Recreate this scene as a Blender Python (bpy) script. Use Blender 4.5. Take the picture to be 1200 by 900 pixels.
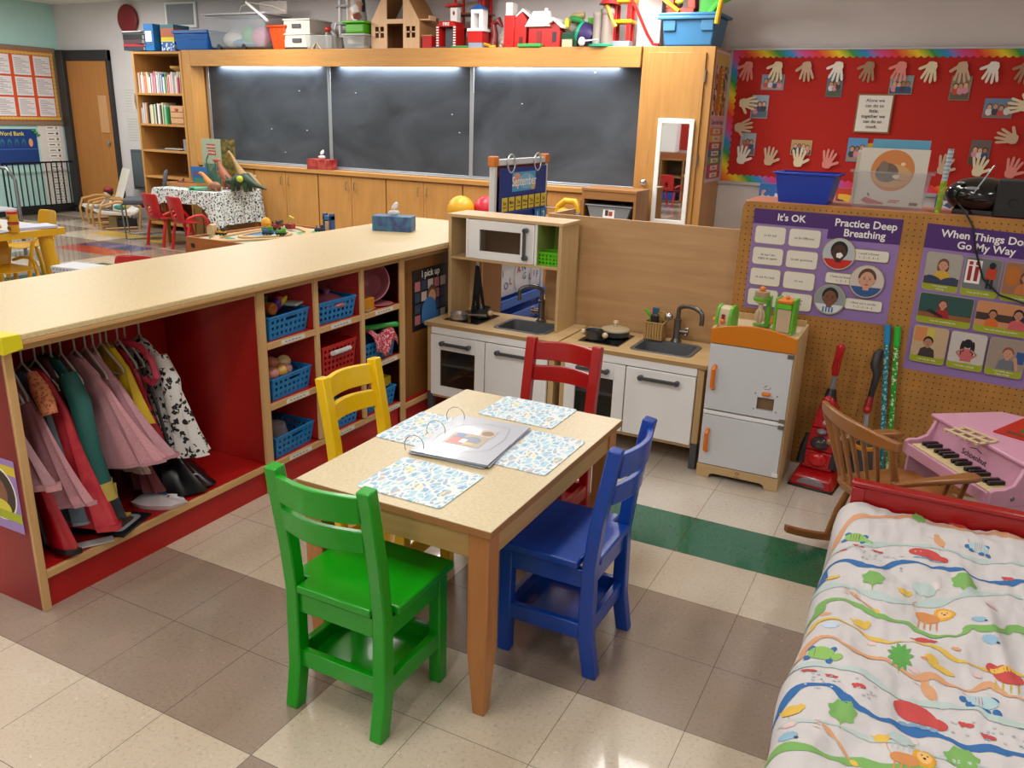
import bpy, bmesh, math, random
from mathutils import Vector, Matrix, noise
PI = math.pi
S = bpy.context.scene
for o in list(bpy.data.objects): bpy.data.objects.remove(o)
COL = S.collection
# ---------------------------------------------------------------- camera
def cam_setup():
    yaw, pitch, roll = math.radians(-26.7575), math.radians(17.9038), math.radians(1.8556)
    f = Vector((math.sin(yaw)*math.cos(pitch), math.cos(yaw)*math.cos(pitch), -math.sin(pitch)))
    r = Vector((math.cos(yaw), -math.sin(yaw), 0)); u = r.cross(f)
    r2 = r*math.cos(roll)+u*math.sin(roll); u2 = -r*math.sin(roll)+u*math.cos(roll)
    cd = bpy.data.cameras.new('camera'); cd.sensor_width = 36; cd.lens = 967.87/1200*36
    cd.clip_start = .05; cd.clip_end = 60
    o = bpy.data.objects.new('camera', cd); COL.objects.link(o)
    o.matrix_world = Matrix(((r2.x, u2.x, -f.x, .3722), (r2.y, u2.y, -f.y, -2.7177), (r2.z, u2.z, -f.z, 1.5112), (0, 0, 0, 1)))
    S.camera = o
cam_setup()
S.view_settings.view_transform = 'Standard'
S.view_settings.look = 'None'
S.view_settings.gamma = 1
S.view_settings.use_curve_mapping = False
S.view_settings.exposure = -0.08
w = bpy.data.worlds.new('world'); S.world = w; w.use_nodes = True
w.node_tree.nodes['Background'].inputs[0].default_value = (.9, .95, 1, 1)
w.node_tree.nodes['Background'].inputs[1].default_value = .3
def area(name, x, y, z, sx, sy, power, col=(1, .975, .94), rot=(0, 0, 0)):
    l = bpy.data.lights.new(name, 'AREA'); l.shape = 'RECTANGLE'; l.size = sx; l.size_y = sy
    l.energy = power; l.color = col
    o = bpy.data.objects.new(name, l); COL.objects.link(o); o.location = (x, y, z); o.rotation_euler = rot
    return o
# fluorescent ceiling fittings of the classroom and an added fill row
for (lx, ly, pw) in ((-.95, 1.3, 26), (-.95, -1.6, 30), (-2.94, 1.57, 28), (-3.6, -1.6, 30), (-6.3, 1.3, 30), (-6.3, -1.6, 26),
                     (-9, 1.3, 34), (-9, -1.6, 26), (1.4, -1.6, 24), (1.4, 1.3, 20), (-2.2, 4.2, 30), (-3.6, 3.7, 26), (-6.3, 3.7, 30), (-9, 3.7, 34),
                     (-.3, -3.7, 30), (-3.0, -3.7, 34), (-5.6, -3.7, 24)):  # unseen row added to brighten panels and fronts facing the near wall
    area('ceiling_and_fill_lamp', lx, ly, 2.76, .34, 1.22, pw*(.86 if ly < 3 else 1.75))
# strip lamps hidden behind the header above the chalkboard
for lx in (-6.75, -4.98, -3.25):
    area('board_lamp', lx, 4.94, 1.985, 1.5, .035, 15, (.86, .92, 1))
# ---------------------------------------------------------------- helpers
def lin(c):
    if isinstance(c, int): c = ((c >> 16) & 255, (c >> 8) & 255, c & 255)
    return tuple(((v/255)/12.92 if v/255 <= .04045 else ((v/255+.055)/1.055)**2.4) for v in c)+(1,)
_m = {}
def mat(c, rough=.5, metal=0, kind=None, c2=None, sc=1, coat=0, alpha=1, emit=0, trans=0, ax='x', bump=0):
    key = (c, rough, metal, kind, c2, sc, coat, alpha, emit, trans, ax, bump)
    if key in _m: return _m[key]
    m = bpy.data.materials.new('%s_%06x' % (kind or 'paint', c if isinstance(c, int) else 0)); m.use_nodes = True
    nt = m.node_tree; N = nt.nodes; L = nt.links; p = N['Principled BSDF']
    p.inputs['Base Color'].default_value = lin(c); p.inputs['Roughness'].default_value = rough
    p.inputs['Metallic'].default_value = metal
    p.inputs['Coat Weight'].default_value = coat; p.inputs['Coat Roughness'].default_value = .05
    p.inputs['Transmission Weight'].default_value = trans
    if alpha < 1: p.inputs['Alpha'].default_value = alpha
    if emit:
        p.inputs['Emission Color'].default_value = lin(c); p.inputs['Emission Strength'].default_value = emit
    def node(t, **k):
        n = N.new(t)
        for a, b in k.items(): setattr(n, a, b)
        return n
    def ramp(stops, src, interp='LINEAR'):
        r = node('ShaderNodeValToRGB'); r.color_ramp.interpolation = interp
        e = r.color_ramp.elements
        while len(e) < len(stops): e.new(.5)
        for i, (pos, col) in enumerate(stops): e[i].position = pos; e[i].color = lin(col)
        L.new(src, r.inputs[0]); return r.outputs[0]
    tc = node('ShaderNodeTexCoord').outputs['Object']
    def mapped(s):
        mp = node('ShaderNodeMapping'); mp.inputs['Scale'].default_value = s; L.new(tc, mp.inputs[0]); return mp.outputs[0]
    def setc(o): L.new(o, p.inputs['Base Color'])
    def dark(c, f): 
        c = ((c >> 16) & 255, (c >> 8) & 255, c & 255); return tuple(max(0, min(255, v*f)) for v in c)
    if kind == 'wood':
        s = {'x': (1.2, 14, 14), 'y': (14, 1.2, 14), 'z': (14, 14, 1.2)}[ax]; s = tuple(v*sc for v in s)
        n = node('ShaderNodeTexNoise'); n.inputs['Scale'].default_value = 2.2; n.inputs['Detail'].default_value = 7; n.inputs['Distortion'].default_value = .6
        L.new(mapped(s), n.inputs[0]); d = c2 if c2 is not None else dark(c, .84)
        setc(ramp([(.3, d), (.7, c)], n.outputs[0]))
    elif kind == 'speck':
        n = node('ShaderNodeTexNoise'); n.inputs['Scale'].default_value = 120*sc; n.inputs['Detail'].default_value = 3; L.new(tc, n.inputs[0])
        setc(ramp([(.35, dark(c, .955)), (.5, c), (.68, dark(c, 1.03))], n.outputs[0]))
    elif kind == 'tile':
        n = node('ShaderNodeTexNoise'); n.inputs['Scale'].default_value = 90; n.inputs['Detail'].default_value = 4; n.inputs['Roughness'].default_value = .75; L.new(tc, n.inputs[0])
        a = ramp([(.3, dark(c, .86)), (.47, c), (.63, c), (.70, dark(c, 1.22))], n.outputs[0])
        n2 = node('ShaderNodeTexNoise'); n2.inputs['Scale'].default_value = 1.7; n2.inputs['Detail'].default_value = 5; L.new(tc, n2.inputs[0])
        b = ramp([(.3, 0xe6e0d8), (.7, 0xffffff)], n2.outputs[0])
        mx = node('ShaderNodeMixRGB', blend_type='MULTIPLY'); mx.inputs[0].default_value = 1; L.new(a, mx.inputs[1]); L.new(b, mx.inputs[2])
        # seams every 12 inches
        sx = node('ShaderNodeSeparateXYZ'); L.new(tc, sx.inputs[0]); prev = None
        for k in (0, 1):
            q = node('ShaderNodeMath', operation='DIVIDE'); L.new(sx.outputs[k], q.inputs[0]); q.inputs[1].default_value = .3048
            fr = node('ShaderNodeMath', operation='PINGPONG'); L.new(q.outputs[0], fr.inputs[0]); fr.inputs[1].default_value = .5
            ls = node('ShaderNodeMath', operation='LESS_THAN'); L.new(fr.outputs[0], ls.inputs[0]); ls.inputs[1].default_value = .0028
            if prev: 
                mm = node('ShaderNodeMath', operation='MAXIMUM'); L.new(prev, mm.inputs[0]); L.new(ls.outputs[0], mm.inputs[1]); prev = mm.outputs[0]
            else: prev = ls.outputs[0]
        m2 = node('ShaderNodeMixRGB'); L.new(prev, m2.inputs[0]); L.new(mx.outputs[0], m2.inputs[1]); m2.inputs[2].default_value = lin(dark(c, .45)); setc(m2.outputs[0])
        rr = node('ShaderNodeMapRange'); L.new(n2.outputs[0], rr.inputs[0]); rr.inputs[3].default_value = rough-.05; rr.inputs[4].default_value = rough+.08; L.new(rr.outputs[0], p.inputs['Roughness'])
    elif kind == 'spots':       # dark irregular blotches on a light cloth
        v = node('ShaderNodeTexVoronoi'); v.inputs['Scale'].default_value = sc; v.inputs['Randomness'].default_value = 1
        n = node('ShaderNodeTexNoise'); n.inputs['Scale'].default_value = sc*1.3; L.new(tc, n.inputs[0])
        mx = node('ShaderNodeMixRGB'); mx.inputs[0].default_value = .04 if sc < 60 else .02; L.new(tc, mx.inputs[1]); L.new(n.outputs[1], mx.inputs[2]); L.new(mx.outputs[0], v.inputs[0])
        setc(ramp([(0, c2), (.40, c)], v.outputs[0], 'CONSTANT'))
    elif kind == 'floral':
        n0 = node('ShaderNodeTexNoise'); n0.inputs['Scale'].default_value = 18; L.new(tc, n0.inputs[0])
        mp = mapped((1, 1, 1)); mx = node('ShaderNodeMixRGB'); mx.inputs[0].default_value = .035; L.new(mp, mx.inputs[1]); L.new(n0.outputs[1], mx.inputs[2])
        mp2 = node('ShaderNodeMapping'); mp2.inputs['Scale'].default_value = (1, .45, 1); mp2.inputs['Rotation'].default_value = (0, 0, .8); L.new(mx.outputs[0], mp2.inputs[0])
        v = node('ShaderNodeTexVoronoi', feature='DISTANCE_TO_EDGE'); v.inputs['Scale'].default_value = 56; L.new(mp2.outputs[0], v.inputs[0])
        lt = node('ShaderNodeMath', operation='GREATER_THAN'); lt.inputs[1].default_value = .115; L.new(v.outputs[0], lt.inputs[0])
        n = node('ShaderNodeTexNoise'); n.inputs['Scale'].default_value = 13; n.inputs['Detail'].default_value = 2; L.new(tc, n.inputs[0])
        col = ramp([(0, 0xb9b7bb), (.40, 0x8fb9d9), (.47, 0xa9d0e2), (.56, 0x86aed2), (.61, 0xe2dca0), (.66, 0xb4b2b6)], n.outputs[0], 'CONSTANT')
        m2 = node('ShaderNodeMixRGB'); L.new(lt.outputs[0], m2.inputs[0]); m2.inputs[1].default_value = lin(c); L.new(col, m2.inputs[2]); setc(m2.outputs[0])
    elif kind == 'peg':
        sx = node('ShaderNodeSeparateXYZ'); L.new(tc, sx.inputs[0]); d = []
        for k in (0, 2):
            q = node('ShaderNodeMath', operation='DIVIDE'); L.new(sx.outputs[k], q.inputs[0]); q.inputs[1].default_value = .0254
            fr = node('ShaderNodeMath', operation='PINGPONG'); L.new(q.outputs[0], fr.inputs[0]); fr.inputs[1].default_value = .5
            pw = node('ShaderNodeMath', operation='POWER'); L.new(fr.outputs[0], pw.inputs[0]); pw.inputs[1].default_value = 2; d.append(pw.outputs[0])
        ad = node('ShaderNodeMath', operation='ADD'); L.new(d[0], ad.inputs[0]); L.new(d[1], ad.inputs[1])
        ls = node('ShaderNodeMath', operation='LESS_THAN'); L.new(ad.outputs[0], ls.inputs[0]); ls.inputs[1].default_value = .0125
        n = node('ShaderNodeTexNoise'); n.inputs['Scale'].default_value = 6; n.inputs['Detail'].default_value = 8; L.new(tc, n.inputs[0])
        a = ramp([(.3, dark(c, .86)), (.7, dark(c, 1.06))], n.outputs[0])
        m2 = node('ShaderNodeMixRGB'); L.new(ls.outputs[0], m2.inputs[0]); L.new(a, m2.inputs[1]); m2.inputs[2].default_value = lin(0x2b1a0c); setc(m2.outputs[0])
    elif kind == 'chalk':
        n = node('ShaderNodeTexNoise'); n.inputs['Scale'].default_value = 1.4; n.inputs['Detail'].default_value = 8; n.inputs['Distortion'].default_value = .8; L.new(mapped((1, 1, 1.6)), n.inputs[0])
        a = ramp([(.25, c), (.8, c2)], n.outputs[0])
        v = node('ShaderNodeTexVoronoi'); v.inputs['Scale'].default_value = 3.1; L.new(mapped((1, 1, 2)), v.inputs[0])
        lt = node('ShaderNodeMath', operation='LESS_THAN'); lt.inputs[1].default_value = .035; L.new(v.outputs[0], lt.inputs[0])
        m2 = node('ShaderNodeMixRGB'); L.new(lt.outputs[0], m2.inputs[0]); L.new(a, m2.inputs[1]); m2.inputs[2].default_value = lin(0xb8bcc2); setc(m2.outputs[0])
    elif kind == 'rainbow':
        sx = node('ShaderNodeSeparateXYZ'); L.new(tc, sx.inputs[0])
        q = node('ShaderNodeMath', operation='ADD'); L.new(sx.outputs[0], q.inputs[0]); L.new(sx.outputs[2], q.inputs[1])
        q2 = node('ShaderNodeMath', operation='DIVIDE'); L.new(q.outputs[0], q2.inputs[0]); q2.inputs[1].default_value = .62
        fr = node('ShaderNodeMath', operation='FRACT'); L.new(q2.outputs[0], fr.inputs[0])
        setc(ramp([(0, 0xe8322c), (.14, 0xf08a20), (.28, 0xf2dc22), (.45, 0x2f9c3c), (.63, 0x1f8fe0), (.8, 0xd84a9a), (1, 0xe8322c)], fr.outputs[0]))
    elif kind == 'stripes':
        wv = node('ShaderNodeTexWave', bands_direction=ax.upper()); wv.inputs['Scale'].default_value = sc; L.new(tc, wv.inputs[0])
        setc(ramp([(0, c), (.5, c2)], wv.outputs[0], 'CONSTANT'))
    elif kind == 'mottle':
        n = node('ShaderNodeTexNoise'); n.inputs['Scale'].default_value = sc; n.inputs['Detail'].default_value = 4; L.new(tc, n.inputs[0])
        setc(ramp([(.38, c), (.62, c2)], n.outputs[0]))
    elif kind == 'snap':        # a small printed snapshot, a patchwork of colours
        v = node('ShaderNodeTexVoronoi'); v.inputs['Scale'].default_value = sc; L.new(tc, v.inputs[0])
        s2 = node('ShaderNodeSeparateXYZ'); L.new(v.outputs['Color'], s2.inputs[0])
        setc(ramp([(0, c), (.25, 0x39424f), (.45, 0xc99f83), (.65, c2), (.8, 0xe6e6ea), (.92, 0x8c3f3a)], s2.outputs[0], 'CONSTANT'))
    if bump:
        n = node('ShaderNodeTexNoise'); n.inputs['Scale'].default_value = 60; n.inputs['Detail'].default_value = 3; L.new(tc, n.inputs[0])
        bp = node('ShaderNodeBump'); bp.inputs['Strength'].default_value = bump; bp.inputs['Distance'].default_value = .004; L.new(n.outputs[0], bp.inputs['Height']); L.new(bp.outputs[0], p.inputs['Normal'])
    _m[key] = m; return m
class B:
    def __init__(s): s.v = []; s.f = []; s.i = []; s.mats = []; s.M = Matrix()
    def add(s, vs, fs, m):
        n = len(s.v); s.v += [tuple(s.M @ Vector(v)) for v in vs]; s.f += [tuple(n+k for k in f) for f in fs]
        if m not in s.mats: s.mats.append(m)
        s.i += [s.mats.index(m)]*len(fs); return s
    def box(s, x0, x1, y0, y1, z0, z1, m):
        return s.add([(x0, y0, z0), (x1, y0, z0), (x1, y1, z0), (x0, y1, z0), (x0, y0, z1), (x1, y0, z1), (x1, y1, z1), (x0, y1, z1)],
                     [(0, 3, 2, 1), (4, 5, 6, 7), (0, 1, 5, 4), (1, 2, 6, 5), (2, 3, 7, 6), (3, 0, 4, 7)], m)
    def hexa(s, lo, hi, m):   # lo, hi: four xyz corners each, counter-clockwise
        return s.add(list(lo)+list(hi), [(0, 3, 2, 1), (4, 5, 6, 7), (0, 1, 5, 4), (1, 2, 6, 5), (2, 3, 7, 6), (3, 0, 4, 7)], m)
    def tube(s, pts, r, m, seg=8, closed=False, flat=1):
        P = [Vector(p) for p in pts]; n = len(P); R = r if isinstance(r, (list, tuple)) else [r]*n
        vs = []; up = None
        for i in range(n):
            a = P[i-1] if (i or closed) else P[0]; b = P[(i+1) % n] if (i < n-1 or closed) else P[-1]
            t = (b-a).normalized()
            if up is None: up = Vector((0, 0, 1)) if abs(t.z) < .9 else Vector((0, 1, 0))
            u = (up-t*up.dot(t))
            u = u.normalized() if u.length > 1e-6 else t.orthogonal().normalized()
            up = u; w_ = t.cross(u)
            for k in range(seg):
                c = 2*PI*(k+.5)/seg; vs.append(P[i]+(u*math.cos(c)*flat+w_*math.sin(c))*R[i])
        fs = []
        for i in range(n if closed else n-1):
            j = (i+1) % n
            for k in range(seg): l = (k+1) % seg; fs.append((i*seg+k, i*seg+l, j*seg+l, j*seg+k))
        if not closed: fs += [tuple(reversed(range(seg))), tuple((n-1)*seg+k for k in range(seg))]
        return s.add(vs, fs, m)
    def lathe(s, c, prof, m, seg=20, ax='z', ry=1):
        vs = []; fs = []
        for (r, h) in prof:
            for k in range(seg):
                a = 2*PI*k/seg; x, y = r*math.cos(a), r*math.sin(a)*ry
                q = {'z': (x, y, h), 'y': (x, h, -y), 'x': (h, x, y)}[ax]; vs.append((c[0]+q[0], c[1]+q[1], c[2]+q[2]))
        n = len(prof)
        for i in range(n-1):
            for k in range(seg): l = (k+1) % seg; fs.append((i*seg+k, i*seg+l, (i+1)*seg+l, (i+1)*seg+k))
        fs += [tuple(reversed(range(seg))), tuple((n-1)*seg+k for k in range(seg))]
        return s.add(vs, fs, m)
    def ell(s, c, r, m, seg=14, rz=0, ry=0):
        if isinstance(r, (int, float)): r = (r, r, r)
        n = max(6, seg//2); M_ = Matrix.Rotation(rz, 3, 'Z') @ Matrix.Rotation(ry, 3, 'Y'); vs = []; fs = []
        for i in range(n+1):
            t = PI*i/n
            for k in range(seg):
                a = 2*PI*k/seg; q = M_ @ Vector((r[0]*math.sin(t)*math.cos(a), r[1]*math.sin(t)*math.sin(a), -r[2]*math.cos(t))); vs.append((c[0]+q.x, c[1]+q.y, c[2]+q.z))
        for i in range(n):
            for k in range(seg): l = (k+1) % seg; fs.append((i*seg+k, i*seg+l, (i+1)*seg+l, (i+1)*seg+k))
        return s.add(vs, fs, m)
    def prism(s, pts, a0, a1, m, plane='xz'):
        def q(u, v, a): return {'xz': (u, a, v), 'xy': (u, v, a), 'yz': (a, u, v)}[plane]
        n = len(pts); vs = [q(u, v, a0) for u, v in pts]+[q(u, v, a1) for u, v in pts]
        fs = [tuple(range(n)), tuple(reversed(range(n, 2*n)))]+[(i, i+n, (i+1) % n+n, (i+1) % n) for i in range(n)]
        return s.add(vs, fs, m)
    def build(s, name, parent=None, bevel=0, smooth=True, label=None, subd=0, solid=0, loc=None, rz=0, seg=2):
        me = bpy.data.meshes.new(name); me.from_pydata(s.v, [], s.f)
        for m in s.mats: me.materials.append(m)
        me.polygons.foreach_set('material_index', s.i)
        bm = bmesh.new(); bm.from_mesh(me); bmesh.ops.remove_doubles(bm, verts=bm.verts, dist=1e-6) if subd or bevel else None
        bmesh.ops.recalc_face_normals(bm, faces=bm.faces) if not getattr(s, 'flat', 0) else None
        bm.to_mesh(me); bm.free()
        if smooth:
            me.polygons.foreach_set('use_smooth', [True]*len(me.polygons)); me.set_sharp_from_angle(angle=math.radians(38))
        o = bpy.data.objects.new(name, me); COL.objects.link(o)
        if parent: o.parent = parent
        if loc: o.location = loc
        o.rotation_euler = (0, 0, rz)
        if solid: md = o.modifiers.new('solid', 'SOLIDIFY'); md.thickness = solid; md.offset = 0
        if bevel:
            md = o.modifiers.new('bevel', 'BEVEL'); md.width = bevel; md.segments = seg; md.limit_method = 'ANGLE'; md.angle_limit = math.radians(40)
        if subd: md = o.modifiers.new('sub', 'SUBSURF'); md.levels = subd; md.render_levels = subd
        if label: o['label'] = label
        return o
def T(name, label, cat, loc=(0, 0, 0), rz=0, group=None):
    o = bpy.data.objects.new(name, None); COL.objects.link(o); o.location = loc; o.rotation_euler = (0, 0, rz); o.empty_display_size = .05
    o['label'] = label; o['category'] = cat
    if group: o['group'] = group
    return o
def M1(b, name, label, cat, loc=None, rz=0, group=None, **k):
    o = b.build(name, loc=loc, rz=rz, **k); o['label'] = label; o['category'] = cat
    if group: o['group'] = group
    return o
def ST(b, name, **k):
    o = b.build(name, **k); o['kind'] = 'structure'; return o
def dup(root, loc, rz, label, group=None):
    r = root.copy(); COL.objects.link(r); r.location = loc; r.rotation_euler = (0, 0, rz); r['label'] = label
    if group: r['group'] = group
    for ch in list(root.children):
        c = ch.copy(); COL.objects.link(c); c.parent = r
        for g in ch.children: d = g.copy(); COL.objects.link(d); d.parent = c
    return r
_txt = {}
def glyphs(t, bold=0):
    k = (t, bold)
    if k not in _txt:
        cu = bpy.data.curves.new('t', 'FONT'); cu.body = t; cu.size = 1; cu.align_x = 'CENTER'; cu.resolution_u = 3; cu.offset = bold
        o = bpy.data.objects.new('t', cu); COL.objects.link(o); me = bpy.data.meshes.new_from_object(o)
        _txt[k] = ([tuple(v.co) for v in me.vertices], [tuple(p.vertices) for p in me.polygons])
        bpy.data.objects.remove(o); bpy.data.meshes.remove(me)
    return _txt[k]
class F(B):
    """flat print: origin o, right u, up v, printed on a thin sheet; later shapes lie on top"""
    flat = 1
    def __init__(s, o, u, v, eps=.0004):
        super().__init__(); s.o = Vector(o); s.u = Vector(u); s.w = Vector(v); s.n = s.u.cross(s.w); s.k = 0; s.e = eps
    def pt(s, a, b, d=None): return s.o+s.u*a+s.w*b+s.n*(s.k*s.e if d is None else d)
    def sheet(s, w, h, m, t=.002, x=0, y=0):
        a = [s.pt(x, y, -t), s.pt(x+w, y, -t), s.pt(x+w, y+h, -t), s.pt(x, y+h, -t)]; b = [s.pt(x, y, 0), s.pt(x+w, y, 0), s.pt(x+w, y+h, 0), s.pt(x, y+h, 0)]
        s.hexa(a, b, m); s.k += 1; return s
    def poly(s, pts, m): s.add([s.pt(a, b) for a, b in pts], [tuple(range(len(pts)))], m); s.k += .25; return s
    def rect(s, x, y, w, h, m): return s.poly([(x, y), (x+w, y), (x+w, y+h), (x, y+h)], m)
    def rrect(s, x, y, w, h, r, m):
        P = []
        for cx, cy, a0 in ((x+w-r, y+r, -90), (x+w-r, y+h-r, 0), (x+r, y+h-r, 90), (x+r, y+r, 180)):
            for k in range(5): a = math.radians(a0+k*22.5); P.append((cx+r*math.cos(a), cy+r*math.sin(a)))
        return s.poly(P, m)
    def el(s, cx, cy, rx, ry, m, rot=0, n=24, a0=0, a1=360):
        P = []
        for k in range(n+(a1-a0 < 360)):
            a = math.radians(a0+(a1-a0)*k/n); x, y = rx*math.cos(a), ry*math.sin(a); P.append((cx+x*math.cos(rot)-y*math.sin(rot), cy+x*math.sin(rot)+y*math.cos(rot)))
        return s.poly(P, m)
    def line(s, pts, wd, m):
        for (a, b), (c, d) in zip(pts, pts[1:]):
            L_ = math.hypot(c-a, d-b) or 1; nx, ny = -(d-b)/L_*wd/2, (c-a)/L_*wd/2
            s.add([s.pt(a-nx, b-ny), s.pt(c-nx, d-ny), s.pt(c+nx, d+ny), s.pt(a+nx, b+ny)], [(0, 1, 2, 3)], m)
        s.k += .25; return s
    def text(s, t, cx, y, size, m, bold=0):
        vs, fs = glyphs(t, bold); s.k += 1; s.add([s.pt(cx+v[0]*size, y+v[1]*size) for v in vs], fs, m); s.k += .25; return s
    def add(s, vs, fs, m): return B.add(s, vs, fs, m)
BEECH = lambda ax='x': mat(0xcfa873, .45, kind='wood', ax=ax, c2=0xc09761)
OAK = lambda ax='z': mat(0xc2904f, .38, kind='wood', ax=ax, c2=0xb38145)
LAM = mat(0xd3bd8e, .38, kind='speck')
WHITE = mat(0xf0f1f0, .35); BLACK = mat(0x16161a, .4); GREYP = mat(0x5c6065, .45); CHROME = mat(0xc8ccd0, .18, 1); STEEL = mat(0x8a8580, .3, .9)
PAPER = mat(0xece9e2, .7); INK = mat(0x2a2a2e, .6)
# ---------------------------------------------------------------- the room
XL, XR, YF, YB, ZC = -11.0, 3.2, 5.4, -4.4, 2.79
def floor():
    b = B(); t = .3048
    LI = mat(0xcfc3b0, .24, kind='tile', coat=.55); DK = mat(0x9a8a7c, .24, kind='tile', coat=.55); GR = mat(0x1e6a4c, .2, kind='tile', coat=.55)
    RD = mat(0xb5402c, .24, kind='tile', coat=.55); BL = mat(0x3c3f78, .24, kind='tile', coat=.55); YE = mat(0xe0bd55, .24, kind='tile', coat=.55); WH = mat(0xd8d0c4, .24, kind='tile', coat=.55)
    for i in range(-37, 11):
        for j in range(-15, 18):
            x0, y0 = i*t, j*t
            m = LI
            if i >= -7:
                if j == 0: m = GR
                elif j in (-2, -3): m = DK if i >= -3 else LI
                elif j == -1: m = LI
                elif j in (-4, -5): m = LI if i >= -3 else DK
                elif j < -5: m = DK if i >= -3 else LI
                elif j in (1, 2, 3): m = WH
            else:
                k = (i//3+j//2) % 2; m = DK if k else LI
                if i == -23 and j < 9: m = GR if j > 2 else m
                if j == 10 and -27 <= i <= -25: m = RD
                if j == 11 and -27 <= i <= -25: m = BL
                if j == 13 and -29 <= i <= -26: m = YE
            b.add([(max(x0, XL), max(y0, YB), 0), (min(x0+t, XR), max(y0, YB), 0), (min(x0+t, XR), min(y0+t, YF), 0), (max(x0, XL), min(y0+t, YF), 0)], [(0, 1, 2, 3)], m)
    b.flat = 1
    ST(b, 'floor', smooth=False)
floor()
WALL = mat(0xd9d4d6, .8, kind='mottle', c2=0xd3cfd0, sc=2); TEAL = mat(0xb0dcd8, .8)
ST(B().box(XL-.1, XR+.1, YF, YF+.1, 0, ZC, WALL), 'wall_far')
ST(B().box(XL-.1, XL, YB, YF, 0, ZC, TEAL), 'wall_left')
ST(B().box(XR, XR+.1, YB, YF, 0, ZC, WALL), 'wall_right')
ST(B().box(XL-.1, XR+.1, YB-.1, YB, 0, ZC, WALL), 'wall_near')
ST(B().box(XL-.1, XR+.1, YB-.1, YF+.1, ZC, ZC+.1, mat(0xe8e6e0, .9)), 'ceiling')
ST(B().box(XL, XL+.02, YB, 5.38, 0, .12, mat(0x1d2224, .5)), 'baseboard_left', bevel=.004)
# classroom door
d = ST(B().box(-10.78, -9.98, 5.34, 5.38, 0.01, 2.06, mat(0xb87c3c, .5, kind='wood', ax='z', c2=0xae7236)), 'door_1')
JB = mat(0x2c2a2b, .5)
B().box(-10.92, -10.78, 5.28, 5.399, 0, 2.2, JB).box(-9.98, -9.93, 5.34, 5.399, 0, 2.2, JB).box(-10.78, -9.93, 5.33, 5.3985, 2.061, 2.2, JB).build('door_frame', d, bevel=.006)
B().box(-10.2, -10.03, 5.33, 5.339, 1.13, 1.62, mat(0xc9996a, .6)).build('notice_panel', d)
B().lathe((-10.06, 5.33, 1.0), [(.02, -.03), (.028, -.025), (.028, 0), (.01, .01)], CHROME, ax='y').build('door_knob', d)
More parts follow.
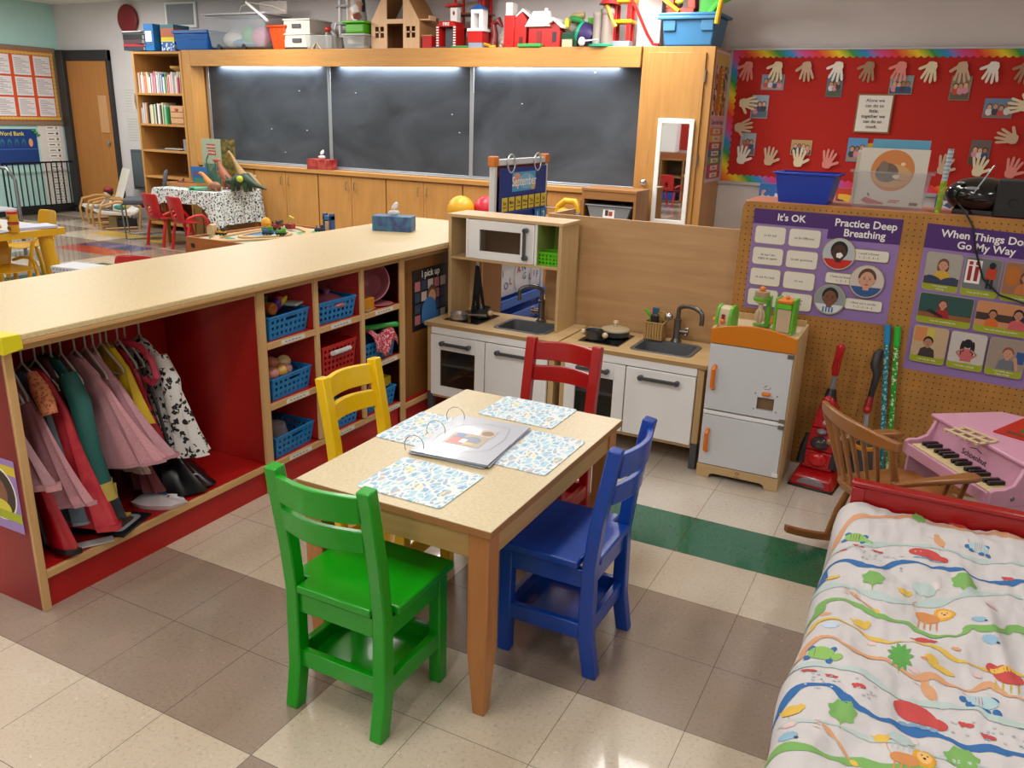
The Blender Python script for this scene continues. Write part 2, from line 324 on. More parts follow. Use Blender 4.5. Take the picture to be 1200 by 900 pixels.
# ---------------------------------------------------------------- chalkboard wall
def boardwall():
    oz, oy, ox = OAK('z'), OAK('y'), OAK('x')
    DG = mat(0x7a4d20, .6)
    # base cupboards
    xs = [-7.76, -6.89, -5.94, -5.01, -4.05, -3.1, -2.23]
    names = ['left end, behind the dinosaur table', 'second unit from the left, under the red tissue box', 'third unit, behind the toy train table', 'fourth unit, above the blue tissue box', 'fifth unit, behind the calendar stand', 'right end unit, beside the tall cupboard']
    for k in range(6):
        x0, x1 = xs[k]+.006, xs[k+1]-.006
        t = T('base_cupboard', 'low oak cupboard below the chalkboard, '+names[k], 'cupboard', ((x0+x1)/2, 5.0, 0), group='low cupboards under the chalkboard')
        h = (x1-x0)/2
        B().box(-h, h, -.2, .38, .06, .835, oz).box(-h+.02, h-.02, -.15, .38, 0, .06, DG).build('body', t)
        for s in (-1, 1):
            dr = B().box(.003 if s > 0 else -h+.003, h-.003 if s > 0 else -.003, -.218, -.2, .08, .825, oz).build('door', t, bevel=.002)
            B().tube([(s*.055, -.225, .685), (s*.055, -.245, .69), (s*.055, -.245, .77), (s*.055, -.225, .775)], .006, CHROME).build('handle', dr)
    b = B().box(-7.76, -2.23, 4.76, 4.98, .84, .885, OAK('x'))
    M1(b, 'chalkboard_ledge', 'long oak ledge running along the foot of the chalkboard', 'ledge', bevel=.004)
    t = T('chalkboard', 'three-panel black chalkboard in an aluminium frame, lit from above', 'chalkboard', (-4.99, 4.98, .885))
    AL = mat(0xa9adb2, .35, .6); CH = mat(0x1d2229, .55, kind='chalk', c2=0x4c545e)
    X = [-7.71, -5.88, -4.06, -2.25]
    for k in range(3):
        B().box(X[k]+4.99, X[k+1]+4.99, -.01, .02, 0.01, 1.12, CH).build('board_panel', t)
    for x in X: B().box(x+4.99-.022, x+4.99+.022, -.022, -.01, 0.012, 1.12, AL).build('mullion', t, bevel=.003)
    B().box(-2.74, 2.76, -.022, -.01, 0.002, .03, AL).box(-2.74, 2.76, -.07, -.022, .002, .012, AL).build('chalk_tray', t, bevel=.003, label='aluminium chalk tray')
    # header, frame, top
    b = B().box(-7.76, -2.23, 4.76, 4.79, 1.965, 2.14, ox).box(-7.76, -2.23, 4.79, 5.39, 2.12, 2.14, ox)
    M1(b, 'cabinet_header', 'long oak header board above the chalkboard carrying the toys', 'header', bevel=.003)
    M1(B().box(-7.90, -7.764, 4.76, 5.39, 0, 2.14, oz), 'side_post', 'oak side post between the bookcase and the chalkboard', 'post', bevel=.003)
    # back board so the niche behind the header is closed
    ST(B().box(-7.76, -2.2, 5.02, 5.04, .84, 2.12, oz), 'panel_behind_chalkboard')
    # tall cupboard
    t = T('tall_cupboard', 'tall oak cupboard with a round knob right of the chalkboard', 'cupboard', (-1.9, 5.08, 0))
    B().box(-.325, .32, -.28, .31, 0, 2.14, oz).build('body', t, bevel=.003)
    d = B().box(-.26, .25, -.302, -.282, .05, 2.09, oz).build('door', t, bevel=.002)
    B().lathe((-.205, -.345, .975), [(.012, .045), (.012, .02), (.03, .005), (.032, -.01), (.02, -.022), (0.002, -.024)], CHROME, ax='y').build('knob', d)
    for z in (.35, 1.15, 1.85): B().box(.25, .262, -.306, -.284, z, z+.1, STEEL).build('hinge', d)
    # mirror on its door
    t = T('mirror', 'narrow white-framed mirror hanging on the tall oak cupboard door', 'mirror', (-1.855, 4.77, .62))
    B().box(-.14, .14, -.012, -.002, .01, .9, mat(0xf4f6f8, .02, 1)).build('glass', t)
    FR = WHITE
    B().box(-.165, -.125, -.022, 0, 0, .92, FR).box(.125, .165, -.022, 0, 0, .92, FR).box(-.125, .125, -.022, 0, 0, .04, FR).box(-.125, .125, -.022, 0, .88, .92, FR).build('frame', t, bevel=.004)
boardwall()
def side_poster():
    f = F((-1.5795, 4.86, 1.0), (0, 1, 0), (0, 0, 1), .0006)
    f.sheet(.5, 1.12, mat(0xd8cfe0, .5), .001)
    f.rect(.02, .58, .46, .52, mat(0xb9a25c, .5, kind='snap', c2=0xd9783a, sc=26))
    f.rect(.02, 1.0, .46, .1, mat(0xd9c070, .5)); f.rect(.12, .60, .2, .38, mat(0xc07838, .5)); o_, u_, w_ = f.o.copy(), f.u.copy(), f.w.copy(); f.o = f.pt(.28, .62, 0); f.u, f.w = w_, -u_; f.text('Welcome', .18, -.03, .13, mat(0xe8c840, .5), .03); f.o, f.u, f.w = o_, u_, w_
    f.rect(.02, .485, .46, .085, mat(0xe6b7c4, .5)).text('Days of the Week', .25, .505, .055, INK, .01)
    cols = [0xe0803a, 0xe8b93c, 0xc8435a, 0x4a76a8, 0x7c9a5a, 0xc04a86, 0xb04a6a]
    for k, (c, n) in enumerate(zip(cols, 'Sunday Monday Tuesday Wednesday Thursday Friday Saturday'.split())):
        y = .415-k*.064; f.rect(.02, y, .46, .06, mat(c, .5)); f.rect(.12, y+.01, .26, .04, mat(0xe8dcc8, .5)); f.text(n, .25, y+.02, .034, INK)
    M1(f, 'days_poster', 'tall colourful days of the week chart on the side of the tall cupboard', 'poster', smooth=False)
side_poster()
def bulletin():
    t = T('bulletin_board', 'large red bulletin board with rainbow scalloped border and grey frame', 'bulletin board', (-1.56, 5.38, 1.0))
    W_, H = 3.5, 1.15
    B().box(0, W_, -.006, .015, 0, H, mat(0xb81f14, .8)).build('board', t)
    AL = mat(0xb4b6b8, .4, .4)
    B().box(-.02, W_+.02, -.02, .015, -.03, 0, AL).box(-.02, W_+.02, -.02, .015, H, H+.02, AL).box(-.02, 0, -.02, .015, 0, H, AL).box(W_, W_+.02, -.02, .015, 0, H, AL).build('frame', t, bevel=.003)
    R_ = mat(0xffffff, .6, kind='rainbow'); b = B(); b.flat = 1
    def strip(P0, d, n, L_, wd, kk=[0]):
        kk[0] += 1
        k = int(L_/.055); st = L_/k
        for q in range(k):
            P = [(q*st, 0), ((q+1)*st, 0)]+[(q*st+st*(1-a/6), wd+.016*math.sin(PI*a/6)) for a in range(7)]
            b.add([(P0[0]+d[0]*u+n[0]*v, -.007-.002*kk[0], P0[1]+d[1]*u+n[1]*v) for u, v in P], [tuple(range(len(P)))], R_)
    strip((0, H), (1, 0), (0, -1), W_, .05); strip((0, 0), (1, 0), (0, 1), W_, .05); strip((0, 0), (0, 1), (1, 0), H, .05); strip((W_, 0), (0, 1), (-1, 0), H, .05)
    b.build('scalloped_border', t, smooth=False)
bulletin()
HC = {'pink': 0xe58f86, 'cream': 0xe6d9b8, 'tan': 0xcdb096, 'white': 0xece8e0, 'brown': 0xa88468}
def hand(x, z, rot, c, where, s=1):
    b = B(); m = mat(HC[c], .8); P = [(.0, -.055), (.03, -.05), (.045, -.02), (.04, .025), (0, .035), (-.035, .025), (-.04, -.02), (-.028, -.05)]
    b.M = Matrix.Rotation(rot, 4, 'Y') @ Matrix.Scale(s, 4)
    b.prism(P, -.0005, .0005, m)
    for ang, ln, ox in ((-.30, .085, -.03), (-.08, .1, -.011), (.12, .098, .011), (.34, .08, .031), (1.05, .075, .03)):
        dx, dz = math.sin(ang), math.cos(ang); oz = .015 if ang < 1 else -.02; w_ = .0105 if ang < 1 else .012
        px, pz = dz*w_, -dx*w_
        pts = [(ox-px, oz-pz), (ox+px, oz+pz), (ox+px+dx*ln*.85, oz+pz+dz*ln*.85), (ox+dx*ln+px*.4, oz+dz*ln+pz*.4), (ox+dx*ln-px*.4, oz+dz*ln-pz*.4), (ox-px+dx*ln*.85, oz-pz+dz*ln*.85)]
        b.prism(pts, -.0011, -.0001, m)
    M1(b, 'paper_hand', '%s paper hand on the red board, %s' % (c, where), 'paper hand', (x, 5.352, z), group='paper hands around the red bulletin board', smooth=False)
U = PI
for x, c, wq in zip((-1.41, -1.15, -.9, -.64, -.39, -.14, .09, .32, .54, .77), ('pink', 'cream', 'tan', 'white', 'brown', 'pink', 'cream', 'tan', 'white', 'brown'),
                    ('first of the top row, in the corner', 'second of the top row, above a snapshot', 'third of the top row, with nothing below it', 'fourth of the top row, above a tall snapshot', 'fifth of the top row, above the framed saying',
                     'sixth of the top row, above a snapshot', 'seventh of the top row', 'eighth of the top row, above a tall snapshot', 'ninth of the top row', 'last seen of the top row')):
    hand(x, 2.0, U+(.12 if c != 'tan' else -.1), c, wq)
hand(-1.4, 1.70, PI/2, 'cream', 'fingers right, beside a snapshot on the left edge'); hand(-1.42, 1.49, PI/2-.2, 'tan', 'lower one on the left edge, fingers right')
for x, c, wq, r in ((-1.38, 'white', 'in the lower left corner under a snapshot', .15), (-1.13, 'tan', 'second of the bottom row, left of a snapshot', .1), (-.87, 'cream', 'third of the bottom row, under a snapshot', 0), (-.62, 'pink', 'fourth of the bottom row, above the blue tub', .15),
                    (.31, 'tan', 'bottom row, just right of the clear book bin', .2), (.57, 'cream', 'bottom row, behind the radio aerial', .1), (.81, 'pink', 'bottom row, above the black speaker', .2)):
    hand(x, 1.215, r, c, wq)
hand(.8, 1.72, -PI/2, 'cream', 'fingers left, on the right edge beside a snapshot'); hand(.76, 1.47, -PI/2+.2, 'tan', 'fingers left, lower one on the right edge')
def snap(x, z, w_, h, c, c2, where, n=0):
    f = F((x-w_/2, 5.3665, z-h/2), (1, 0, 0), (0, 0, 1), .0005); f.sheet(w_, h, mat(c, .4), .001)
    f.rect(.006, .006, w_-.012, h-.012, mat(c, .4)); r = random.Random(int(x*100)+n)
    f.rect(.006, .006, w_-.012, h*.3, mat(c2, .4))
    k = 3 if w_ > h else 2
    for q in range(k+1):
        cx = .02+(w_-.04)*(q+.5)/(k+1); cy = h*(.5+.12*r.random()); rr = min(w_, h)*.13
        f.el(cx, cy-rr*1.9, rr*1.25, rr*1.5, mat(r.choice((0x2c4a7c, 0xc7483c, 0xd8d8dc, 0x3c3c44, 0xd78ca0)), .5), n=12); f.el(cx, cy+.25*rr, rr*1.05, rr*1.15, mat(r.choice((0x3a2a20, 0x20181a, 0x7a5432)), .5), n=12); f.el(cx, cy, rr*.8, rr, mat(r.choice((0xc89878, 0xd9ac8c, 0xa87858)), .5), n=12)
    M1(f, 'snapshot', 'family snapshot on the red board, '+where, 'photograph', group='snapshots on the red bulletin board', smooth=False)
snap(-1.18, 1.88, .2, .13, 0x7a8ea8, 0xb0907a, 'under the second hand of the top row'); snap(-.65, 1.86, .13, .19, 0x55738c, 0x4c5a44, 'tall one under the fourth hand of the top row')
snap(-.12, 1.87, .18, .15, 0x8aa0a0, 0x46505a, 'under the sixth hand of the top row'); snap(.33, 1.85, .15, .19, 0x8e8068, 0x5c5446, 'brownish one under the eighth hand of the top row')
snap(-1.27, 1.67, .15, .2, 0x9ab0c4, 0x5a6a7c, 'right of the cream hand on the left edge'); snap(-1.34, 1.34, .14, .2, 0x9aa8b8, 0x6a5a66, 'above the white hand in the lower left corner')
snap(-.86, 1.33, .18, .13, 0xc0a070, 0x3a3a40, 'above the third hand of the bottom row'); snap(-.39, 1.33, .16, .2, 0x5a9ad0, 0x9a8a7a, 'left of the clear book bin')
snap(.56, 1.35, .15, .2, 0x6a5a58, 0x5a4038, 'above the hand behind the radio aerial'); snap(.63, 1.70, .21, .15, 0x6a84a8, 0x8a6a58, 'left of the hand on the right edge')
f = F((-.445, 5.356, 1.475), (1, 0, 0), (0, 0, 1), .0006); f.sheet(.29, .32, mat(0x8a6a3c, .5), .006); f.rect(.012, .012, .266, .296, PAPER)
for k, tx in enumerate(('Alone we', 'can do so', 'little;', 'together we', 'can do so', 'much.')): f.text(tx, .145, .255-k*.043, .038, INK, .01)
M1(f, 'framed_saying', 'small wood-framed saying in the middle of the red bulletin board', 'sign', smooth=False)
# books lying on the ledge below the bulletin board
def ledge_stuff():
    t = T('wall_ledge_shelf', 'low wooden shelf under the red bulletin board behind the pegboard', 'shelf', (.4, 5.2, 0))
    B().box(-1.65, 2.2, -.16, .17, .72, .75, OAK('x')).build('top', t, bevel=.003)
    for x in (-1.6, .3, 2.1): B().box(x, x+.03, -.15, .16, 0, .72, OAK('z')).build('side_panel', t)
    for k, (x0, x1, c, c2, n) in enumerate(((-1.17, -.62, 0x2d6fc0, 0x9ad0f0, 'blue'), (-.5, -.1, 0xd04030, 0xf0c040, 'red and yellow'), (.3, .6, 0x355b8c, 0xd8d8e0, 'dark blue'), (.75, 1.1, 0x47963c, 0xe8d040, 'green'))):
        f = F((x0, 5.3, .751), (1, 0, 0), (0, 0, 1), .0008); f.sheet(x1-x0, .25, mat(c, .4), .012); f.rect(.02, .03, x1-x0-.04, .17, mat(c, .5, kind='snap', c2=c2, sc=18))
        M1(f, 'picture_book', n+' picture book standing on the shelf below the red bulletin board', 'book', smooth=False)
ledge_stuff()
# ---------------------------------------------------------------- far left wall things
def far_left():
    # paper bulletin board
    t = T('notice_board', 'orange notice board of typed sheets with wavy gold border on the left wall', 'notice board', (-10.995, 4.0, 1.2))
    B().box(0, .025, 0, 1.33, 0, 1.02, mat(0x8a7660, .6)).build('frame', t, bevel=.004)
    f = F((.0262, .05, .06), (0, 1, 0), (0, 0, 1), .001); f.sheet(1.23, .9, mat(0xd9501f, .7), .002)
    for e in range(2):
        for k in range(24): f.el(.026+k*.0512, .03 if e else .87, .03, .022, mat(0xd6b25a, .6), n=10)
        for k in range(17): f.el(.03 if e else 1.2, .03+k*.0525, .022, .03, mat(0xd6b25a, .6), n=10)
    f.build('backing', t, smooth=False)
    for r in range(3):
        for c in range(4):
            g = F((.0335, .11+c*.29, .12+(2-r)*.265), (0, 1, 0), (0, 0, 1), .0008); g.sheet(.24, .24 if r else .25, mat(0xe6e2e4, .7), .001)
            for q in range(9): g.rect(.02, .03+q*.022, .2-.05*((q*7+c*3) % 3), .006, mat(0x8e8e94, .7))
            g.build('typed_sheet', t, smooth=False)
    f = F((-10.99, 3.8, .68), (0, 1, 0), (0, 0, 1), .001); f.sheet(1.1, .47, mat(0x123a80, .7), .003)
    f.rect(0, .2, 1.1, .012, mat(0x3a64b0, .6)); f.text('Word Bank', .74, .385, .075, mat(0xe6d84a, .6), .015)
    for k, c in enumerate((0xe07a7a, 0x2a6a8a, 0x2a6a8a, 0x2a6a8a, 0x2a6a8a, 0xd9a070)): f.el(.5+k*.1, .29, .03, .055, mat(c, .6), n=14); f.el(.5+k*.1, .27, .018, .035, mat(0x123a80 if c == 0x2a6a8a else c, .6), n=12)
    M1(f, 'pocket_chart', 'dark blue pocket chart with yellow lettering on the left wall', 'chart', smooth=False)
    b = B(); 
    for k in range(3): b.ell((-10.98, 4.86+.03*k, 1.13-.03*k), (.008, .03, .014), mat(0x3a9a4a, .6), seg=8)
    M1(b, 'paper_leaf', 'small green paper leaf at the corner of the blue pocket chart', 'decoration')
    f = F((-10.99, 4.93, .12), (0, 1, 0), (0, 0, 1), .001); f.sheet(.38, 1.12, mat(0xdcdad6, .6), .002)
    for k in range(14):
        f.rect(.12, 1.02-k*.076, .2, .05, mat(0xf2f0ea, .6)); f.rect(.14, 1.04-k*.076, .09, .012, INK); f.el(.28, 1.045-k*.076, .018, .018, mat((0xb0a040, 0x404040, 0xa06040)[k % 3], .6), n=10)
    M1(f, 'schedule_chart', 'long white picture schedule beside the blue pocket chart on the left wall', 'chart', smooth=False)
    # black gate
    t = T('safety_gate', 'black metal safety gate of thin bars beside the door', 'gate', (-10.86, 4.95, 0)); G = mat(0x14161a, .4, .3)
    for k in range(13): B().tube([(0, -.62+k*.08, .10), (0, -.62+k*.08, .71)], .009, G, 6).build('bar', t)
    B().tube([(0, -.68, .71), (0, .36, .71)], .012, G).tube([(0, -.68, .09), (0, .36, .09)], .012, G).tube([(0, -.68, .09), (0, -.68, .71)], .012, G).tube([(0, .36, 0), (0, .36, .76)], .014, G).tube([(0, -.68, 0), (0, -.68, .09)], .014, G).build('frame', t)
    # red disc, vent, wall phone, panel
    b = B().lathe((-9.48, 5.4, 2.57), [(.155, -.002), (.175, -.02), (.18, -.05), (.165, -.06), (.15, -.062), (.002, -.064)], mat(0x7a1a20, .55), 28, ax='y')
    M1(b, 'wall_speaker', 'round dark red disc high on the wall above the bookcase', 'wall speaker')
    t = T('wall_vent', 'grey louvred vent in a white frame high on the far wall', 'vent', (-8.53, 5.39, 2.45))
    B().box(-.27, .27, -.02, .005, 0, .3, WHITE).build('frame', t, bevel=.004)
    b = B()
    for k in range(12): b.box(-.23, .23, -.026, -.019, .035+k*.02, .0545+k*.02, mat(0x8e9296, .5))
    b.build('louvre', t)
    t = T('wall_telephone', 'white wall telephone with hanging cord beside the door', 'telephone', (-9.42, 5.39, 1.45))
    B().box(-.06, .06, -.05, 0, 0, .22, mat(0xcfcabd, .5)).build('body', t, bevel=.01)
    B().tube([(-.03, -.08, .0), (-.03, -.09, .1), (-.03, -.08, .2)], [.028, .016, .028], mat(0xd6d0c4, .5)).build('handset', t)
    B().tube([(-.02, -.05, .0), (-.0, -.05, -.25), (.03, -.05, -.42), (.05, -.05, -.3), (.04, -.04, 0)], .006, mat(0xb8b4a8, .5), 6).build('cord', t)
    for (z, c, n) in ((1.42, 0xd6d4d0, 'upper faint sheet taped beside the telephone'), (1.05, 0xd2d0cc, 'lower faint sheet taped under the telephone')):
        f = F((-9.75, 5.395, z), (1, 0, 0), (0, 0, 1), .0008); f.sheet(.26, .33, mat(c, .7), .001)
        for q in range(8): f.rect(.02, .03+q*.035, .2, .005, mat(0xb0aeb0, .7))
        M1(f, 'wall_notice', n, 'notice', smooth=False)
    b = B().box(-9.62, -9.1, 5.3, 5.39, .4, .93, mat(0x50585e, .5)).box(-9.58, -9.14, 5.29, 5.301, .44, .89, mat(0x5a6268, .5))
    M1(b, 'wall_panel', 'dark grey metal panel on the far wall left of the bookcase', 'panel', bevel=.004)
far_left()
# ---------------------------------------------------------------- bookcase
def bookcase():
    t = T('bookcase', 'tall narrow oak bookcase left of the chalkboard', 'bookcase', (-8.31, 5.05, 0)); oz, ox = OAK('z'), OAK('x')
    for x in (-.42, .38): B().box(x, x+.03, -.3, .3, 0, 2.13, oz).build('side_panel', t, bevel=.002)
    B().box(-.39, .38, .28, .3, 0, 2.12, mat(0x8a5a2c, .6)).build('back_panel', t)
    for z in (.06, .35, .64, .96, 1.27, 1.63, 2.1): B().box(-.388, .378, -.295, .28, z, z+.025, ox).build('shelf', t, bevel=.002)
    r = random.Random(4)
    C = [('white', 0xe8e6e2), ('cream', 0xd9cfae), ('green', 0x3a9a5a), ('red', 0xb8344a), ('blue', 0x3a6aa8), ('pink', 0xd890a0), ('pale grey', 0xc4c6c8), ('dark', 0x34323a), ('orange', 0xd0803a)]
    for z, xe, sh, h0 in ((1.655, .37, 'top', .24), (1.295, .08, 'second', .24)):
        x = -.385; k = 0; cnt = {}; OR_ = 'first second third fourth fifth sixth seventh eighth ninth tenth eleventh twelfth'.split()
        while x < xe-.03:
            th = .012+.014*r.random(); n, c = r.choice(C if k % 2 else C[:2]+C[6:7]); h = h0*(.75+.3*r.random()); d = .18+.05*r.random()
            b = B().box(0, th-.0015, 0, d, 0, h, mat(c, .5)).box(.002, th-.003, .004, d+.002, .003, h-.003, PAPER)
            cnt[n] = cnt.get(n, 0)+1
            M1(b, 'shelf_book', '%s %s book from the left on the %s shelf of the bookcase' % (OR_[min(11, cnt[n]-1)], n, sh), 'book', (-8.31+x, 4.78+.02*r.random(), z+.001), group='books on the %s shelf of the bookcase' % sh, smooth=False)
            x += th; k += 1
    t = T('wooden_box', 'small pale wooden drawer box on the second bookcase shelf', 'box', (-8.08, 4.9, 1.296)); b = B().box(-.12, .12, -.11, .12, 0, .22, mat(0xb98c66, .6)).build('body', t, bevel=.004)
    for z in (.015, .083, .15): B().box(-.105, .105, -.118, -.11, z, z+.055, mat(0xc79a72, .6)).build('drawer', t, bevel=.003)
    B().ell((0, -.12, .175), (.03, .006, .018), mat(0xb03030, .5)).build('red_emblem', t)
    M1(B().box(-.2, .2, -.13, .1, 0, .012, mat(0x4a4650, .6)).box(-.05, .25, -.12, .06, .012, .022, mat(0xb8b0a4, .6)), 'magazine_pile', 'thin pile of papers on the third bookcase shelf', 'papers', (-8.35, 4.95, .986))
    M1(B().box(-.05, .05, -.1, .1, 0, .14, mat(0xaab4bc, .3, alpha=.6)), 'plastic_cup_bin', 'small clear plastic bin at the right end of the third bookcase shelf', 'bin', (-8.02, 4.93, .986), bevel=.006)
    M1(B().lathe((0, 0, 0), [(.03, 0), (.09, .03), (.1, .06), (.095, .06), (.04, .02)], mat(0xb08a40, .4), 16), 'small_basket', 'small golden basket lying on the books of the top bookcase shelf', 'basket', (-8.15, 4.93, 1.91))
bookcase()
# ---------------------------------------------------------------- red storage unit and its long worktop
def storage():
    EY, EZ = BEECH('y'), BEECH('z'); RI = mat(0xaa0e0c, .5)
    x0, x1 = -2.42, -1.9
    t = T('storage_unit', 'long red storage unit with beech edges, costume bay and nine cubbies', 'storage unit', (0, 0, 0))
    def panel(y0, y1, name, z0=.0, z1=.856, lab=None):
        B().box(x0, x1-.012, y0, y1, z0, z1, RI).box(x1-.012, x1, y0, y1, z0, z1, EZ).build(name, t, bevel=.0015, label=lab)
    panel(-1.385, -1.36, 'end_panel'); panel(-.40, -.36, 'divider'); panel(-.07, -.045, 'divider', .13); panel(.245, .27, 'divider', .13); panel(.548, .592, 'divider')
    B().box(x0-.012, x0, -1.385, 1.2, 0, .856, RI).build('back_panel', t)
    def shelf(y0, y1, z):
        B().box(x0, x1-.012, y0, y1, z-.022, z, RI).box(x1-.012, x1, y0, y1, z-.026, z, EY).build('shelf', t, bevel=.0015)
    shelf(-1.36, -.40, .132)
    for a, c in ((-.36, -.07), (-.045, .245), (.27, .548)):
        for z in (.632, .378): shelf(a, c, z)
    shelf(-.36, .548, .125); shelf(.592, 1.2, .10)
    B().box(x1-.035, x1-.015, -1.36, 1.2, 0, .108, RI).build('kickboard', t)
    B().box(x1-.04, x1-.004, -1.36, 1.2, .832, .856, EY).build('top_rail', t)
    B().box(x1-.05, x1-.03, .592, 1.2, .10, .84, mat(0x8a5a26, .4, kind='wood', c2=0x7c4f20, ax='z')).build('wooden_panel', t, label='plain brown wooden panel')
    B().tube([(-2.15, -1.36, .80), (-2.15, -.40, .80)], .012, STEEL).build('hanging_rail', t)
    lab = mat(0xd9d6cc, .6)
    for y, z in ((-.21, .632), (.1, .632), (.42, .632), (-.2, .378), (.12, .378), (.45, .378), (-.2, .125), (.1, .125), (.47, .125)):
        f = F((x1+.0008, y-.07, z-.021), (0, 1, 0), (0, 0, 1)); f.sheet(.14, .018, lab, .0006); f.text('label'[:0] or '~~~~~', .07, .005, .02, mat(0x8a8a8a, .6)) if 0 else None
        for q in range(5): f.rect(.02+q*.02, .006, .013, .005, mat(0x8c8c8e, .6))
        f.build('shelf_label', t, smooth=False, label='white paper shelf label')
    # the long counter top
    w = T('worktop', 'long cream laminate worktop running over the red storage unit', 'worktop', (0, 0, 0))
    b = B().box(-2.6, -1.862, -1.40, 1.72, .872, .89, LAM).box(-2.6, -1.8625, -1.3995, 1.72, .858, .8725, mat(0xc99f6a, .45, kind='wood', ax='y', c2=0xb98d58)); b.build('top', w, bevel=.003)
    
    b = B(); Y = mat(0xd8cc10, .45)
    b.hexa([(-1.99, -1.408, .835), (-1.856, -1.408, .842), (-1.856, -1.35, .85), (-1.99, -1.35, .845)], [(-1.985, -1.408, .894), (-1.856, -1.408, .8945), (-1.857, -1.352, .893), (-1.97, -1.362, .8925)], Y)
    M1(b, 'yellow_tape', 'crumpled yellow tape folded over the near corner of the worktop', 'tape', bevel=.002)
    # oak cabinet back behind it supporting the far half
    M1(B().box(-2.58, -2.44, -1.36, 1.70, 0, .857, OAK('z')), 'counter_back_cabinet', 'wooden cabinet back carrying the rear of the long worktop', 'cabinet')
    M1(B().box(-2.43, -1.95, 1.21, 1.70, 0, .857, mat(0x8a5a26, .5, kind='wood', ax='z', c2=0x7c4f20)), 'end_cabinet', 'brown cabinet under the far end of the worktop behind the play kitchen', 'cabinet')
    # poster on the brown panel
    f = F((-1.9285, .70, .45), (0, 1, 0), (0, 0, 1)); f.sheet(.34, .315, mat(0x14161c, .35), .001)
    f.text('I pick up', .17, .27, .05, PAPER, .02)
    r = random.Random(3)
    for i in range(5):
        for j in range(4): f.rect(.02+i*.06, .03+j*.058, .05, .048, mat(r.choice((0x7a8ea0, 0xb06a70, 0x3c6aa0, 0xc0b0a8, 0x30425c)), .5))
    f.el(.18, .17, .045, .05, mat(0x6a4a34, .5)); f.el(.18, .155, .035, .04, mat(0xd09a80, .5)); f.el(.15, .08, .07, .08, mat(0x3a78b8, .5))
    M1(f, 'tidy_up_poster', 'black bordered poster reading I pick up on the brown end panel', 'poster', smooth=False)
    f = F((-2.12, -1.3862, .26), (1, 0, 0), (0, 0, 1)); f.sheet(.185, .24, mat(0x9a7fc0, .35), .001); f.rect(0, .19, .185, .03, mat(0xd8c430, .5)); f.el(.09, .12, .085, .09, PAPER); f.el(.09, .12, .078, .083, mat(0x3a2c24, .5))
    f.el(.09, .12, .04, .05, mat(0x8a5a40, .5)); f.el(.09, .07, .05, .03, mat(0xd8d040, .5)); f.rect(0, .035, .185, .03, mat(0xa8b820, .5))
    M1(f, 'picture_card', 'laminated portrait card taped to the red end panel near the floor', 'card', smooth=False)
storage()
# ---------------------------------------------------------------- costumes
def hanger(y, x=-2.15, lab='white', tilt=0, w=.17):
    b = B(); m = mat(0xb0a8a4, .4)
    b.tube([(0, 0, 0), (.012, 0, .03), (0, 0, .045), (-.014, 0, .035)], .003, m, 6) if 0 else b.tube([(0, 0, -.07), (0, 0, -.02), (.016, 0, 0), (.014, 0, .022), (0, 0, .03), (-.014, 0, .02)], .0035, m, 6)
    b.tube([(0, 0, -.07), (w, 0, -.15), (w+.006, 0, -.165), (w-.01, 0, -.172), (-w+.01, 0, -.172), (-w-.006, 0, -.165), (-w, 0, -.15)], .0042, m, 6, closed=True)
    M1(b, 'clothes_hanger', lab, 'hanger', (x, y, .79), rz=tilt, group='hangers on the costume rail')
def dress(y, top, bot, wt, wb, m, name, label, cat='costume', xc=-2.15, thick=.03, slope=0, drift=0, hem=None, fold=.012, rz=0, kf=5, sleeve=None, bodice=None, seed=0, fl=1.0, trim=None):
    """garment hanging from a hanger: wide in x, thin in y"""
    t = T(name, label, cat, (xc, y, 0), rz)
    N, K = 22, 44; b = B(); vs = []; fs = []; 
    for i in range(N+1):
        s = i/N; w_ = wt+(wb-wt)*(s**fl); sh = min(1, s*7)**.5; w_ *= (.35+.65*sh)
        th = .012+(thick-.012)*s
        for k in range(K):
            a = 2*PI*k/K; cx = w_*math.copysign(abs(math.cos(a))**.8, math.cos(a)); cy = th*math.sin(a)
            rp = fold*s*(math.sin(kf*a*2+seed+s*1.5)+.5*math.sin(kf*3*a+seed*2)); cx += rp*math.cos(a)*.8; cy += rp
            z = top+(bot-top)*s+slope*cx*s + (-.10*abs(cx)/(wt+.01)*(.6 if s < .1 else .6*(1-s)))
            vs.append((cx+drift*s, cy, z))
    for i in range(N):
        for k in range(K): l = (k+1) % K; fs.append((i*K+k, i*K+l, (i+1)*K+l, (i+1)*K+k))
    fs.append(tuple(range(K)))
    b.add(vs, fs, m)
    b.build('cloth', t)
    if hem:
        h = B(); q = vs[N*K:]+[]; pv = [(p[0]*1.012, p[1]*1.04, p[2]) for p in q]; pv2 = [(p[0]*1.012, p[1]*1.04, p[2]+hem[1]) for p in q]
        h.add(pv+pv2, [(k, (k+1) % K, (k+1) % K+K, k+K) for k in range(K)], hem[0]); h.build('hem', t)
    if sleeve:
        for sg in (1, -1):
            h = B(); P = [(sg*wt*.8, -.01, top-.06), (sg*(wt+.03), -.015, top-.14), (sg*(wt+sleeve[2]*.6), -.02, top-.2-sleeve[1]*.3), (sg*(wt+sleeve[2]), -.02, top-.12-sleeve[1])]
            h.tube(P, [.03, .034, .03, .027], sleeve[0], 12); h.build('sleeve', t)
            if len(sleeve) > 3: e_ = Vector(P[3]); d_ = (e_-Vector(P[2])).normalized(); B().tube([tuple(e_-d_*.01), tuple(e_+d_*.05)], [.0285, .032], sleeve[3], 12).build('cuff', t, label='mustard yellow cuff')
    if trim:
        h = B(); h.tube([(wt*.2, -thick*.7, top-.03), (wb*.5+drift*.5, -thick*1.02, (top+bot)/2), (wb*.62+drift, -thick*1.15, bot+.03+slope*wb*.6)], .007, trim, 6); h.build('trim', t)
    return t
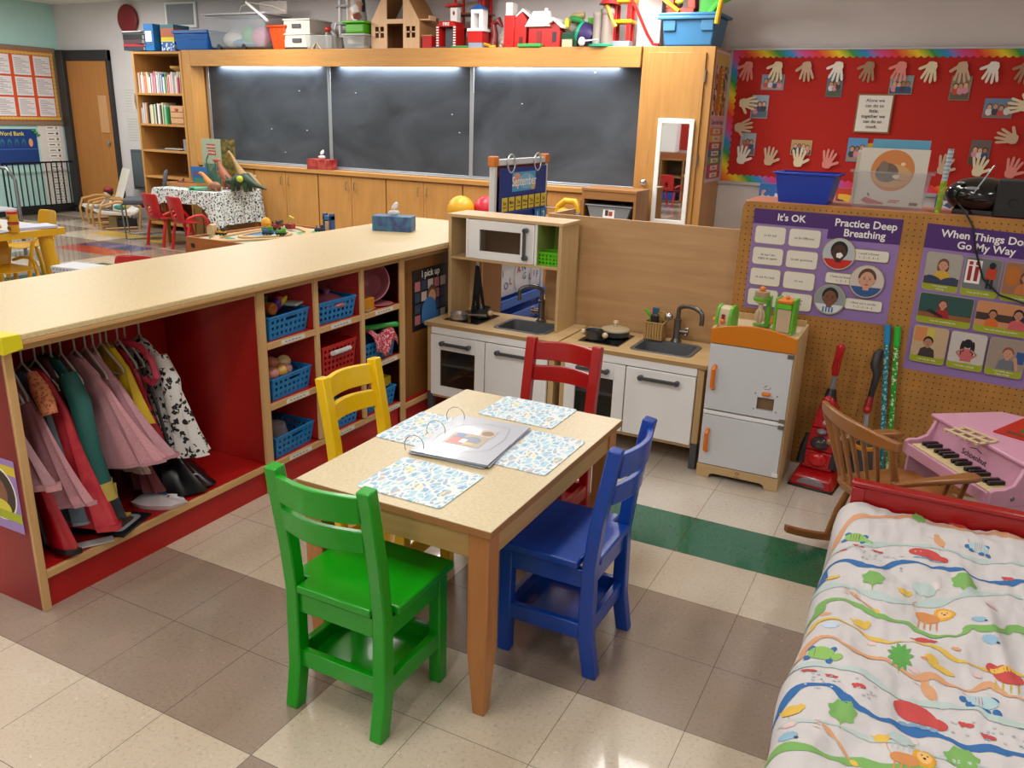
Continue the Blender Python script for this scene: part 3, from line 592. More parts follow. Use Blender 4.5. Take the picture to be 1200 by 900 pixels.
def costumes():
    sheer = mat(0xc08a90, .85, kind='speck', sc=1.2, alpha=.9); sheer2 = mat(0xb88890, .85, kind='speck', sc=1.2, alpha=.92)
    mauve = mat(0x9a7478, .7); velvet = mat(0xb01c34, .55, kind='mottle', c2=0xc4383c, sc=20); cape = mat(0xa00c18, .35, coat=.2)
    dress(-1.315, .70, .36, .10, .235, mauve, 'mauve_dress', 'dusky mauve dress hanging nearest the red end panel', slope=.15, drift=.05, thick=.03, hem=(sheer, .02))
    dress(-1.27, .62, .15, .08, .23, cape, 'red_cape', 'red satin cape with black edging hanging behind the mauve dress', drift=.03, hem=(BLACK, .02), trim=BLACK, kf=3)
    dress(-1.225, .685, .25, .10, .25, sheer, 'sheer_pink_dress', 'sheer pink dress second from the end panel, hem pointing forward', slope=.28, drift=.07, hem=(sheer2, .012), seed=1, kf=7, fold=.007)
    dress(-1.185, .70, .20, .09, .17, mat(0x62727e, .6), 'slate_dress', 'slate blue dress with orange lace shoulder', drift=.03, hem=(mat(0x8a9aa4, .6), .01), seed=2)
    b = B(); L_ = mat(0xd08458, .8, kind='spots', c2=0x9a5638, sc=90)
    b.tube([(.05, 0, .70), (.09, -.008, .66), (.12, -.012, .62), (.135, -.015, .585)], [.015, .028, .027, .024], L_, 10)
    M1(b, 'lace_shawl', 'orange lace shawl on the hanger next to the slate blue dress', 'shawl', (-2.13, -1.20, 0))
    dress(-1.14, .70, .185, .10, .235, velvet, 'crimson_velvet_dress', 'crimson crushed velvet dress reaching lowest of the near costumes', drift=.06, seed=3, hem=(velvet, .02), thick=.05)
    dress(-1.12, .74, .3, .08, .13, mat(0x3a0c14, .7), 'maroon_tunic', 'dark maroon tunic behind the crimson velvet dress', drift=-.02, seed=5)
    dress(-1.085, .73, .26, .11, .20, mat(0x14504f, .65), 'teal_coat', 'dark teal coat with long sleeves and mustard cuffs', drift=.02, seed=4, sleeve=(mat(0x14564f, .65), .30, .10, mat(0xb09a48, .7)), hem=(mat(0xb09a48, .7), .05))
    dress(-1.045, .6, .16, .08, .16, mat(0x3d4248, .75), 'grey_costume', 'dark grey costume trailing on the shelf floor', drift=.03, seed=7)
    dress(-1.0, .71, .33, .12, .26, sheer, 'large_sheer_pink_dress', 'large sheer pink dress in the middle, its hem flaring furthest out', slope=.25, drift=.12, hem=(sheer2, .012), seed=6, thick=.055, kf=7, fold=.008)
    dress(-.945, .71, .36, .10, .25, sheer2, 'pleated_pink_dress', 'sheer pink dress behind the large one, next to the yellow shirt', slope=.12, drift=.12, hem=(sheer, .012), seed=8, thick=.05, kf=6, fold=.008)
    dress(-.935, .5, .29, .09, .17, mat(0xb09a8c, .7), 'cream_pleated_skirt', 'cream pleated skirt under the sheer pink dresses', drift=.05, kf=12, fold=.006)
    dress(-.965, .45, .33, .06, .13, mat(0x5e6668, .7), 'grey_skirt', 'small grey skirt in front of the cream pleated skirt', drift=.05, kf=6, seed=3)
    dress(-.875, .72, .45, .09, .13, mat(0xc9a80c, .6), 'yellow_shirt', 'bright yellow shirt hanging behind the sheer pink dresses', drift=.05, seed=2)
    dress(-.86, .42, .18, .08, .15, mat(0x5c0c12, .6), 'dark_red_skirt', 'dark red skirt beside the black shiny cape', drift=.03, kf=6, seed=1)
    dress(-.83, .70, .34, .08, .15, mat(0x9c1220, .5, kind='spots', c2=0x14090c, sc=22), 'red_black_dress', 'red and black dress with pink collar beside the spotted coat', drift=.03, seed=3)
    b = B().tube([(-.04, -.01, .71), (.04, -.012, .70), (.09, -.012, .66), (.11, -.014, .60), (.085, -.014, .575), (.05, -.012, .585)], .012, mat(0xb8304e, .5), 8)
    M1(b, 'pink_padded_hanger', 'pink padded collar looped over the red and black dress', 'collar', (-2.1, -.80, 0))
    dal = mat(0xc9c6c2, .7, kind='spots', c2=0x0c0c0e, sc=42)
    dress(-.74, .71, .30, .13, .22, dal, 'dalmatian_coat', 'white coat with black dalmatian spots, last costume on the rail', drift=.06, thick=.07, seed=5, sleeve=(dal, .22, .07), trim=BLACK)
    dress(-.72, .35, .145, .08, .17, mat(0x0e0f13, .22), 'black_satin_cape', 'shiny black satin cape spreading onto the shelf floor under the spotted coat', drift=.07, thick=.12, kf=4, fold=.01, seed=1)
    ys = [-1.335, -1.315, -1.28, -1.27, -1.225, -1.185, -1.14, -1.11, -1.085, -1.05, -1.0, -.96, -.93, -.90]
    own = ['mauve dress', 'mauve dress, second one', 'red cape', 'red cape, second one', 'sheer pink dress', 'slate dress', 'crimson velvet dress', 'maroon tunic', 'teal coat', 'dark grey costume', 'large sheer pink dress', 'pleated pink dress', 'cream pleated skirt', 'cream skirt, empty one']
    for k, y in enumerate(ys):
        hanger(y+.002, lab='pale plastic hanger on the costume rail above the '+own[k], tilt=(-.15, .1, .2, -.05)[k % 4], w=.075+.01*(k % 3))
    for y, n in ((-.875, 'yellow shirt'), (-.83, 'red and black dress'), (-.80, 'pink padded collar'), (-.74, 'dalmatian spotted coat')): hanger(y, lab='pale hanger on the costume rail above the '+n, w=.08)
    # things on the bay floor
    b = B(); m = mat(0xe6dce2, .3, alpha=.9); r = random.Random(2); K = 14
    P = [(.09*math.cos(2*PI*k/K)*(1+.15*r.random()), .06*math.sin(2*PI*k/K)*(1+.2*r.random())) for k in range(K)]
    b.add([(0, 0, .03)]+[(x, y, .0+.02*r.random()) for x, y in P]+[(x*.9, y*.9, -.002) for x, y in P], [(0, 1+k, 1+(k+1) % K) for k in range(K)]+[(1+k, 1+K+k, 1+K+(k+1) % K, 1+(k+1) % K) for k in range(K)], m)
    b.box(-.03, .03, -.025, .02, .018, .0215, mat(0xa81c1c, .5)).box(-.02, .015, .018, .04, .014, .0205, mat(0x2a6a90, .5)).box(.0, .05, .03, .042, .01, .017, WHITE)
    M1(b, 'plastic_bag', 'crumpled clear plastic bag with red print on the costume bay floor', 'bag', (-1.985, -.86, .134), rz=.5, smooth=False)
    f = F((0, 0, .008), (1, 0, 0), (0, 1, 0)); f.sheet(.26, .17, mat(0x17181c, .3), .008); f.rrect(.02, .02, .22, .13, .02, mat(0x8a8c8e, .4)); f.rrect(.035, .035, .19, .10, .02, mat(0x4a3a34, .4)); f.el(.13, .085, .07, .035, mat(0xa85c20, .5), n=14)
    M1(f, 'picture_book', 'dark picture book with a brown cover picture lying in the costume bay', 'book', (-2.12, -1.19, .134), rz=.35, smooth=False)
    M1(B().box(-.02, .02, -.07, .07, 0, .006, mat(0xb8b4b4, .4)), 'white_tag', 'white card strip beside the dark picture book', 'card', (-1.93, -1.185, .134), rz=-.5, bevel=.002)
    b = B()
    for k in range(5): a = 2*PI*k/5; b.tube([(0, 0, .008), (.022*math.cos(a), .022*math.sin(a), .008)], [.009, .005], mat(0xc99a1c, .5), 6)
    M1(b, 'yellow_star', 'small yellow star toy on the red bay floor', 'toy', (-2.0, -1.0, .134))
costumes()
# ---------------------------------------------------------------- cubby baskets and what is in them
def basket(name, label, loc, m, lx=.34, wy=.245, h=.092, rz=0, group='blue baskets in the cubbies', cell=.013, handle=True, cat='basket', solid=.003):
    t = T(name, label, cat, loc, rz, group); b = B(); e = .92
    def side(P0, P1, Q0, Q1, hole=True):   # bottom edge P0-P1, top edge Q0-Q1
        P0, P1, Q0, Q1 = map(Vector, (P0, P1, Q0, Q1)); n = max(4, int((P1-P0).length/cell)); n += 1-n % 2; q = max(3, int(h/cell)); q += 1-q % 2
        g = [[(P0.lerp(P1, i/n)).lerp(Q0.lerp(Q1, i/n), j/q) for i in range(n+1)] for j in range(q+1)]
        vs = [tuple(p) for row in g for p in row]; fs = []
        for j in range(q):
            for i in range(n):
                if i % 2 and j % 2 and 0 < i < n-1 and j < q-1: continue
                if hole and handle and j == q-2 and abs(i-n/2) < n*.12: continue
                fs.append((j*(n+1)+i, j*(n+1)+i+1, (j+1)*(n+1)+i+1, (j+1)*(n+1)+i))
        b.add(vs, fs, m)
    X, Y = lx/2, wy/2; x, y = X*e, Y*e
    side((x, -y, 0), (x, y, 0), (X, -Y, h), (X, Y, h)); side((-x, y, 0), (-x, -y, 0), (-X, Y, h), (-X, -Y, h))
    side((x, y, 0), (-x, y, 0), (X, Y, h), (-X, Y, h), False); side((-x, -y, 0), (x, -y, 0), (-X, -Y, h), (X, -Y, h), False)
    b.add([(x, -y, 0), (x, y, 0), (-x, y, 0), (-x, -y, 0)], [(0, 1, 2, 3)], m)
    b.build('body', t, solid=solid, smooth=False)
    r = B(); r.tube([(X, -Y, h), (X, Y, h), (-X, Y, h), (-X, -Y, h)], .005, m, 8, closed=True); r.build('rim', t)
    return t
def cubbies():
    BL = mat(0x1677b8, .4)
    Z = [.633, .379, .126]; Y = [-.214, .10, .408]
    pos = {(0, 0): 'top left cubby full of play food', (1, 0): 'top middle cubby holding a pink teapot lid', (0, 1): 'middle row left cubby full of plastic eggs', (2, 1): 'middle row right cubby under the red bandana', (0, 2): 'bottom left cubby holding a grey kettle', (1, 2): 'bottom middle cubby holding white cups', (2, 2): 'bottom right cubby with a yellow tub'}
    for (c, r_), n in pos.items():
        basket('plastic_basket', 'blue perforated basket in the '+n, (-2.085, Y[c]+(.0 if c else -.005), Z[r_]+.001), BL, wy=.25 if c < 2 else .235, rz=.06 if c == 0 else -.03)
    t = basket('red_basket', 'tall red perforated basket with a white handle in the middle cubby', (-2.085, Y[1], Z[1]+.001), mat(0xb4140f, .4), h=.15, group=None, handle=False, wy=.235)
    B().tube([(.172, -.055, .115), (.185, -.055, .12), (.185, .055, .12), (.172, .055, .115)], .011, mat(0xc9cac8, .4), 8).build('handle', t, label='white handle')
    def E(name, lab, loc, r, c, cat='toy', rz=0, ry=0, rough=.35, group=None, extra=None):
        b = B(); b.ell((0, 0, 0), r, mat(c, rough), 14, rz=rz, ry=ry)
        if extra: extra(b)
        M1(b, name, lab, cat, loc, group=group)
    X = -2.0
    # play food of the top left basket
    b = B().box(-.05, .05, -.03, .05, 0, .10, mat(0x4a5a56, .5)); M1(b, 'toy_carton', 'dark green toy carton at the back of the top left basket', 'toy', (-2.07, -.265, .69), bevel=.004)
    b = B().lathe((0, 0, 0), [(.024, -.02), (.028, 0), (.024, .014), (.018, .016), (.002, .01)], mat(0xb06018, .5), 14, ax='x'); M1(b, 'toy_onion', 'orange ringed toy vegetable in the top left basket', 'toy', (X+.03, -.255, .745))
    E('toy_aubergine', 'purple toy aubergine in the top left basket', (X+.02, -.215, .75), (.022, .022, .036), 0x5a2a80, ry=.6)
    E('toy_banana', 'yellow toy banana in the top left basket', (X, -.175, .745), (.014, .014, .05), 0xd8b820, ry=.9, rz=1.2)
    E('toy_tomato', 'shiny red toy tomato in the top left basket', (X-.02, -.16, .765), (.026, .026, .024), 0x9c1014)
    M1(B().box(-.05, .05, -.035, .035, 0, .012, mat(0xb8c0b8, .5)), 'toy_plate', 'pale toy dish lying in the top left basket', 'toy', (X-.0, -.115, .735), rz=.3, bevel=.004)
    M1(B().lathe((0, 0, 0), [(.085, 0), (.09, .008), (.075, .03), (.04, .045), (.014, .05), (.014, .062), (.018, .07), (.002, .074)], mat(0x9c5a6c, .3), 22), 'pink_pot_lid', 'pink toy pot with lid in the top middle basket', 'toy pot', (-2.0, .125, .69))
    E('brown_toy_bread', 'brown toy bun behind the pink pot lid', (-2.17, .0, .775), (.045, .04, .03), 0x6e2c10)
    # plastic eggs
    for k, (x, y, z, c, n) in enumerate(((.03, -.27, .0, 0xc98a78, 'pink egg nearest the left corner'), (.035, -.225, .004, 0xc9a050, 'golden egg'), (-.01, -.235, .03, 0xb47058, 'coral egg on top'), (0, -.17, .024, 0xcdb984, 'cream egg'), (-.06, -.28, .02, 0xa88a58, 'tan egg at the back'), (-.06, -.20, .025, 0xa05040, 'brick-coloured egg at the back'), (.02, -.185, -.002, 0xb8888c, 'rosy egg'))):
        E('plastic_egg', n+' in the basket of eggs in the middle row', (X+x, y, .475+z), (.030, .036, .028), c, 'toy egg', rz=k, group='plastic eggs in the basket')
    M1(B().lathe((0, 0, 0), [(.04, -.04), (.05, 0), (.04, .04), (.02, .05), (.002, .052)], mat(0x8c868c, .3), 18).lathe((.0, -.05, .0), [(.012, -.025), (.02, -.01), (.012, .03)], mat(0x4a484e, .35), 12, ax='y'), 'grey_kettle', 'round grey toy kettle in the bottom left basket', 'toy kettle', (-2.01, -.225, .195))
    for y, n in ((.07, 'left'), (.11, 'right')): M1(B().lathe((0, 0, 0), [(.012, 0), (.022, .004), (.026, .035), (.022, .035), (.018, .006), (.002, .005)], mat(0xa8a4ae, .35), 14), 'toy_cup', 'small white toy cup, %s of the pair in the bottom middle basket' % n, 'toy cup', (-1.98, y+.05, .2), group='toy cups in the bottom basket')
    # top right cubby: pink bowl, yellow box, plates
    b = B(); b.M = Matrix.Rotation(1.05, 4, 'X') @ Matrix.Rotation(.5, 4, 'Y')
    b.lathe((0, 0, 0), [(.035, -.04), (.07, -.02), (.098, .025), (.105, .05), (.1, .052), (.09, .03), (.06, -.01), (.002, -.025)], mat(0xb8707c, .3), 26)
    M1(b, 'pink_mixing_bowl', 'pink toy mixing bowl tipped on its side in the top right cubby', 'bowl', (-2.03, .475, .725))
    M1(B().box(-.05, .05, -.04, .04, 0, .055, mat(0xc8820c, .45)), 'yellow_box', 'yellow-orange toy box beside the pink bowl', 'box', (-1.98, .345, .634), bevel=.004)
    b = B().lathe((0, 0, 0), [(.06, 0), (.075, .006), (.07, .007), (.002, .004)], mat(0xb0646c, .35), 20); M1(b, 'pink_plate', 'pink toy plate lying flat in the top right cubby', 'plate', (-1.975, .47, .634))
    M1(B().box(-.03, .03, -.05, .05, 0, .004, mat(0x9c8a60, .5)), 'recipe_card', 'patterned card lying at the front edge of the top right cubby', 'card', (-1.945, .34, .634), rz=.3)
    # bandana, frog pan in the middle right cubby
    b = B(); K, N = 14, 10; vs = []; r = random.Random(6)
    for i in range(N+1):
        for k in range(K+1):
            u, v = i/N, k/K; y = -.10+.17*v; x = -.02+.15*u; z = .0
            if u > .45: x = -.02+.0675+.02*math.sin((u-.45)*3); z = -(u-.45)*.16*(1-.35*abs(v-.35)-.3*math.sin(v*9))
            vs.append((x, y, z+.02*math.sin(v*7+u*3)+.012*math.sin(u*9)))
    b.add(vs, [(i*(K+1)+k, i*(K+1)+k+1, (i+1)*(K+1)+k+1, (i+1)*(K+1)+k) for i in range(N) for k in range(K)], mat(0xb01a30, .7, kind='spots', c2=0xd8b8bc, sc=110))
    M1(b, 'red_bandana', 'crumpled red patterned bandana hanging over the blue basket', 'cloth', (-1.955, .44, .50), solid=.003)
    M1(B().lathe((-.06, -.1, 0), [(.05, 0), (.06, .02), (.055, .02), (.045, .004), (.002, .004)], mat(0x1e7a34, .35), 18).tube([(0, -.06, .02), (.04, .06, .022), (.06, .13, .016)], [.016, .012, .015], mat(0x2aa03c, .35), 8), 'green_pan', 'green toy frying pan with its handle sticking out over the basket', 'toy pan', (-1.98, .42, .51))
    E('green_vegetable', 'dark green toy vegetable above the basket under the bandana', (-2.06, .33, .545), (.04, .045, .035), 0x2c4018)
    M1(B().box(-.05, .05, -.05, .05, 0, .05, mat(0xc8a818, .45)), 'yellow_tub', 'small yellow tub standing in the bottom right basket', 'tub', (-2.0, .49, .21), bevel=.006)
    M1(B().tube([(0, -.04, 0), (.0, -.02, .03), (0, .02, .03), (0, .04, 0)], .014, mat(0xc06a70, .4), 8), 'pink_ring_toy', 'pink arch-shaped toy in the bottom right basket', 'toy', (-1.985, .43, .215))
cubbies()
# ---------------------------------------------------------------- child chairs
def chair(name, label, c, loc, rz, group='four painted chairs round the table'):
    t = T(name, label, 'chair', loc, rz, group); m = mat(c, .3, coat=.12); w = .155; ch = .02
    H = [(.105, -.155, 0), (.105, -.165, .04)]
    for s in (-1, 1):
        # rear leg and post: slightly splayed foot, leaning back above the seat
        P = [(-.170, 0), (-.150, .12), (-.145, .34), (-.160, .48), (-.195, .70), (-.160, .705), (-.122, .48), (-.108, .34), (-.108, .12), (-.130, 0)]
        b = B().prism(P, s*w-ch*(s > 0)*1.9, s*w+ch*(s < 0)*1.9, m, 'yz'); b.build('rear_leg', t, bevel=.004)
        b = B().box(min(s*w, s*(w-.036)), max(s*w, s*(w-.036)), .105, .145, 0, .345, m); b.build('front_leg', t, bevel=.004)
        B().box(min(s*(w-.006), s*(w-.024)), max(s*(w-.006), s*(w-.024)), -.115, .11, .28, .335, m).build('side_rail', t, bevel=.002)
        B().box(min(s*(w-.004), s*(w-.026)), max(s*(w-.004), s*(w-.026)), -.115, .11, .115, .165, m).build('lower_rail', t, bevel=.003)
    B().box(-w+.03, w-.03, .118, .136, .28, .335, m).build('front_rail', t, bevel=.002); B().box(-w+.03, w-.03, -.135, -.117, .28, .335, m).build('rear_rail', t, bevel=.002)
    B().box(-w+.03, w-.03, .118, .138, .115, .165, m).build('lower_front_rail', t, bevel=.003); B().box(-w+.03, w-.03, -.137, -.115, .115, .165, m).build('lower_rear_rail', t, bevel=.003)
    B().box(-w+.02, w-.02, -.12, .12, .112, .124, m).build('lower_shelf', t)
    P = [(-w-.012, .16), (w+.012, .16), (w+.012, -.10), (w-.04, -.10), (w-.04, -.15), (-w+.04, -.15), (-w+.04, -.10), (-w-.012, -.10)]
    B().prism(P, .343, .366, m, 'xy').build('seat', t, bevel=.005)
    for z0, z1, y in ((.615, .685, -.178), (.535, .592, -.164)):
        b = B(); n = 12; V = []
        for q in range(n+1):
            x = -w+.034+(2*w-.068)*q/n; d = -.028*math.sin(PI*q/n); zz = .004*math.sin(PI*q/n)
            V.append([(x, y+d-.009, z0), (x, y+d+.009, z0), (x, y+d+.003, z1+zz), (x, y+d-.015, z1+zz)])
        vs = [p for r in V for p in r]; fs = [(0, 1, 2, 3), tuple(4*n+k for k in (3, 2, 1, 0))]+[(4*q+k, 4*q+4+k, 4*q+4+(k+1) % 4, 4*q+(k+1) % 4) for q in range(n) for k in range(4)]
        b.add(vs, fs, m); b.build('back_slat', t, bevel=.003)
    return t
chair('green_chair', 'bright green wooden chair pulled up to the near end of the table', 0x07980f, (-.81, -1.175, 0), 0)
chair('blue_chair', 'royal blue wooden chair on the right side of the table', 0x083f9c, (-.45, -.69, 0), PI/2)
chair('yellow_chair', 'yellow wooden chair on the left side of the table by the cubbies', 0xe8c00e, (-1.12, -.615, 0), -PI/2)
chair('red_chair', 'red wooden chair at the far end of the table by the play kitchens', 0xa50f12, (-.825, -.085, 0), PI)
# ---------------------------------------------------------------- table and its things
def table():
    t = T('play_table', 'child-height beech table with a cream top in the middle of the chairs', 'table', (-.765, -.69, 0)); bz = mat(0xba7d45, .38, kind='wood', ax='z', c2=0xa76b36)
    X, Y = .302, .457
    LM = mat(0xcab992, .38, kind='speck')
    B().box(-X, X, -Y, Y, .5575, .56, LM).box(-X, X, -Y, Y, .538, .5576, mat(0x9c6b3a, .45)).build('tabletop', t, bevel=.004)
    for sx in (-1, 1):
        for sy in (-1, 1):
            x, y = sx*(X-.012), sy*(Y-.012)
            def q(i, z): return [(x, y, z), (x-sx*i, y, z), (x-sx*i, y-sy*i, z), (x, y-sy*i, z)]
            b = B(); b.hexa([(a-sx*.008, c-sy*.008, z) for a, c, z in q(.034, 0)], [(a-sx*.0, c-sy*.0, z) for a, c, z in q(.058, .2)], bz); b.hexa(q(.058, .2), q(.058, .538), bz); b.build('leg', t, bevel=.003)
    b = BEECH
    for sy in (-1, 1): B().box(-X+.07, X-.07, sy*(Y-.02)-(.018 if sy > 0 else 0), sy*(Y-.02)+(.018 if sy < 0 else 0), .462, .537, mat(0xbf9a62, .42, kind='wood', ax='x', c2=0xae8850)).build('apron', t, bevel=.002)
    for sx in (-1, 1): B().box(sx*(X-.02)-(.018 if sx > 0 else 0), sx*(X-.02)+(.018 if sx < 0 else 0), -Y+.07, Y-.07, .462, .537, mat(0xbf9a62, .42, kind='wood', ax='y', c2=0xae8850)).build('apron', t, bevel=.002)
    fl = mat(0xdbe3e4, .5, kind='floral')
    def placemat(x, y, lab, w, h, rz=0):
        P = []
        for cx, cy, a0 in ((w/2-.012, -h/2+.012, -90), (w/2-.012, h/2-.012, 0), (-w/2+.012, h/2-.012, 90), (-w/2+.012, -h/2+.012, 180)):
            for k in range(4): a = math.radians(a0+30*k); P.append((cx+.012*math.cos(a), cy+.012*math.sin(a)))
        M1(B().prism(P, 0, .0022, fl, 'xy'), 'placemat', lab, 'placemat', (x, y, .5605), rz=rz, group='floral placemats on the table', smooth=False)
    placemat(-.765, -.99, 'floral placemat in front of the green chair', .265, .235); placemat(-.765, -.335, 'floral placemat in front of the red chair', .275, .215)
    placemat(-.95, -.655, 'floral placemat under the ring book, nearest the yellow chair', .235, .27); placemat(-.60, -.635, 'floral placemat in front of the blue chair', .22, .30)
    t = T('ring_book', 'ring-bound laminated book of white pages lying across the placemats', 'book', (-.79, -.67, .5635), .09)
    PL = mat(0xb2b8c4, .32, coat=.25)
    for k in range(4): 
        b = B(); a = .004*k; b.M = Matrix.Rotation((-.05, .03, -.02, 0)[k], 4, 'Z')
        b.hexa([(-.125, -.17, .003*k), (.125, -.17, .003*k), (.125, .17, .003*k), (-.125, .17, .003*k)], [(-.125, -.17, .003*k+.0012), (.125, -.17, .003*k+.0012), (.125, .17, .003*k+.0012), (-.125, .17, .003*k+.0012)], PL); b.build('page', t)
    g = F((-.125, -.17, .0108), (1, 0, 0), (0, 1, 0), .0003); g.rect(.055, .10, .12, .10, mat(0xa89a80, .3)); g.rect(.065, .105, .05, .06, mat(0xb04a3a, .3)); g.el(.13, .15, .03, .03, mat(0x6a7a8c, .3), n=12); g.rect(.13, .19, .05, .06, mat(0xc0b0a0, .3)); g.el(.155, .22, .02, .02, mat(0x8a6a4a, .3), n=10)
    for (x, y, w_, h_, c) in ((.07, .16, .03, .03, 0x3a6aa0), (.10, .12, .02, .03, 0xe0e0e0), (.12, .11, .03, .02, 0xc8a860)): g.rect(x, y, w_, h_, mat(c, .3))
    g.line([(.03, .08), (.02, .16), (.05, .26), (.12, .30), (.2, .29), (.22, .2), (.21, .10), (.15, .06), (.03, .08)], .0014, mat(0x8c96a8, .3)); g.build('cover_picture', t, smooth=False)
    for y in (-.14, 0, .14):
        b = B(); b.tube([(-.125+.032*math.cos(a), y+.006*math.sin(a), .014+.030*math.sin(a)) for a in [2*PI*k/20 for k in range(20)]], .0012, STEEL, 5, closed=True); b.build('ring', t)
table()
# ---------------------------------------------------------------- play kitchens
BI = mat(0xcdaf80, .42, kind='wood', ax='x', c2=0xc0a070); BIZ = mat(0xcdaf80, .42, kind='wood', ax='z', c2=0xc0a070)
DGR = mat(0x474a4d, .4)
def kitchen(x0, w_, label, hutch):
    t = T('play_kitchen', label, 'play kitchen', (x0, .765, 0), group='two wooden play kitchens'); D = .39
    b = B()
    # worktop with a sink cut-out
    sx0, sx1, sy0, sy1 = w_-.38, w_-.115, .09, .30
    for a in ((0, sx0, 0, D), (sx1, w_, 0, D), (sx0, sx1, 0, sy0), (sx0, sx1, sy1, D)): b.box(a[0], a[1], a[2], a[3], .482, .5, BI)
    b.build('counter', t)
    B().box(0, w_, -.0015, .0, .482, .5, mat(0xa98a5c, .5)).build('counter_edge', t)
    for x in (0.012, w_-.042):
        for y in (.012, D-.04): B().box(x, x+.03, y, y+.03, .125, .481, BIZ).build('post', t, bevel=.002); B().box(x-.001, x+.031, y-.001, y+.031, 0, .126, DGR).build('foot', t, bevel=.003, label='dark grey plastic foot')
    B().box(.012, .025, .04, D-.04, .125, .481, BIZ).build('side_panel', t); B().box(w_-.025, w_-.012, .04, D-.04, .125, .481, BIZ).build('side_panel', t)
    B().box(.04, w_-.04, D-.02, D-.012, .12, .481, mat(0x6b5138, .6)).build('back_panel', t)
    B().box(.025, w_-.025, .012, D-.02, .10, .116, BI).build('bottom_board', t, bevel=.002); B().box(.04, w_/2, .03, D-.03, .27, .282, mat(0xd0d2d2, .5)).build('inner_shelf', t)
    B().box(.0421, w_-.0421, .002, .02, .444, .481, WHITE).build('fascia', t, bevel=.002, label='white rail under the counter')
    m_ = w_/2-.01
    # oven door with window
    x1, x2, z1, z2 = .043, m_-.004, .12, .44
    o = B().box(x1, x1+.055, -.006, .012, z1, z2, WHITE).box(x2-.055, x2, -.006, .012, z1, z2, WHITE).box(x1+.055, x2-.055, -.006, .012, z1, z1+.05, WHITE).box(x1+.055, x2-.055, -.006, .012, z2-.075, z2, WHITE).build('oven_door', t, bevel=.0015)
    B().box(x1+.055, x2-.055, .001, .004, z1+.05, z2-.075, mat(0x2a2018, .08, alpha=.5)).build('window', o, label='dark see-through window')
    def handle(xa, xb, z, par):
        b = B().box(xa, xb, -.032, -.022, z-.008, z+.008, DGR)
        for x in (xa, xb): b.lathe((x, -.02, z), [(.011, -.014), (.013, -.008), (.011, .014)], DGR, 12, ax='y')
        b.build('handle', par, bevel=.002, label='dark grey bar handle')
    handle(x1+.075, x2-.085, z2-.037, o)
    o2 = B().box(m_+.001, w_-.043, -.006, .012, .12, .44, WHITE).build('cupboard_door', t, bevel=.0025); handle(m_+.075, w_-.043-.08, .403, o2)
    # hob
    h = B().box(.065, .27, .08, .32, .5, .503, STEEL).box(.069, .266, .084, .316, .503, .505, mat(0x0c0c0e, .1)).build('hob', t, label='black glossy hob with steel rim')
    for (cx, cy) in ((.13, .15), (.2, .26)): B().tube([(cx+.04*math.cos(2*PI*k/20), cy+.04*math.sin(2*PI*k/20), .5052) for k in range(20)], .0012, mat(0x5a5c60, .4), 4, closed=True).build('hob_ring', h)
    # sink
    sk = B(); g = mat(0x64686c, .35, .3); r = .02
    def rr(x0, x1, y0, y1, rr_, z):
        P = []
        for cx, cy, a0 in ((x1-rr_, y0+rr_, -90), (x1-rr_, y1-rr_, 0), (x0+rr_, y1-rr_, 90), (x0+rr_, y0+rr_, 180)):
            for k in range(6): a = math.radians(a0+18*k); P.append((cx+rr_*math.cos(a), cy+rr_*math.sin(a), z))
        return P
    L_ = [rr(sx0-.016, sx1+.016, sy0-.016, sy1+.016, .04, .5005), rr(sx0-.012, sx1+.012, sy0-.012, sy1+.012, .037, .504), rr(sx0+.004, sx1-.004, sy0+.004, sy1-.004, .03, .503), rr(sx0+.012, sx1-.012, sy0+.012, sy1-.012, .028, .445)]
    vs = [p for l in L_ for p in l]; n = 24
    sk.add(vs, [(j*n+k, j*n+(k+1) % n, (j+1)*n+(k+1) % n, (j+1)*n+k) for j in range(3) for k in range(n)]+[tuple(3*n+k for k in range(n))], g); sk.build('sink', t, label='grey sunken sink')
    tm = mat(0x6c6a68, .3, .7); cx, cy = (sx0+sx1)/2+.005, sy1+.04
    b = B().lathe((cx, cy, .5), [(.026, 0), (.028, .004), (.02, .01), (.017, .02), (.017, .105), (.02, .108), (.02, .112), (.012, .114), (.012, .12)], tm, 18)
    hd = -1 if hutch else 1
    P = [(cx, cy, .61), (cx, cy, .655)]+[(cx+(hd*.13 if not hutch else -.10)*(1-math.cos(a))/2*1.0, cy-.06*(1-math.cos(a))/2, .655+.03*math.sin(a)) for a in [PI*k/10 for k in range(11)]]
    e = P[-1]; P.append((e[0], e[1], e[2]-.045)); b.tube(P, .0105, tm, 12); b.build('tap', t, label='bent grey mixer tap')
    b = B(); b.lathe((cx, cy-.0, .553), [(.012, .015), (.014, .04), (.016, .042), (.016, .055), (.002, .056)] if not hutch else [(.002, -.056), (.016, -.055), (.016, -.042), (.014, -.04), (.012, -.015)], STEEL, 14, ax='x'); q = .048 if not hutch else -.048
    for a in range(4): b.tube([(cx+q, cy, .553), (cx+q, cy+.026*math.cos(a*PI/2+.6), .553+.026*math.sin(a*PI/2+.6))], .005, STEEL, 6)
    b.build('tap_wheel', t, label='steel cross-shaped tap wheel')
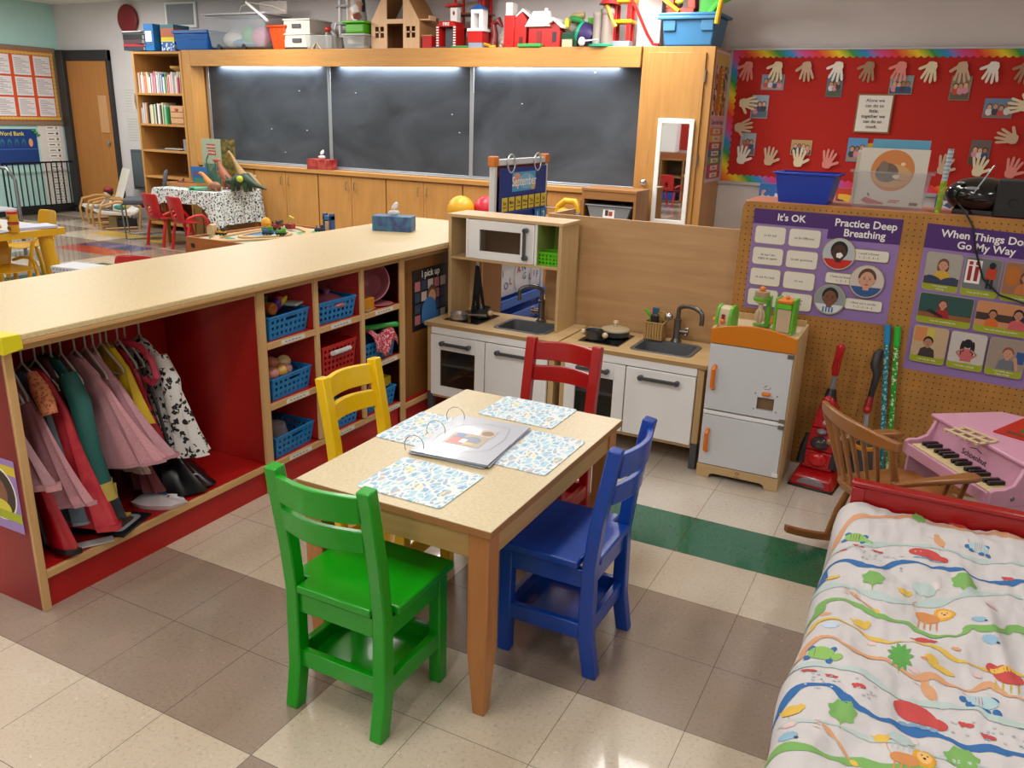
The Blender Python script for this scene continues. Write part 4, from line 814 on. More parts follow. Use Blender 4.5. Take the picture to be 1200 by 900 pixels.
    if hutch:
        y0, y1 = .165, .375; X1 = w_-.07
        for x, z0 in ((0.04, .501), (X1-.018, .501)): B().box(x, x+.018, y0, y1, z0, 1.02, BIZ).build('hutch_side', t, bevel=.002)
        B().box(.034, X1+.006, y0-.004, y1, 1.02, 1.036, BI).build('hutch_top', t, bevel=.002); B().box(.058, X1-.018, y0, y1, .808, .822, BI).build('hutch_shelf', t, bevel=.002)
        B().box(.058, .15, y1-.008, y1, .822, 1.02, mat(0xd6c6a8, .6)).build('hutch_back', t)
        for x in (.145, .532): B().box(x, x+.012, y0, y1, .822, 1.02, WHITE).build('divider', t)
        x1, x2, z1, z2 = .160, .530, .824, 1.016
        o = B().box(x1, x1+.065, y0-.004, y0+.01, z1, z2, WHITE).box(x2-.075, x2, y0-.004, y0+.01, z1, z2, WHITE).box(x1+.065, x2-.075, y0-.004, y0+.01, z1, z1+.04, WHITE).box(x1+.065, x2-.075, y0-.004, y0+.01, z2-.045, z2, WHITE).build('microwave_door', t, bevel=.0015)
        B().box(x1+.065, x2-.075, y0+.002, y0+.004, z1+.04, z2-.045, mat(0x5a4a3c, .08, alpha=.2)).build('window', o)
        B().box(.157, .532, y1-.03, y1-.02, .822, 1.02, mat(0xa88a6c, .6)).build('microwave_back', t)
        b = B().box(x2-.05, x2-.034, y0-.034, y0-.024, z1+.035, z2-.03, DGR)
        for z in (z1+.03, z2-.028): b.lathe((x2-.042, y0-.018, z), [(.012, -.016), (.014, -.008), (.012, .014)], DGR, 12, ax='y')
        b.build('handle', o, bevel=.002, label='dark grey vertical handle')
        B().box(.545, X1-.018, y1-.01, y1, .822, 1.02, mat(0x9ab45c, .6)).box(.5442, .5462, y0+.004, y1, .822, 1.02, mat(0x9ab45c, .6)).build('green_lining', t, label='green lining of the right compartment')
        B().box(0.058, .13, y1-.012, y1, .501, .808, BIZ).build('back_strip', t)
    return t
kitchen(-1.90, .745, 'left play kitchen with a hutch, white microwave door and steel pans', True)
kitchen(-1.145, .715, 'right play kitchen without a hutch, standing against the plywood board', False)
def pot(name, label, loc, r, h, c, knob=True, handle=None, rz=0, lid=None):
    t = T(name, label, 'toy pan', loc, rz); m = mat(c, .3, .6)
    B().lathe((0, 0, 0), [(r*.88, 0), (r, .006), (r*1.0, h-.004), (r*1.06, h), (r*.99, h), (r*.94, h-.006), (r*.85, .008), (.002, .006)], m, 26).build('body', t)
    W_ = mat(0xd8c6a0, .4)
    if knob:
        for s in (-1, 1): B().ell((s*(r+.016), 0, h*.6), .015, W_, 12).build('knob', t, label='pale wooden knob')
    if handle: B().tube([(r*.9, 0, h*.8), (r+.05, 0, h*.85), (r+.1, 0, h*.8)], [.005, .005, .008], STEEL, 8).build('handle', t)
    if lid: 
        l = B().lathe((0, 0, h), [(r*1.02, 0), (r*1.0, .006), (r*.6, .016), (.002, .02)], mat(lid, .4), 26).build('lid', t); B().lathe((0, 0, h+.018), [(.008, 0), (.007, .01), (.014, .018), (.012, .028), (.002, .03)], W_, 14).build('lid_knob', l)
    return t
pot('steel_saucepan', 'low shiny steel saucepan at the front of the left hob', (-1.765, .885, .5055), .044, .032, 0xa09c98, False, True, rz=.35)
pot('grey_cooking_pot', 'grey cooking pot with pale knobs at the back of the left hob', (-1.70, 1.0, .5055), .052, .05, 0x55585a, True, rz=-.25)
pot('small_grey_pot', 'small grey pot with pale knobs on the right hob', (-1.02, .905, .5055), .043, .045, 0x4c5052, True, rz=-.15)
pot('lidded_pan', 'wider grey pan with a cream lid behind the small grey pot', (-.955, 1.02, .5055), .07, .03, 0x4c5052, False, lid=0xb0a184)
def kitchen_bits():
    t = T('utensil_crate', 'slatted pale wooden crate of toy utensils on the right play kitchen', 'crate', (-.775, 1.085, .501)); W_ = mat(0xc79e60, .5, kind='wood', ax='z')
    b = B().box(-.045, .045, -.035, .035, 0, .006, W_)
    for k in range(7): 
        for y in (-.035, .032): b.box(-.045+k*.0132, -.045+k*.0132+.0105, y, y+.003, 0, .09, W_)
    for k in range(5):
        for x in (-.045, .042): b.box(x, x+.003, -.033+k*.0135, -.033+k*.0135+.011, 0, .09, W_)
    b.build('slats', t, smooth=False)
    B().box(-.05, .05, -.04, -.035, .085, .092, W_).box(-.05, .05, .035, .04, .085, .092, W_).box(-.05, -.045, -.035, .035, .085, .092, W_).box(.045, .05, -.035, .035, .085, .092, W_).build('rim', t)
    M1(B().tube([(0, 0, 0), (-.012, 0, .10), (-.03, 0, .125), (-.045, 0, .135)], [.004, .005, .009, .004], mat(0x5cb028, .4), 8), 'green_spoon', 'bright green toy spoon leaning left in the utensil crate', 'utensil', (-.79, 1.08, .51))
    M1(B().box(-.017, .017, -.004, .004, .07, .145, mat(0x3a5a7c, .4)).tube([(0, 0, 0), (0, 0, .08)], .005, BLACK, 6), 'blue_spatula', 'blue toy spatula standing in the utensil crate', 'utensil', (-.783, 1.10, .51), bevel=.002)
    M1(B().box(-.02, .02, -.012, .012, 0, .12, mat(0x101114, .35)), 'black_server', 'black toy serving tool in the front of the utensil crate', 'utensil', (-.775, 1.065, .51), bevel=.008)
    M1(B().tube([(0, 0, 0), (0, 0, .10)], .004, mat(0xb09040, .4), 6).tube([(.016*math.cos(2*PI*k/14), 0, .115+.016*math.sin(2*PI*k/14)) for k in range(14)], .004, mat(0xb09040, .4), 6, closed=True), 'golden_whisk', 'golden ring-ended toy whisk in the utensil crate', 'utensil', (-.75, 1.09, .51))
    M1(B().tube([(0, 0, 0), (.02, -.0, .10)], .003, CHROME, 6).ell((.035, -.0, .115), .02, CHROME, 14), 'steel_ladle', 'shiny steel ladle leaning right out of the utensil crate', 'utensil', (-.745, 1.075, .51))
    basket('green_basket', 'small lime green basket in the hutch compartment', (-1.30, 1.0, .823), mat(0x58c00c, .4), lx=.10, wy=.13, h=.062, rz=-PI/2, group=None, cell=.009, handle=False, solid=.002)
    t = T('black_apron', 'black apron hanging from a white hook under the hutch shelf', 'apron', (-1.74, 1.03, .5))
    B().box(-.006, .008, -.004, 0, .24, .307, WHITE).build('hook', t)
    b = B().prism([(-.03, 0), (-.012, .0), (-.004, .12), (.004, .0), (.016, 0), (.018, .14), (.05, 0), (.06, 0), (.014, .262), (.0, .27), (-.008, .262)], -.012, -.004, mat(0x0e0f12, .8)); b.build('cloth', t)
    # plywood back
    t = T('plywood_screen', 'large plywood-backed cabinet standing behind the right play kitchen', 'cabinet', (-1.42, 1.185, 0)); PW = mat(0xcaa274, .42, kind='wood', ax='x', c2=0xbb9264, sc=.8)
    B().box(0, .985, 0, .014, 0, 1.05, PW).build('back_board', t, bevel=.002); 
    for x in (0, .967): B().box(x, x+.018, .0142, .32, 0, 1.048, mat(0xb48a58, .45, kind='wood', ax='z')).build('side_panel', t)
    for z in (.06, .5, 1.0): B().box(.018, .967, .0142, .3, z, z+.018, PW).build('shelf', t) if z < 1 else None
kitchen_bits()
# ---------------------------------------------------------------- wooden fridge and toy appliances
def fridge():
    t = T('toy_fridge', 'white and orange wooden toy fridge with two doors', 'toy fridge', (-.42, .735, 0)); W_ = .355; D = .30
    for x in (0, W_-.012): B().prism([(0, 0), (D, 0), (D, .685), (0, .685)], x, x+.012, BIZ, 'yz').build('side_panel', t, bevel=.002)
    B().prism([(0, 0), (.055, 0), (.06, .018), (.075, .024), (W_-.075, .024), (W_-.06, .018), (W_-.055, 0), (W_, 0), (W_, .062), (0, .062)], -.012, -.0005, BI, 'xz').build('plinth', t, bevel=.002)
    OR = mat(0xd27a06, .4); P = [(0, .62), (W_, .62), (W_, .682)]+[(W_*(1-k/12), .682+.030*math.sin(PI*k/12)) for k in range(1, 12)]+[(0, .682)]
    B().prism(P, -.012, -.0005, OR, 'xz').build('orange_arch', t, bevel=.002, label='curved orange top board')
    B().box(.012, W_-.012, 0.0, D, .66, .672, mat(0xd0b896, .5)).build('top_board', t); B().box(.012, W_-.012, D-.008, D, .0, .70, BIZ).build('back_board', t)
    B().box(.012, W_-.012, .0, D-.01, .30, .312, BI).build('middle_shelf', t)
    WP = mat(0xd0d4d8, .35)
    x1, x2 = .004, W_-.008
    d = B(); z1, z2 = .325, .617; wx0, wx1, wz0, wz1 = .225, .295, .36, .415
    d.box(x1, wx0, -.014, -.001, z1, z2, WP).box(wx1, x2, -.014, -.001, z1, z2, WP).box(wx0, wx1, -.014, -.001, z1, wz0, WP).box(wx0, wx1, -.014, -.001, wz1, z2, WP)
    d = d.build('upper_door', t)
    B().box(wx0, wx1, -.0, .002, wz0, wz1, mat(0x7a5c3c, .6)).build('dispenser_recess', d); B().box(.243, .278, -.03, -.014, .428, .442, mat(0xe07c10, .4)).build('dispenser_button', d, bevel=.004)
    f = F((.2, -.0145, .34), (1, 0, 0), (0, 0, 1)); 
    for p in ((.015, .02), (.108, .02), (.015, .09), (.105, .09)): f.el(p[0], p[1], .003, .003, BLACK, n=8)
    f.line([(.045, .118), (.06, .13), (.05, .126)], .002, mat(0x4a6aa0, .5)); f.line([(.05, .112), (.07, .115), (.075, .126)], .002, mat(0x4a6aa0, .5)); f.build('dispenser_marks', d, smooth=False)
    e = B().box(x1, x2, -.014, -.001, .066, .298, WP).box(x1, x2, -.016, -.001, .302, .318, WHITE).build('lower_door', t, bevel=.0015)
    O2 = mat(0xe07410, .35)
    for z, par in ((.47, d), (.178, e)):
        b = B(); b.tube([(.034, -.014, z-.05), (.034, -.036, z-.04), (.034, -.038, z+.04), (.034, -.014, z+.05)], .0095, O2, 8); b.build('handle', par, label='orange bar handle')
    for z in (.60, .318, .29, .07): B().box(W_-.03, W_-.004, -.02, -.014, z, z+.016, STEEL if z != .07 else WHITE).build('hinge', t)
    f = F((.15, -.0125, .02), (1, 0, 0), (0, 0, 1)); f.el(.03, .027, .009, .007, mat(0x7a3b1c, .5), n=14); f.el(.03, .027, .006, .004, BI, n=12); f.text('Hape', .03, .008, .010, mat(0x7a3b1c, .5), .01); f.build('maker_mark', t, smooth=False)
    GR = mat(0x5cb024, .4); OR2 = mat(0xd8781c, .4); PB = mat(0xcdb898, .5)
    # toaster
    t = T('toy_toaster', 'small green and cream wooden toaster on the toy fridge, left of the mixer', 'toy toaster', (-.385, .84, .6725), -.12)
    P = [(-.05, 0), (.05, 0), (.05, .05), (.035, .085), (.015, .095), (-.015, .095), (-.035, .085), (-.05, .05)]
    for x in (-.035, .022): B().prism(P, x, x+.013, GR, 'yz').build('side', t, bevel=.002)
    B().prism([(y*.9, z*.95) for y, z in P], -.0219, .0219, PB, 'yz').build('body', t); B().box(-.006, .006, -.052, -.045, .03, .06, mat(0x7a3018, .4)).ell((0, -.054, .03), .011, OR2, 10).build('lever', t); B().ell((-.042, -.03, .03), .01, mat(0xe0a020, .4), 10).build('knob', t)
    M1(B().lathe((0, 0, 0), [(.045, 0), (.047, .004), (.04, .006), (.002, .006)], mat(0xb9b2a4, .4), 24), 'toy_plate', 'round pale plate lying under the toy mixer on the fridge top', 'plate', (-.245, .835, .6725))
    # mixer
    t = T('toy_mixer', 'green and beige wooden stand mixer in the middle of the fridge top', 'toy mixer', (-.255, .90, .679))
    B().box(-.03, .045, .0, .03, 0, .008, GR).box(.02, .038, -.01, .03, 0, .135, GR).build('stand', t, bevel=.002); B().lathe((0, -.02, .105), [(.02, 0), (.03, .006), (.03, .012)], PB, 18).lathe((0, -.02, .117), [(.034, 0), (.036, .006), (.034, .014)], GR, 18).lathe((0, -.02, .131), [(.031, 0), (.031, .025), (.002, .026)], mat(0xa88f70, .5), 18).build('head', t)
    B().box(-.02, .03, -.02, .02, .112, .128, GR).build('arm', t); B().ell((0, -.02, .165), .013, OR2, 12).build('knob', t)
    b = B()
    for a in range(3): b.ell((0, -.022, .05), (.022, .0035, .034), PB, 16, rz=a*PI/3)
    b.tube([(0, -.022, .07), (0, -.022, .11)], .01, PB, 8); b.build('whisk', t)
    # coffee maker
    t = T('toy_coffee_maker', 'green and orange wooden blender with clear cup on the right of the fridge top', 'toy blender', (-.145, .855, .673), -.1)
    for x in (-.042, .030): B().box(x, x+.012, -.03, .045, 0, .15, GR).build('side', t, bevel=.003)
    B().box(-.03, .03, -.038, .03, .108, .13, mat(0x5cc01c, .4)).build('band', t, bevel=.003); B().box(-.032, .032, -.042, .032, .131, .147, OR2).build('lid', t, bevel=.005); B().ell((0, .0, .153), .009, OR2, 10).build('knob', t)
    B().box(-.0295, .0295, -.03, .03, .006, .107, mat(0xc4b294, .35, alpha=.9)).build('cup', t, bevel=.003); B().lathe((0, -.005, 0), [(.045, 0), (.045, .005), (.002, .005)], mat(0xb9a888, .4), 20).build('base', t); B().ell((-.052, -.0, .04), .012, OR2, 10).build('dial', t)
fridge()
# ---------------------------------------------------------------- pegboard unit and posters
def kid(f, cx, cy, s, skin, hair, shirt, longh=False, back=False, arms=True):
    SK, HR, SH = mat(skin, .5), mat(hair, .6), mat(shirt, .6); D = mat(0x2a2420, .6)
    if longh: f.el(cx, cy-.15*s, .40*s, .52*s, HR, n=18)
    f.poly([(cx-.62*s, cy-1.25*s), (cx+.62*s, cy-1.25*s), (cx+.5*s, cy-.62*s), (cx+.18*s, cy-.42*s), (cx-.18*s, cy-.42*s), (cx-.5*s, cy-.62*s)], SH)
    if not back: f.rect(cx-.12*s, cy-.52*s, .24*s, .2*s, SK)
    f.el(cx, cy+.06*s, .37*s, .42*s, HR, n=18)
    if back: return
    f.el(cx, cy-.06*s, .29*s, .35*s, SK, n=20)
    for q in (-1, 1): f.el(cx+q*.11*s, cy-.02*s, .035*s, .025*s, D, n=8); f.el(cx+q*.3*s, cy-.08*s, .045*s, .07*s, SK, n=8)
    f.el(cx, cy-.12*s, .03*s, .035*s, mat(tuple(int(v*.85) for v in ((skin >> 16) & 255, (skin >> 8) & 255, skin & 255)), .5), n=8); f.el(cx, cy-.22*s, .08*s, .025*s, mat(0xa04a44, .5), n=10)
def pegboard():
    PG = mat(0xb8823c, .7, kind='peg')
    t = T('pegboard_unit', 'brown pegboard-backed shelf unit carrying the purple posters', 'shelf unit', (-.43, 1.12, 0))
    P = [(0, .0), (1.95, .0), (1.95, 1.188), (.03, 1.188), (.012, 1.182), (.003, 1.17), (0, 1.15)]
    B().prism(P, 0, .008, PG, 'xz').build('pegboard', t, smooth=False); OZ = mat(0x9a6430, .5, kind='wood', ax='z')
    B().box(.012, .03, .0082, .33, 0, 1.165, OZ).box(1.92, 1.94, .0082, .33, 0, 1.165, OZ).build('side_panel', t)
    B().box(.005, 1.945, .0085, .33, 1.165, 1.188, mat(0xc07a62, .5, kind='wood', ax='x', c2=0xb46a54)).build('top', t, bevel=.003, label='pinkish wooden top'); B().box(.03, 1.92, .0085, .33, .05, .07, OZ).build('bottom_shelf', t)
    PU = mat(0x9478b4, .42); DP = mat(0x4a2370, .42); WB = mat(0xe6e2d4, .45); TX = mat(0x30302e, .5); GN = mat(0x9aa81c, .45); WT = mat(0xf4f2ee, .5); OL = mat(0xb8b070, .5)
    y = 1.1185
    def poster(cs, W_, H, name, label):   # four corners give its slight hang
        o = Vector(cs[0]); u = (Vector(cs[1])-o)/W_; v = (Vector(cs[2])-o)/H
        f = F(o, u, v, .0004); f.n = Vector((0, -1, 0)); f.sheet(W_, H, PU, .0012); return f
    f = poster(((-.374, y, .708), (.236, y, .706), (-.376, y, 1.158)), .62, .45, '', '')
    f.poly([(0, .45), (.62, .45), (.62, .345), (.325, .345), (.325, .385), (0, .385)], DP)
    f.text("It's OK", .165, .405, .042, WT, .022); f.text('Practice Deep', .475, .403, .044, WT, .022); f.text('Breathing', .475, .362, .044, WT, .022)
    T_ = [['to be sad', 'to be different'], ['to say I am\nangry or upset', 'to ask questions'], ['to ask for help', 'to cry'], ['to feel shy', 'to change\nmy mind']]
    for r in range(4):
        for c in range(2):
            x0, y0 = .016+c*.15, .30-r*.094
            f.rrect(x0-.002, y0-.002, .136, .078, .014, OL); f.rrect(x0, y0, .132, .074, .012, WB)
            ls = T_[r][c].split('\n')
            for q, l in enumerate(ls): f.text(l, x0+.066, y0+.032-(q-.5*(len(ls)-1))*.016, .0145, TX)
    def face(cx, cy, rad, bg, *a, **k):
        f.el(cx, cy, rad+.003, rad+.003, OL, n=30); f.el(cx, cy, rad, rad, mat(bg, .5), n=30)
    def box(x0, y0, w_, l1, l2): f.rrect(x0-.002, y0-.002, w_+.004, .048, .012, OL); f.rrect(x0, y0, w_, .044, .01, WB); f.text(l1, x0+w_/2, y0+.025, .0135, TX); f.text(l2, x0+w_/2, y0+.008, .0135, TX)
    box(.43, .268, .155, 'I smell a flower.', '1 - 2 - 3 - 4 - 5'); box(.345, .158, .13, 'I hold my breath.', '1 - 2 - 3'); box(.44, .055, .15, 'I blow out a candle.', '1 - 2 - 3 - 4 - 5')
    def clipkid(cx, cy, rad, bg, skin, hair, shirt, extra=None):
        face(cx, cy, rad, bg); R2 = rad*.97
        n = 20; a0 = math.asin(.35)
        f.poly([(cx+R2*math.cos(t_), cy+R2*math.sin(t_)) for t_ in [PI+a0+(PI-2*a0)*k/n for k in range(n+1)]], mat(shirt, .55))
        SK, HR, D = mat(skin, .5), mat(hair, .6), mat(0x241c1a, .6)
        f.rect(cx-rad*.18, cy-rad*.55, rad*.36, rad*.4, SK); f.el(cx, cy+rad*.24, rad*.54, rad*.60, HR, n=24); f.el(cx, cy+rad*.08, rad*.43, rad*.54, SK, n=26)
        for q in (-1, 1): f.el(cx+q*rad*.17, cy+rad*.15, rad*.06, rad*.035, D, n=10); f.line([(cx+q*rad*.09, cy+rad*.25), (cx+q*rad*.25, cy+rad*.25)], rad*.03, HR); f.el(cx+q*rad*.45, cy+rad*.08, rad*.07, rad*.12, SK, n=8)
        f.el(cx, cy-rad*.2, rad*.12, rad*.045, mat(0x9c4a44, .5), n=12); f.line([(cx, cy+rad*.12), (cx+rad*.05, cy-rad*.04), (cx-rad*.02, cy-rad*.05)], rad*.03, mat(tuple(int(v*.8) for v in ((skin >> 16) & 255, (skin >> 8) & 255, skin & 255)), .5))
        if extra: extra(cx, cy, rad)
    def flower(cx, cy, r):
        f.el(cx, cy-r*.32, r*.13, r*.17, mat(0x3a2420, .5), rot=-.5, n=12)
        for a in range(5): f.el(cx+r*.05+r*.12*math.cos(a*1.257), cy-r*.08+r*.10*math.sin(a*1.257), r*.1, r*.1, WT, n=10)
    clipkid(.385, .285, .066, 0xb9c2c6, 0x4a2c22, 0x1c1618, 0xc8281c, flower); clipkid(.515, .18, .068, 0xcfc6bc, 0xcf9c80, 0x5a3c28, 0x2a5590)
    def plaid(cx, cy, r):
        for k in range(4): f.rect(cx-r*.4+k*r*.2, cy-r*.88, r*.1, r*.36, mat(0x3f74ac, .5))
    clipkid(.375, .085, .064, 0x8f9a98, 0x7a4c38, 0x201818, 0xd8dce0, plaid)
    M1(f, 'deep_breathing_poster', 'purple poster reading It\'s OK and Practice Deep Breathing on the pegboard', 'poster', smooth=False)
    # second poster
    f = poster(((.33, y, .53), (.785, y, .512), (.325, y, 1.15)), .455, .625, '', '')
    W_ = .455; f.rect(0, .525, W_, .1, DP); f.text("When Things Don't", .225, .578, .042, WT, .022); f.text('Go My Way', .225, .537, .042, WT, .022)
    cells = [(.02, .355, .13, .155, 0xa9a79c, 'I can practice\ncalming'), (.163, .355, .13, .155, 0x6f7476, 'I can go for a walk.'), (.306, .355, .13, .155, 0x9a6a4c, 'I can count.'),
             (.02, .215, .20, .125, 0x24504a, 'I can do something else.'), (.235, .215, .20, .125, 0xc88a5c, 'I can talk about the problem.'),
             (.02, .045, .13, .155, 0xc0a884, 'I can ask for help.'), (.163, .045, .13, .155, 0xc6c2bc, 'I can take a break.'), (.306, .045, .13, .155, 0x9a8c80, 'I can think about\nhappy things.')]
    for k, (x0, y0, w_, h, bg, tx) in enumerate(cells):
        f.rrect(x0-.002, y0-.002, w_+.004, h+.004, .013, OL); f.rrect(x0, y0, w_, h, .012, GN); f.rrect(x0, y0+.026, w_, h-.026, .010, mat(bg, .5)); cx = x0+w_/2
        ls = tx.split('\n')
        for q, l in enumerate(ls): f.text(l, cx, y0+.010-(q-.5*(len(ls)-1))*.011, .0105, WT)
        if k == 0: f.rect(x0, y0+.026, w_, .03, mat(0x3a3c44, .5)); kid(f, cx, y0+.108, .056, 0xc99478, 0x70452a, 0xd0a828, True); f.el(cx-.028, y0+.045, .032, .014, mat(0x2c3a5c, .6), rot=-.3); f.el(cx+.028, y0+.045, .032, .014, mat(0x2c3a5c, .6), rot=.3)
        if k == 1:
            f.rect(x0+.006, y0+.05, .055, .095, WT); f.rect(x0+.014, y0+.06, .014, .06, mat(0x9c1c24, .5)); f.rect(x0+.038, y0+.06, .014, .06, mat(0x9c1c24, .5)); f.rect(x0+.014, y0+.125, .014, .014, mat(0xb02020, .5)); f.rect(x0+.038, y0+.125, .014, .014, mat(0xb02020, .5))
            f.rect(x0+.085, y0+.035, .011, .045, mat(0x202430, .6)); f.rect(x0+.099, y0+.035, .011, .045, mat(0x202430, .6)); f.rect(x0+.08, y0+.075, .036, .045, mat(0xc23c1c, .6)); f.el(x0+.098, y0+.13, .012, .014, mat(0x1c1614, .6))
        if k == 2: f.el(x0+.03, y0+.1, .025, .04, mat(0xb86a20, .6)); kid(f, cx+.015, y0+.100, .056, 0xb87c58, 0x5c3420, 0xc07038, True)
        if k == 3: f.rect(x0, y0+.026, w_, .02, mat(0x8c5a34, .5)); kid(f, cx-.01, y0+.086, .046, 0xc48c74, 0x5c3426, 0xa01c1c, True); f.poly([(x0+.03, y0+.05), (x0+.09, y0+.03), (x0+.10, y0+.036), (x0+.045, y0+.062)], mat(0x1c1c22, .5))
        if k == 4: f.rect(x0, y0+.05, w_, .03, mat(0x3c2c28, .5)); kid(f, x0+.06, y0+.078, .042, 0xb07a58, 0x1a1414, 0xd06818); kid(f, x0+.15, y0+.088, .050, 0xb88068, 0x1c1416, 0xc45a5c, True)
        if k == 5: f.rect(x0+.004, y0+.09, .07, .06, mat(0xd08850, .5)); f.rect(x0+.05, y0+.1, .03, .05, mat(0xc8b850, .5)); kid(f, cx-.005, y0+.09, .052, 0xb07c60, 0x14100f, 0x38302e)
        if k == 6: kid(f, cx, y0+.108, .046, 0, 0x141012, 0xc86468, back=True); [f.el(cx+q*.019, y0+.09, .008, .032, mat(0x141012, .6)) for q in (-1, 1)]; [f.line([(cx+q*.014, y0+.085), (cx+q*.038, y0+.068), (cx+q*.016, y0+.045)], .007, mat(0xb87c68, .5)) for q in (-1, 1)]; f.rect(cx-.02, y0+.034, .04, .04, mat(0xc86468, .6))
        if k == 7: f.rect(x0+.1, y0+.06, .03, .05, mat(0x28508c, .5)); kid(f, cx+.005, y0+.098, .056, 0xc89478, 0x8a5434, 0x6c7078); f.line([(cx+.045, y0+.03), (cx+.032, y0+.085)], .012, mat(0xc89478, .5))
    M1(f, 'calming_poster', 'purple poster headed When Things Don\'t Go My Way with eight child pictures', 'poster', smooth=False)
pegboard()
def on_pegboard():
    z = 1.1885
    def tub(name, label, x, y, w_, d, h, m, t_=.82, rz=0, solid=.004):
        t = T(name, label, 'tub', (x, y, z), rz); b = B(); X, Y = w_/2, d/2; x_, y_ = X*t_, Y*t_
        b.add([(-x_, -y_, 0), (x_, -y_, 0), (x_, y_, 0), (-x_, y_, 0), (-X, -Y, h), (X, -Y, h), (X, Y, h), (-X, Y, h)], [(0, 1, 2, 3), (0, 1, 5, 4), (1, 2, 6, 5), (2, 3, 7, 6), (3, 0, 4, 7)], m)
        b.build('body', t, solid=solid, bevel=.006); B().box(-X-.012, X+.012, -Y-.012, -Y, h-.004, h+.004, m).box(-X-.012, X+.012, Y, Y+.012, h-.004, h+.004, m).box(-X-.012, -X, -Y, Y, h-.004, h+.004, m).box(X, X+.012, -Y, Y, h-.004, h+.004, m).build('rim', t, bevel=.002)
        return t
    tub('blue_tub', 'bright blue plastic tub on the pegboard unit', -.185, 1.26, .25, .18, .125, mat(0x0a3ab0, .3), rz=-.05)
    tub('clear_book_bin', 'clear plastic bin full of picture books on the pegboard unit', .155, 1.28, .30, .21, .15, mat(0xb4bcc2, .12, alpha=.17), .9, solid=.003)
    def book(label, x, y, w_, h, c, tilt, draw=None, zz=0, rz=0):
        t = B(); f = F((0, 0, 0), (1, 0, 0), (0, 0, 1)); f.sheet(w_, h, mat(c, .4), .012)
        if draw: draw(f, w_, h)
        o = f.build('picture_book', smooth=False, loc=(x, y, z+.012+zz)); o.rotation_euler = (tilt, 0, rz); o['label'] = label; o['category'] = 'book'; o['group'] = 'picture books in the clear bin'
    def d1(f, w, h):
        f.el(w*.5, h*.62, w*.32, w*.32, mat(0xc87a34, .45), n=36); f.el(w*.5, h*.53, w*.29, w*.18, mat(0xc89a64, .45), n=30); f.el(w*.42, h*.58, w*.17, w*.15, mat(0x6a5444, .5)); f.el(w*.36, h*.66, w*.07, w*.11, mat(0x7c6654, .5)); f.el(w*.56, h*.52, w*.05, w*.03, mat(0xd8cfc0, .5))
        f.line([(w*.3, h*.44), (w*.5, h*.46), (w*.7, h*.45)], .002, mat(0x5a4a34, .5)); f.el(w*.64, h*.74, .009, .007, mat(0xe8c8a0, .5), n=12)
        f.poly([(w*.1, h*.07), (w*.16, h*.14), (w*.3, h*.09), (w*.44, h*.05), (w*.44, h*.02), (w*.2, h*.02)], mat(0xb8504c, .5)); f.el(w*.2, h*.18, .004, .009, mat(0x7a6a3c, .5), rot=.5); f.rect(w*.52, h*.09, w*.16, .004, mat(0xb03a3a, .5)); f.rect(w*.5, h*.06, w*.14, .004, mat(0xb03a3a, .5)); f.rect(w*.82, h*.03, w*.12, .012, mat(0x55504c, .5))
    def d2(f, w, h): f.rect(0, h*.4, w, h*.6, mat(0x5aa0c0, .45)); [f.el(w*(.15+.14*k), h*(.52+.05*math.sin(k*2)), w*.13, h*.13, mat(0xc8d4d6, .5)) for k in range(6)]; f.el(w*.7, h*.6, w*.1, h*.02, mat(0x3a5a68, .5))
    def d3(f, w, h): f.rect(0, h*.45, w, h*.3, mat(0xa07818, .5)); f.rect(.01, h*.8, w-.02, h*.1, mat(0x4a3420, .5))
    # book frame: bottom stands inside the bin
    book('cream picture book with a round orange picture of a bear, front of the clear bin', .022, 1.20, .265, .235, 0xcfc8ba, -.10, d1)
    book('sky blue picture book with white clouds behind the cream book', .055, 1.29, .225, .27, 0x9fb8c0, -.06, d2)
    book('yellow and brown book at the back left of the clear bin', .03, 1.34, .10, .25, 0xd8a818, -.03, d3)
    book('pale cream book behind the front book in the clear bin', .005, 1.235, .2, .215, 0xc8c0aa, -.06)
    book('dark green spined book between the books in the clear bin', .04, 1.26, .13, .23, 0x4a6a3c, -.05)
    b = B().tube([(0, 0, 0), (.004, 0, .13)], .012, mat(0x7a9a18, .35, kind='spots', c2=0xa8b040, sc=60), 14).tube([(.0041, 0, .1302), (.009, 0, .255)], .011, mat(0x8a9aa8, .35, kind='stripes', c2=0xb4c0c8, sc=20, ax='z'), 14)
    M1(b, 'decorated_tube', 'thin green and silver tube standing upright on the pegboard unit', 'tube', (.352, 1.165, z))
    # stereo
    t = T('stereo', 'glossy black portable stereo with raised aerial on the pegboard unit', 'stereo', (.50, 1.26, z), -.1); BK = mat(0x08080a, .12, coat=.4)
    b = B(); b.ell((0, 0, .075), (.135, .10, .075), BK, 28); b.box(-.09, .09, -.07, .07, 0, .02, BK); b.build('body', t)
    B().ell((-.03, -.085, .105), (.03, .01, .008), mat(0x9a9ea4, .3, .6), 12).ell((-.075, -.07, .125), (.015, .01, .005), mat(0x9a9ea4, .3, .6), 12).build('controls', t)
    B().tube([(-.02, -.10, .09), (.035, -.11, .20)], .0035, CHROME, 8).build('aerial', t, label='silver telescopic aerial')
    M1(B().tube([(.42, 1.16, 1.235), (.455, 1.125, 1.20), (.49, 1.10, 1.15), (.515, 1.10, 1.06), (.56, 1.1, .95), (.63, 1.10, .89), (.80, 1.10, .85), (1.0, 1.1, .86)], .004, BLACK, 8), 'power_cord', 'black power cord hanging from the stereo across the purple poster', 'cord')
    t = T('speaker_box', 'square black speaker box at the right end of the pegboard unit', 'speaker', (.70, 1.24, z), -.08)
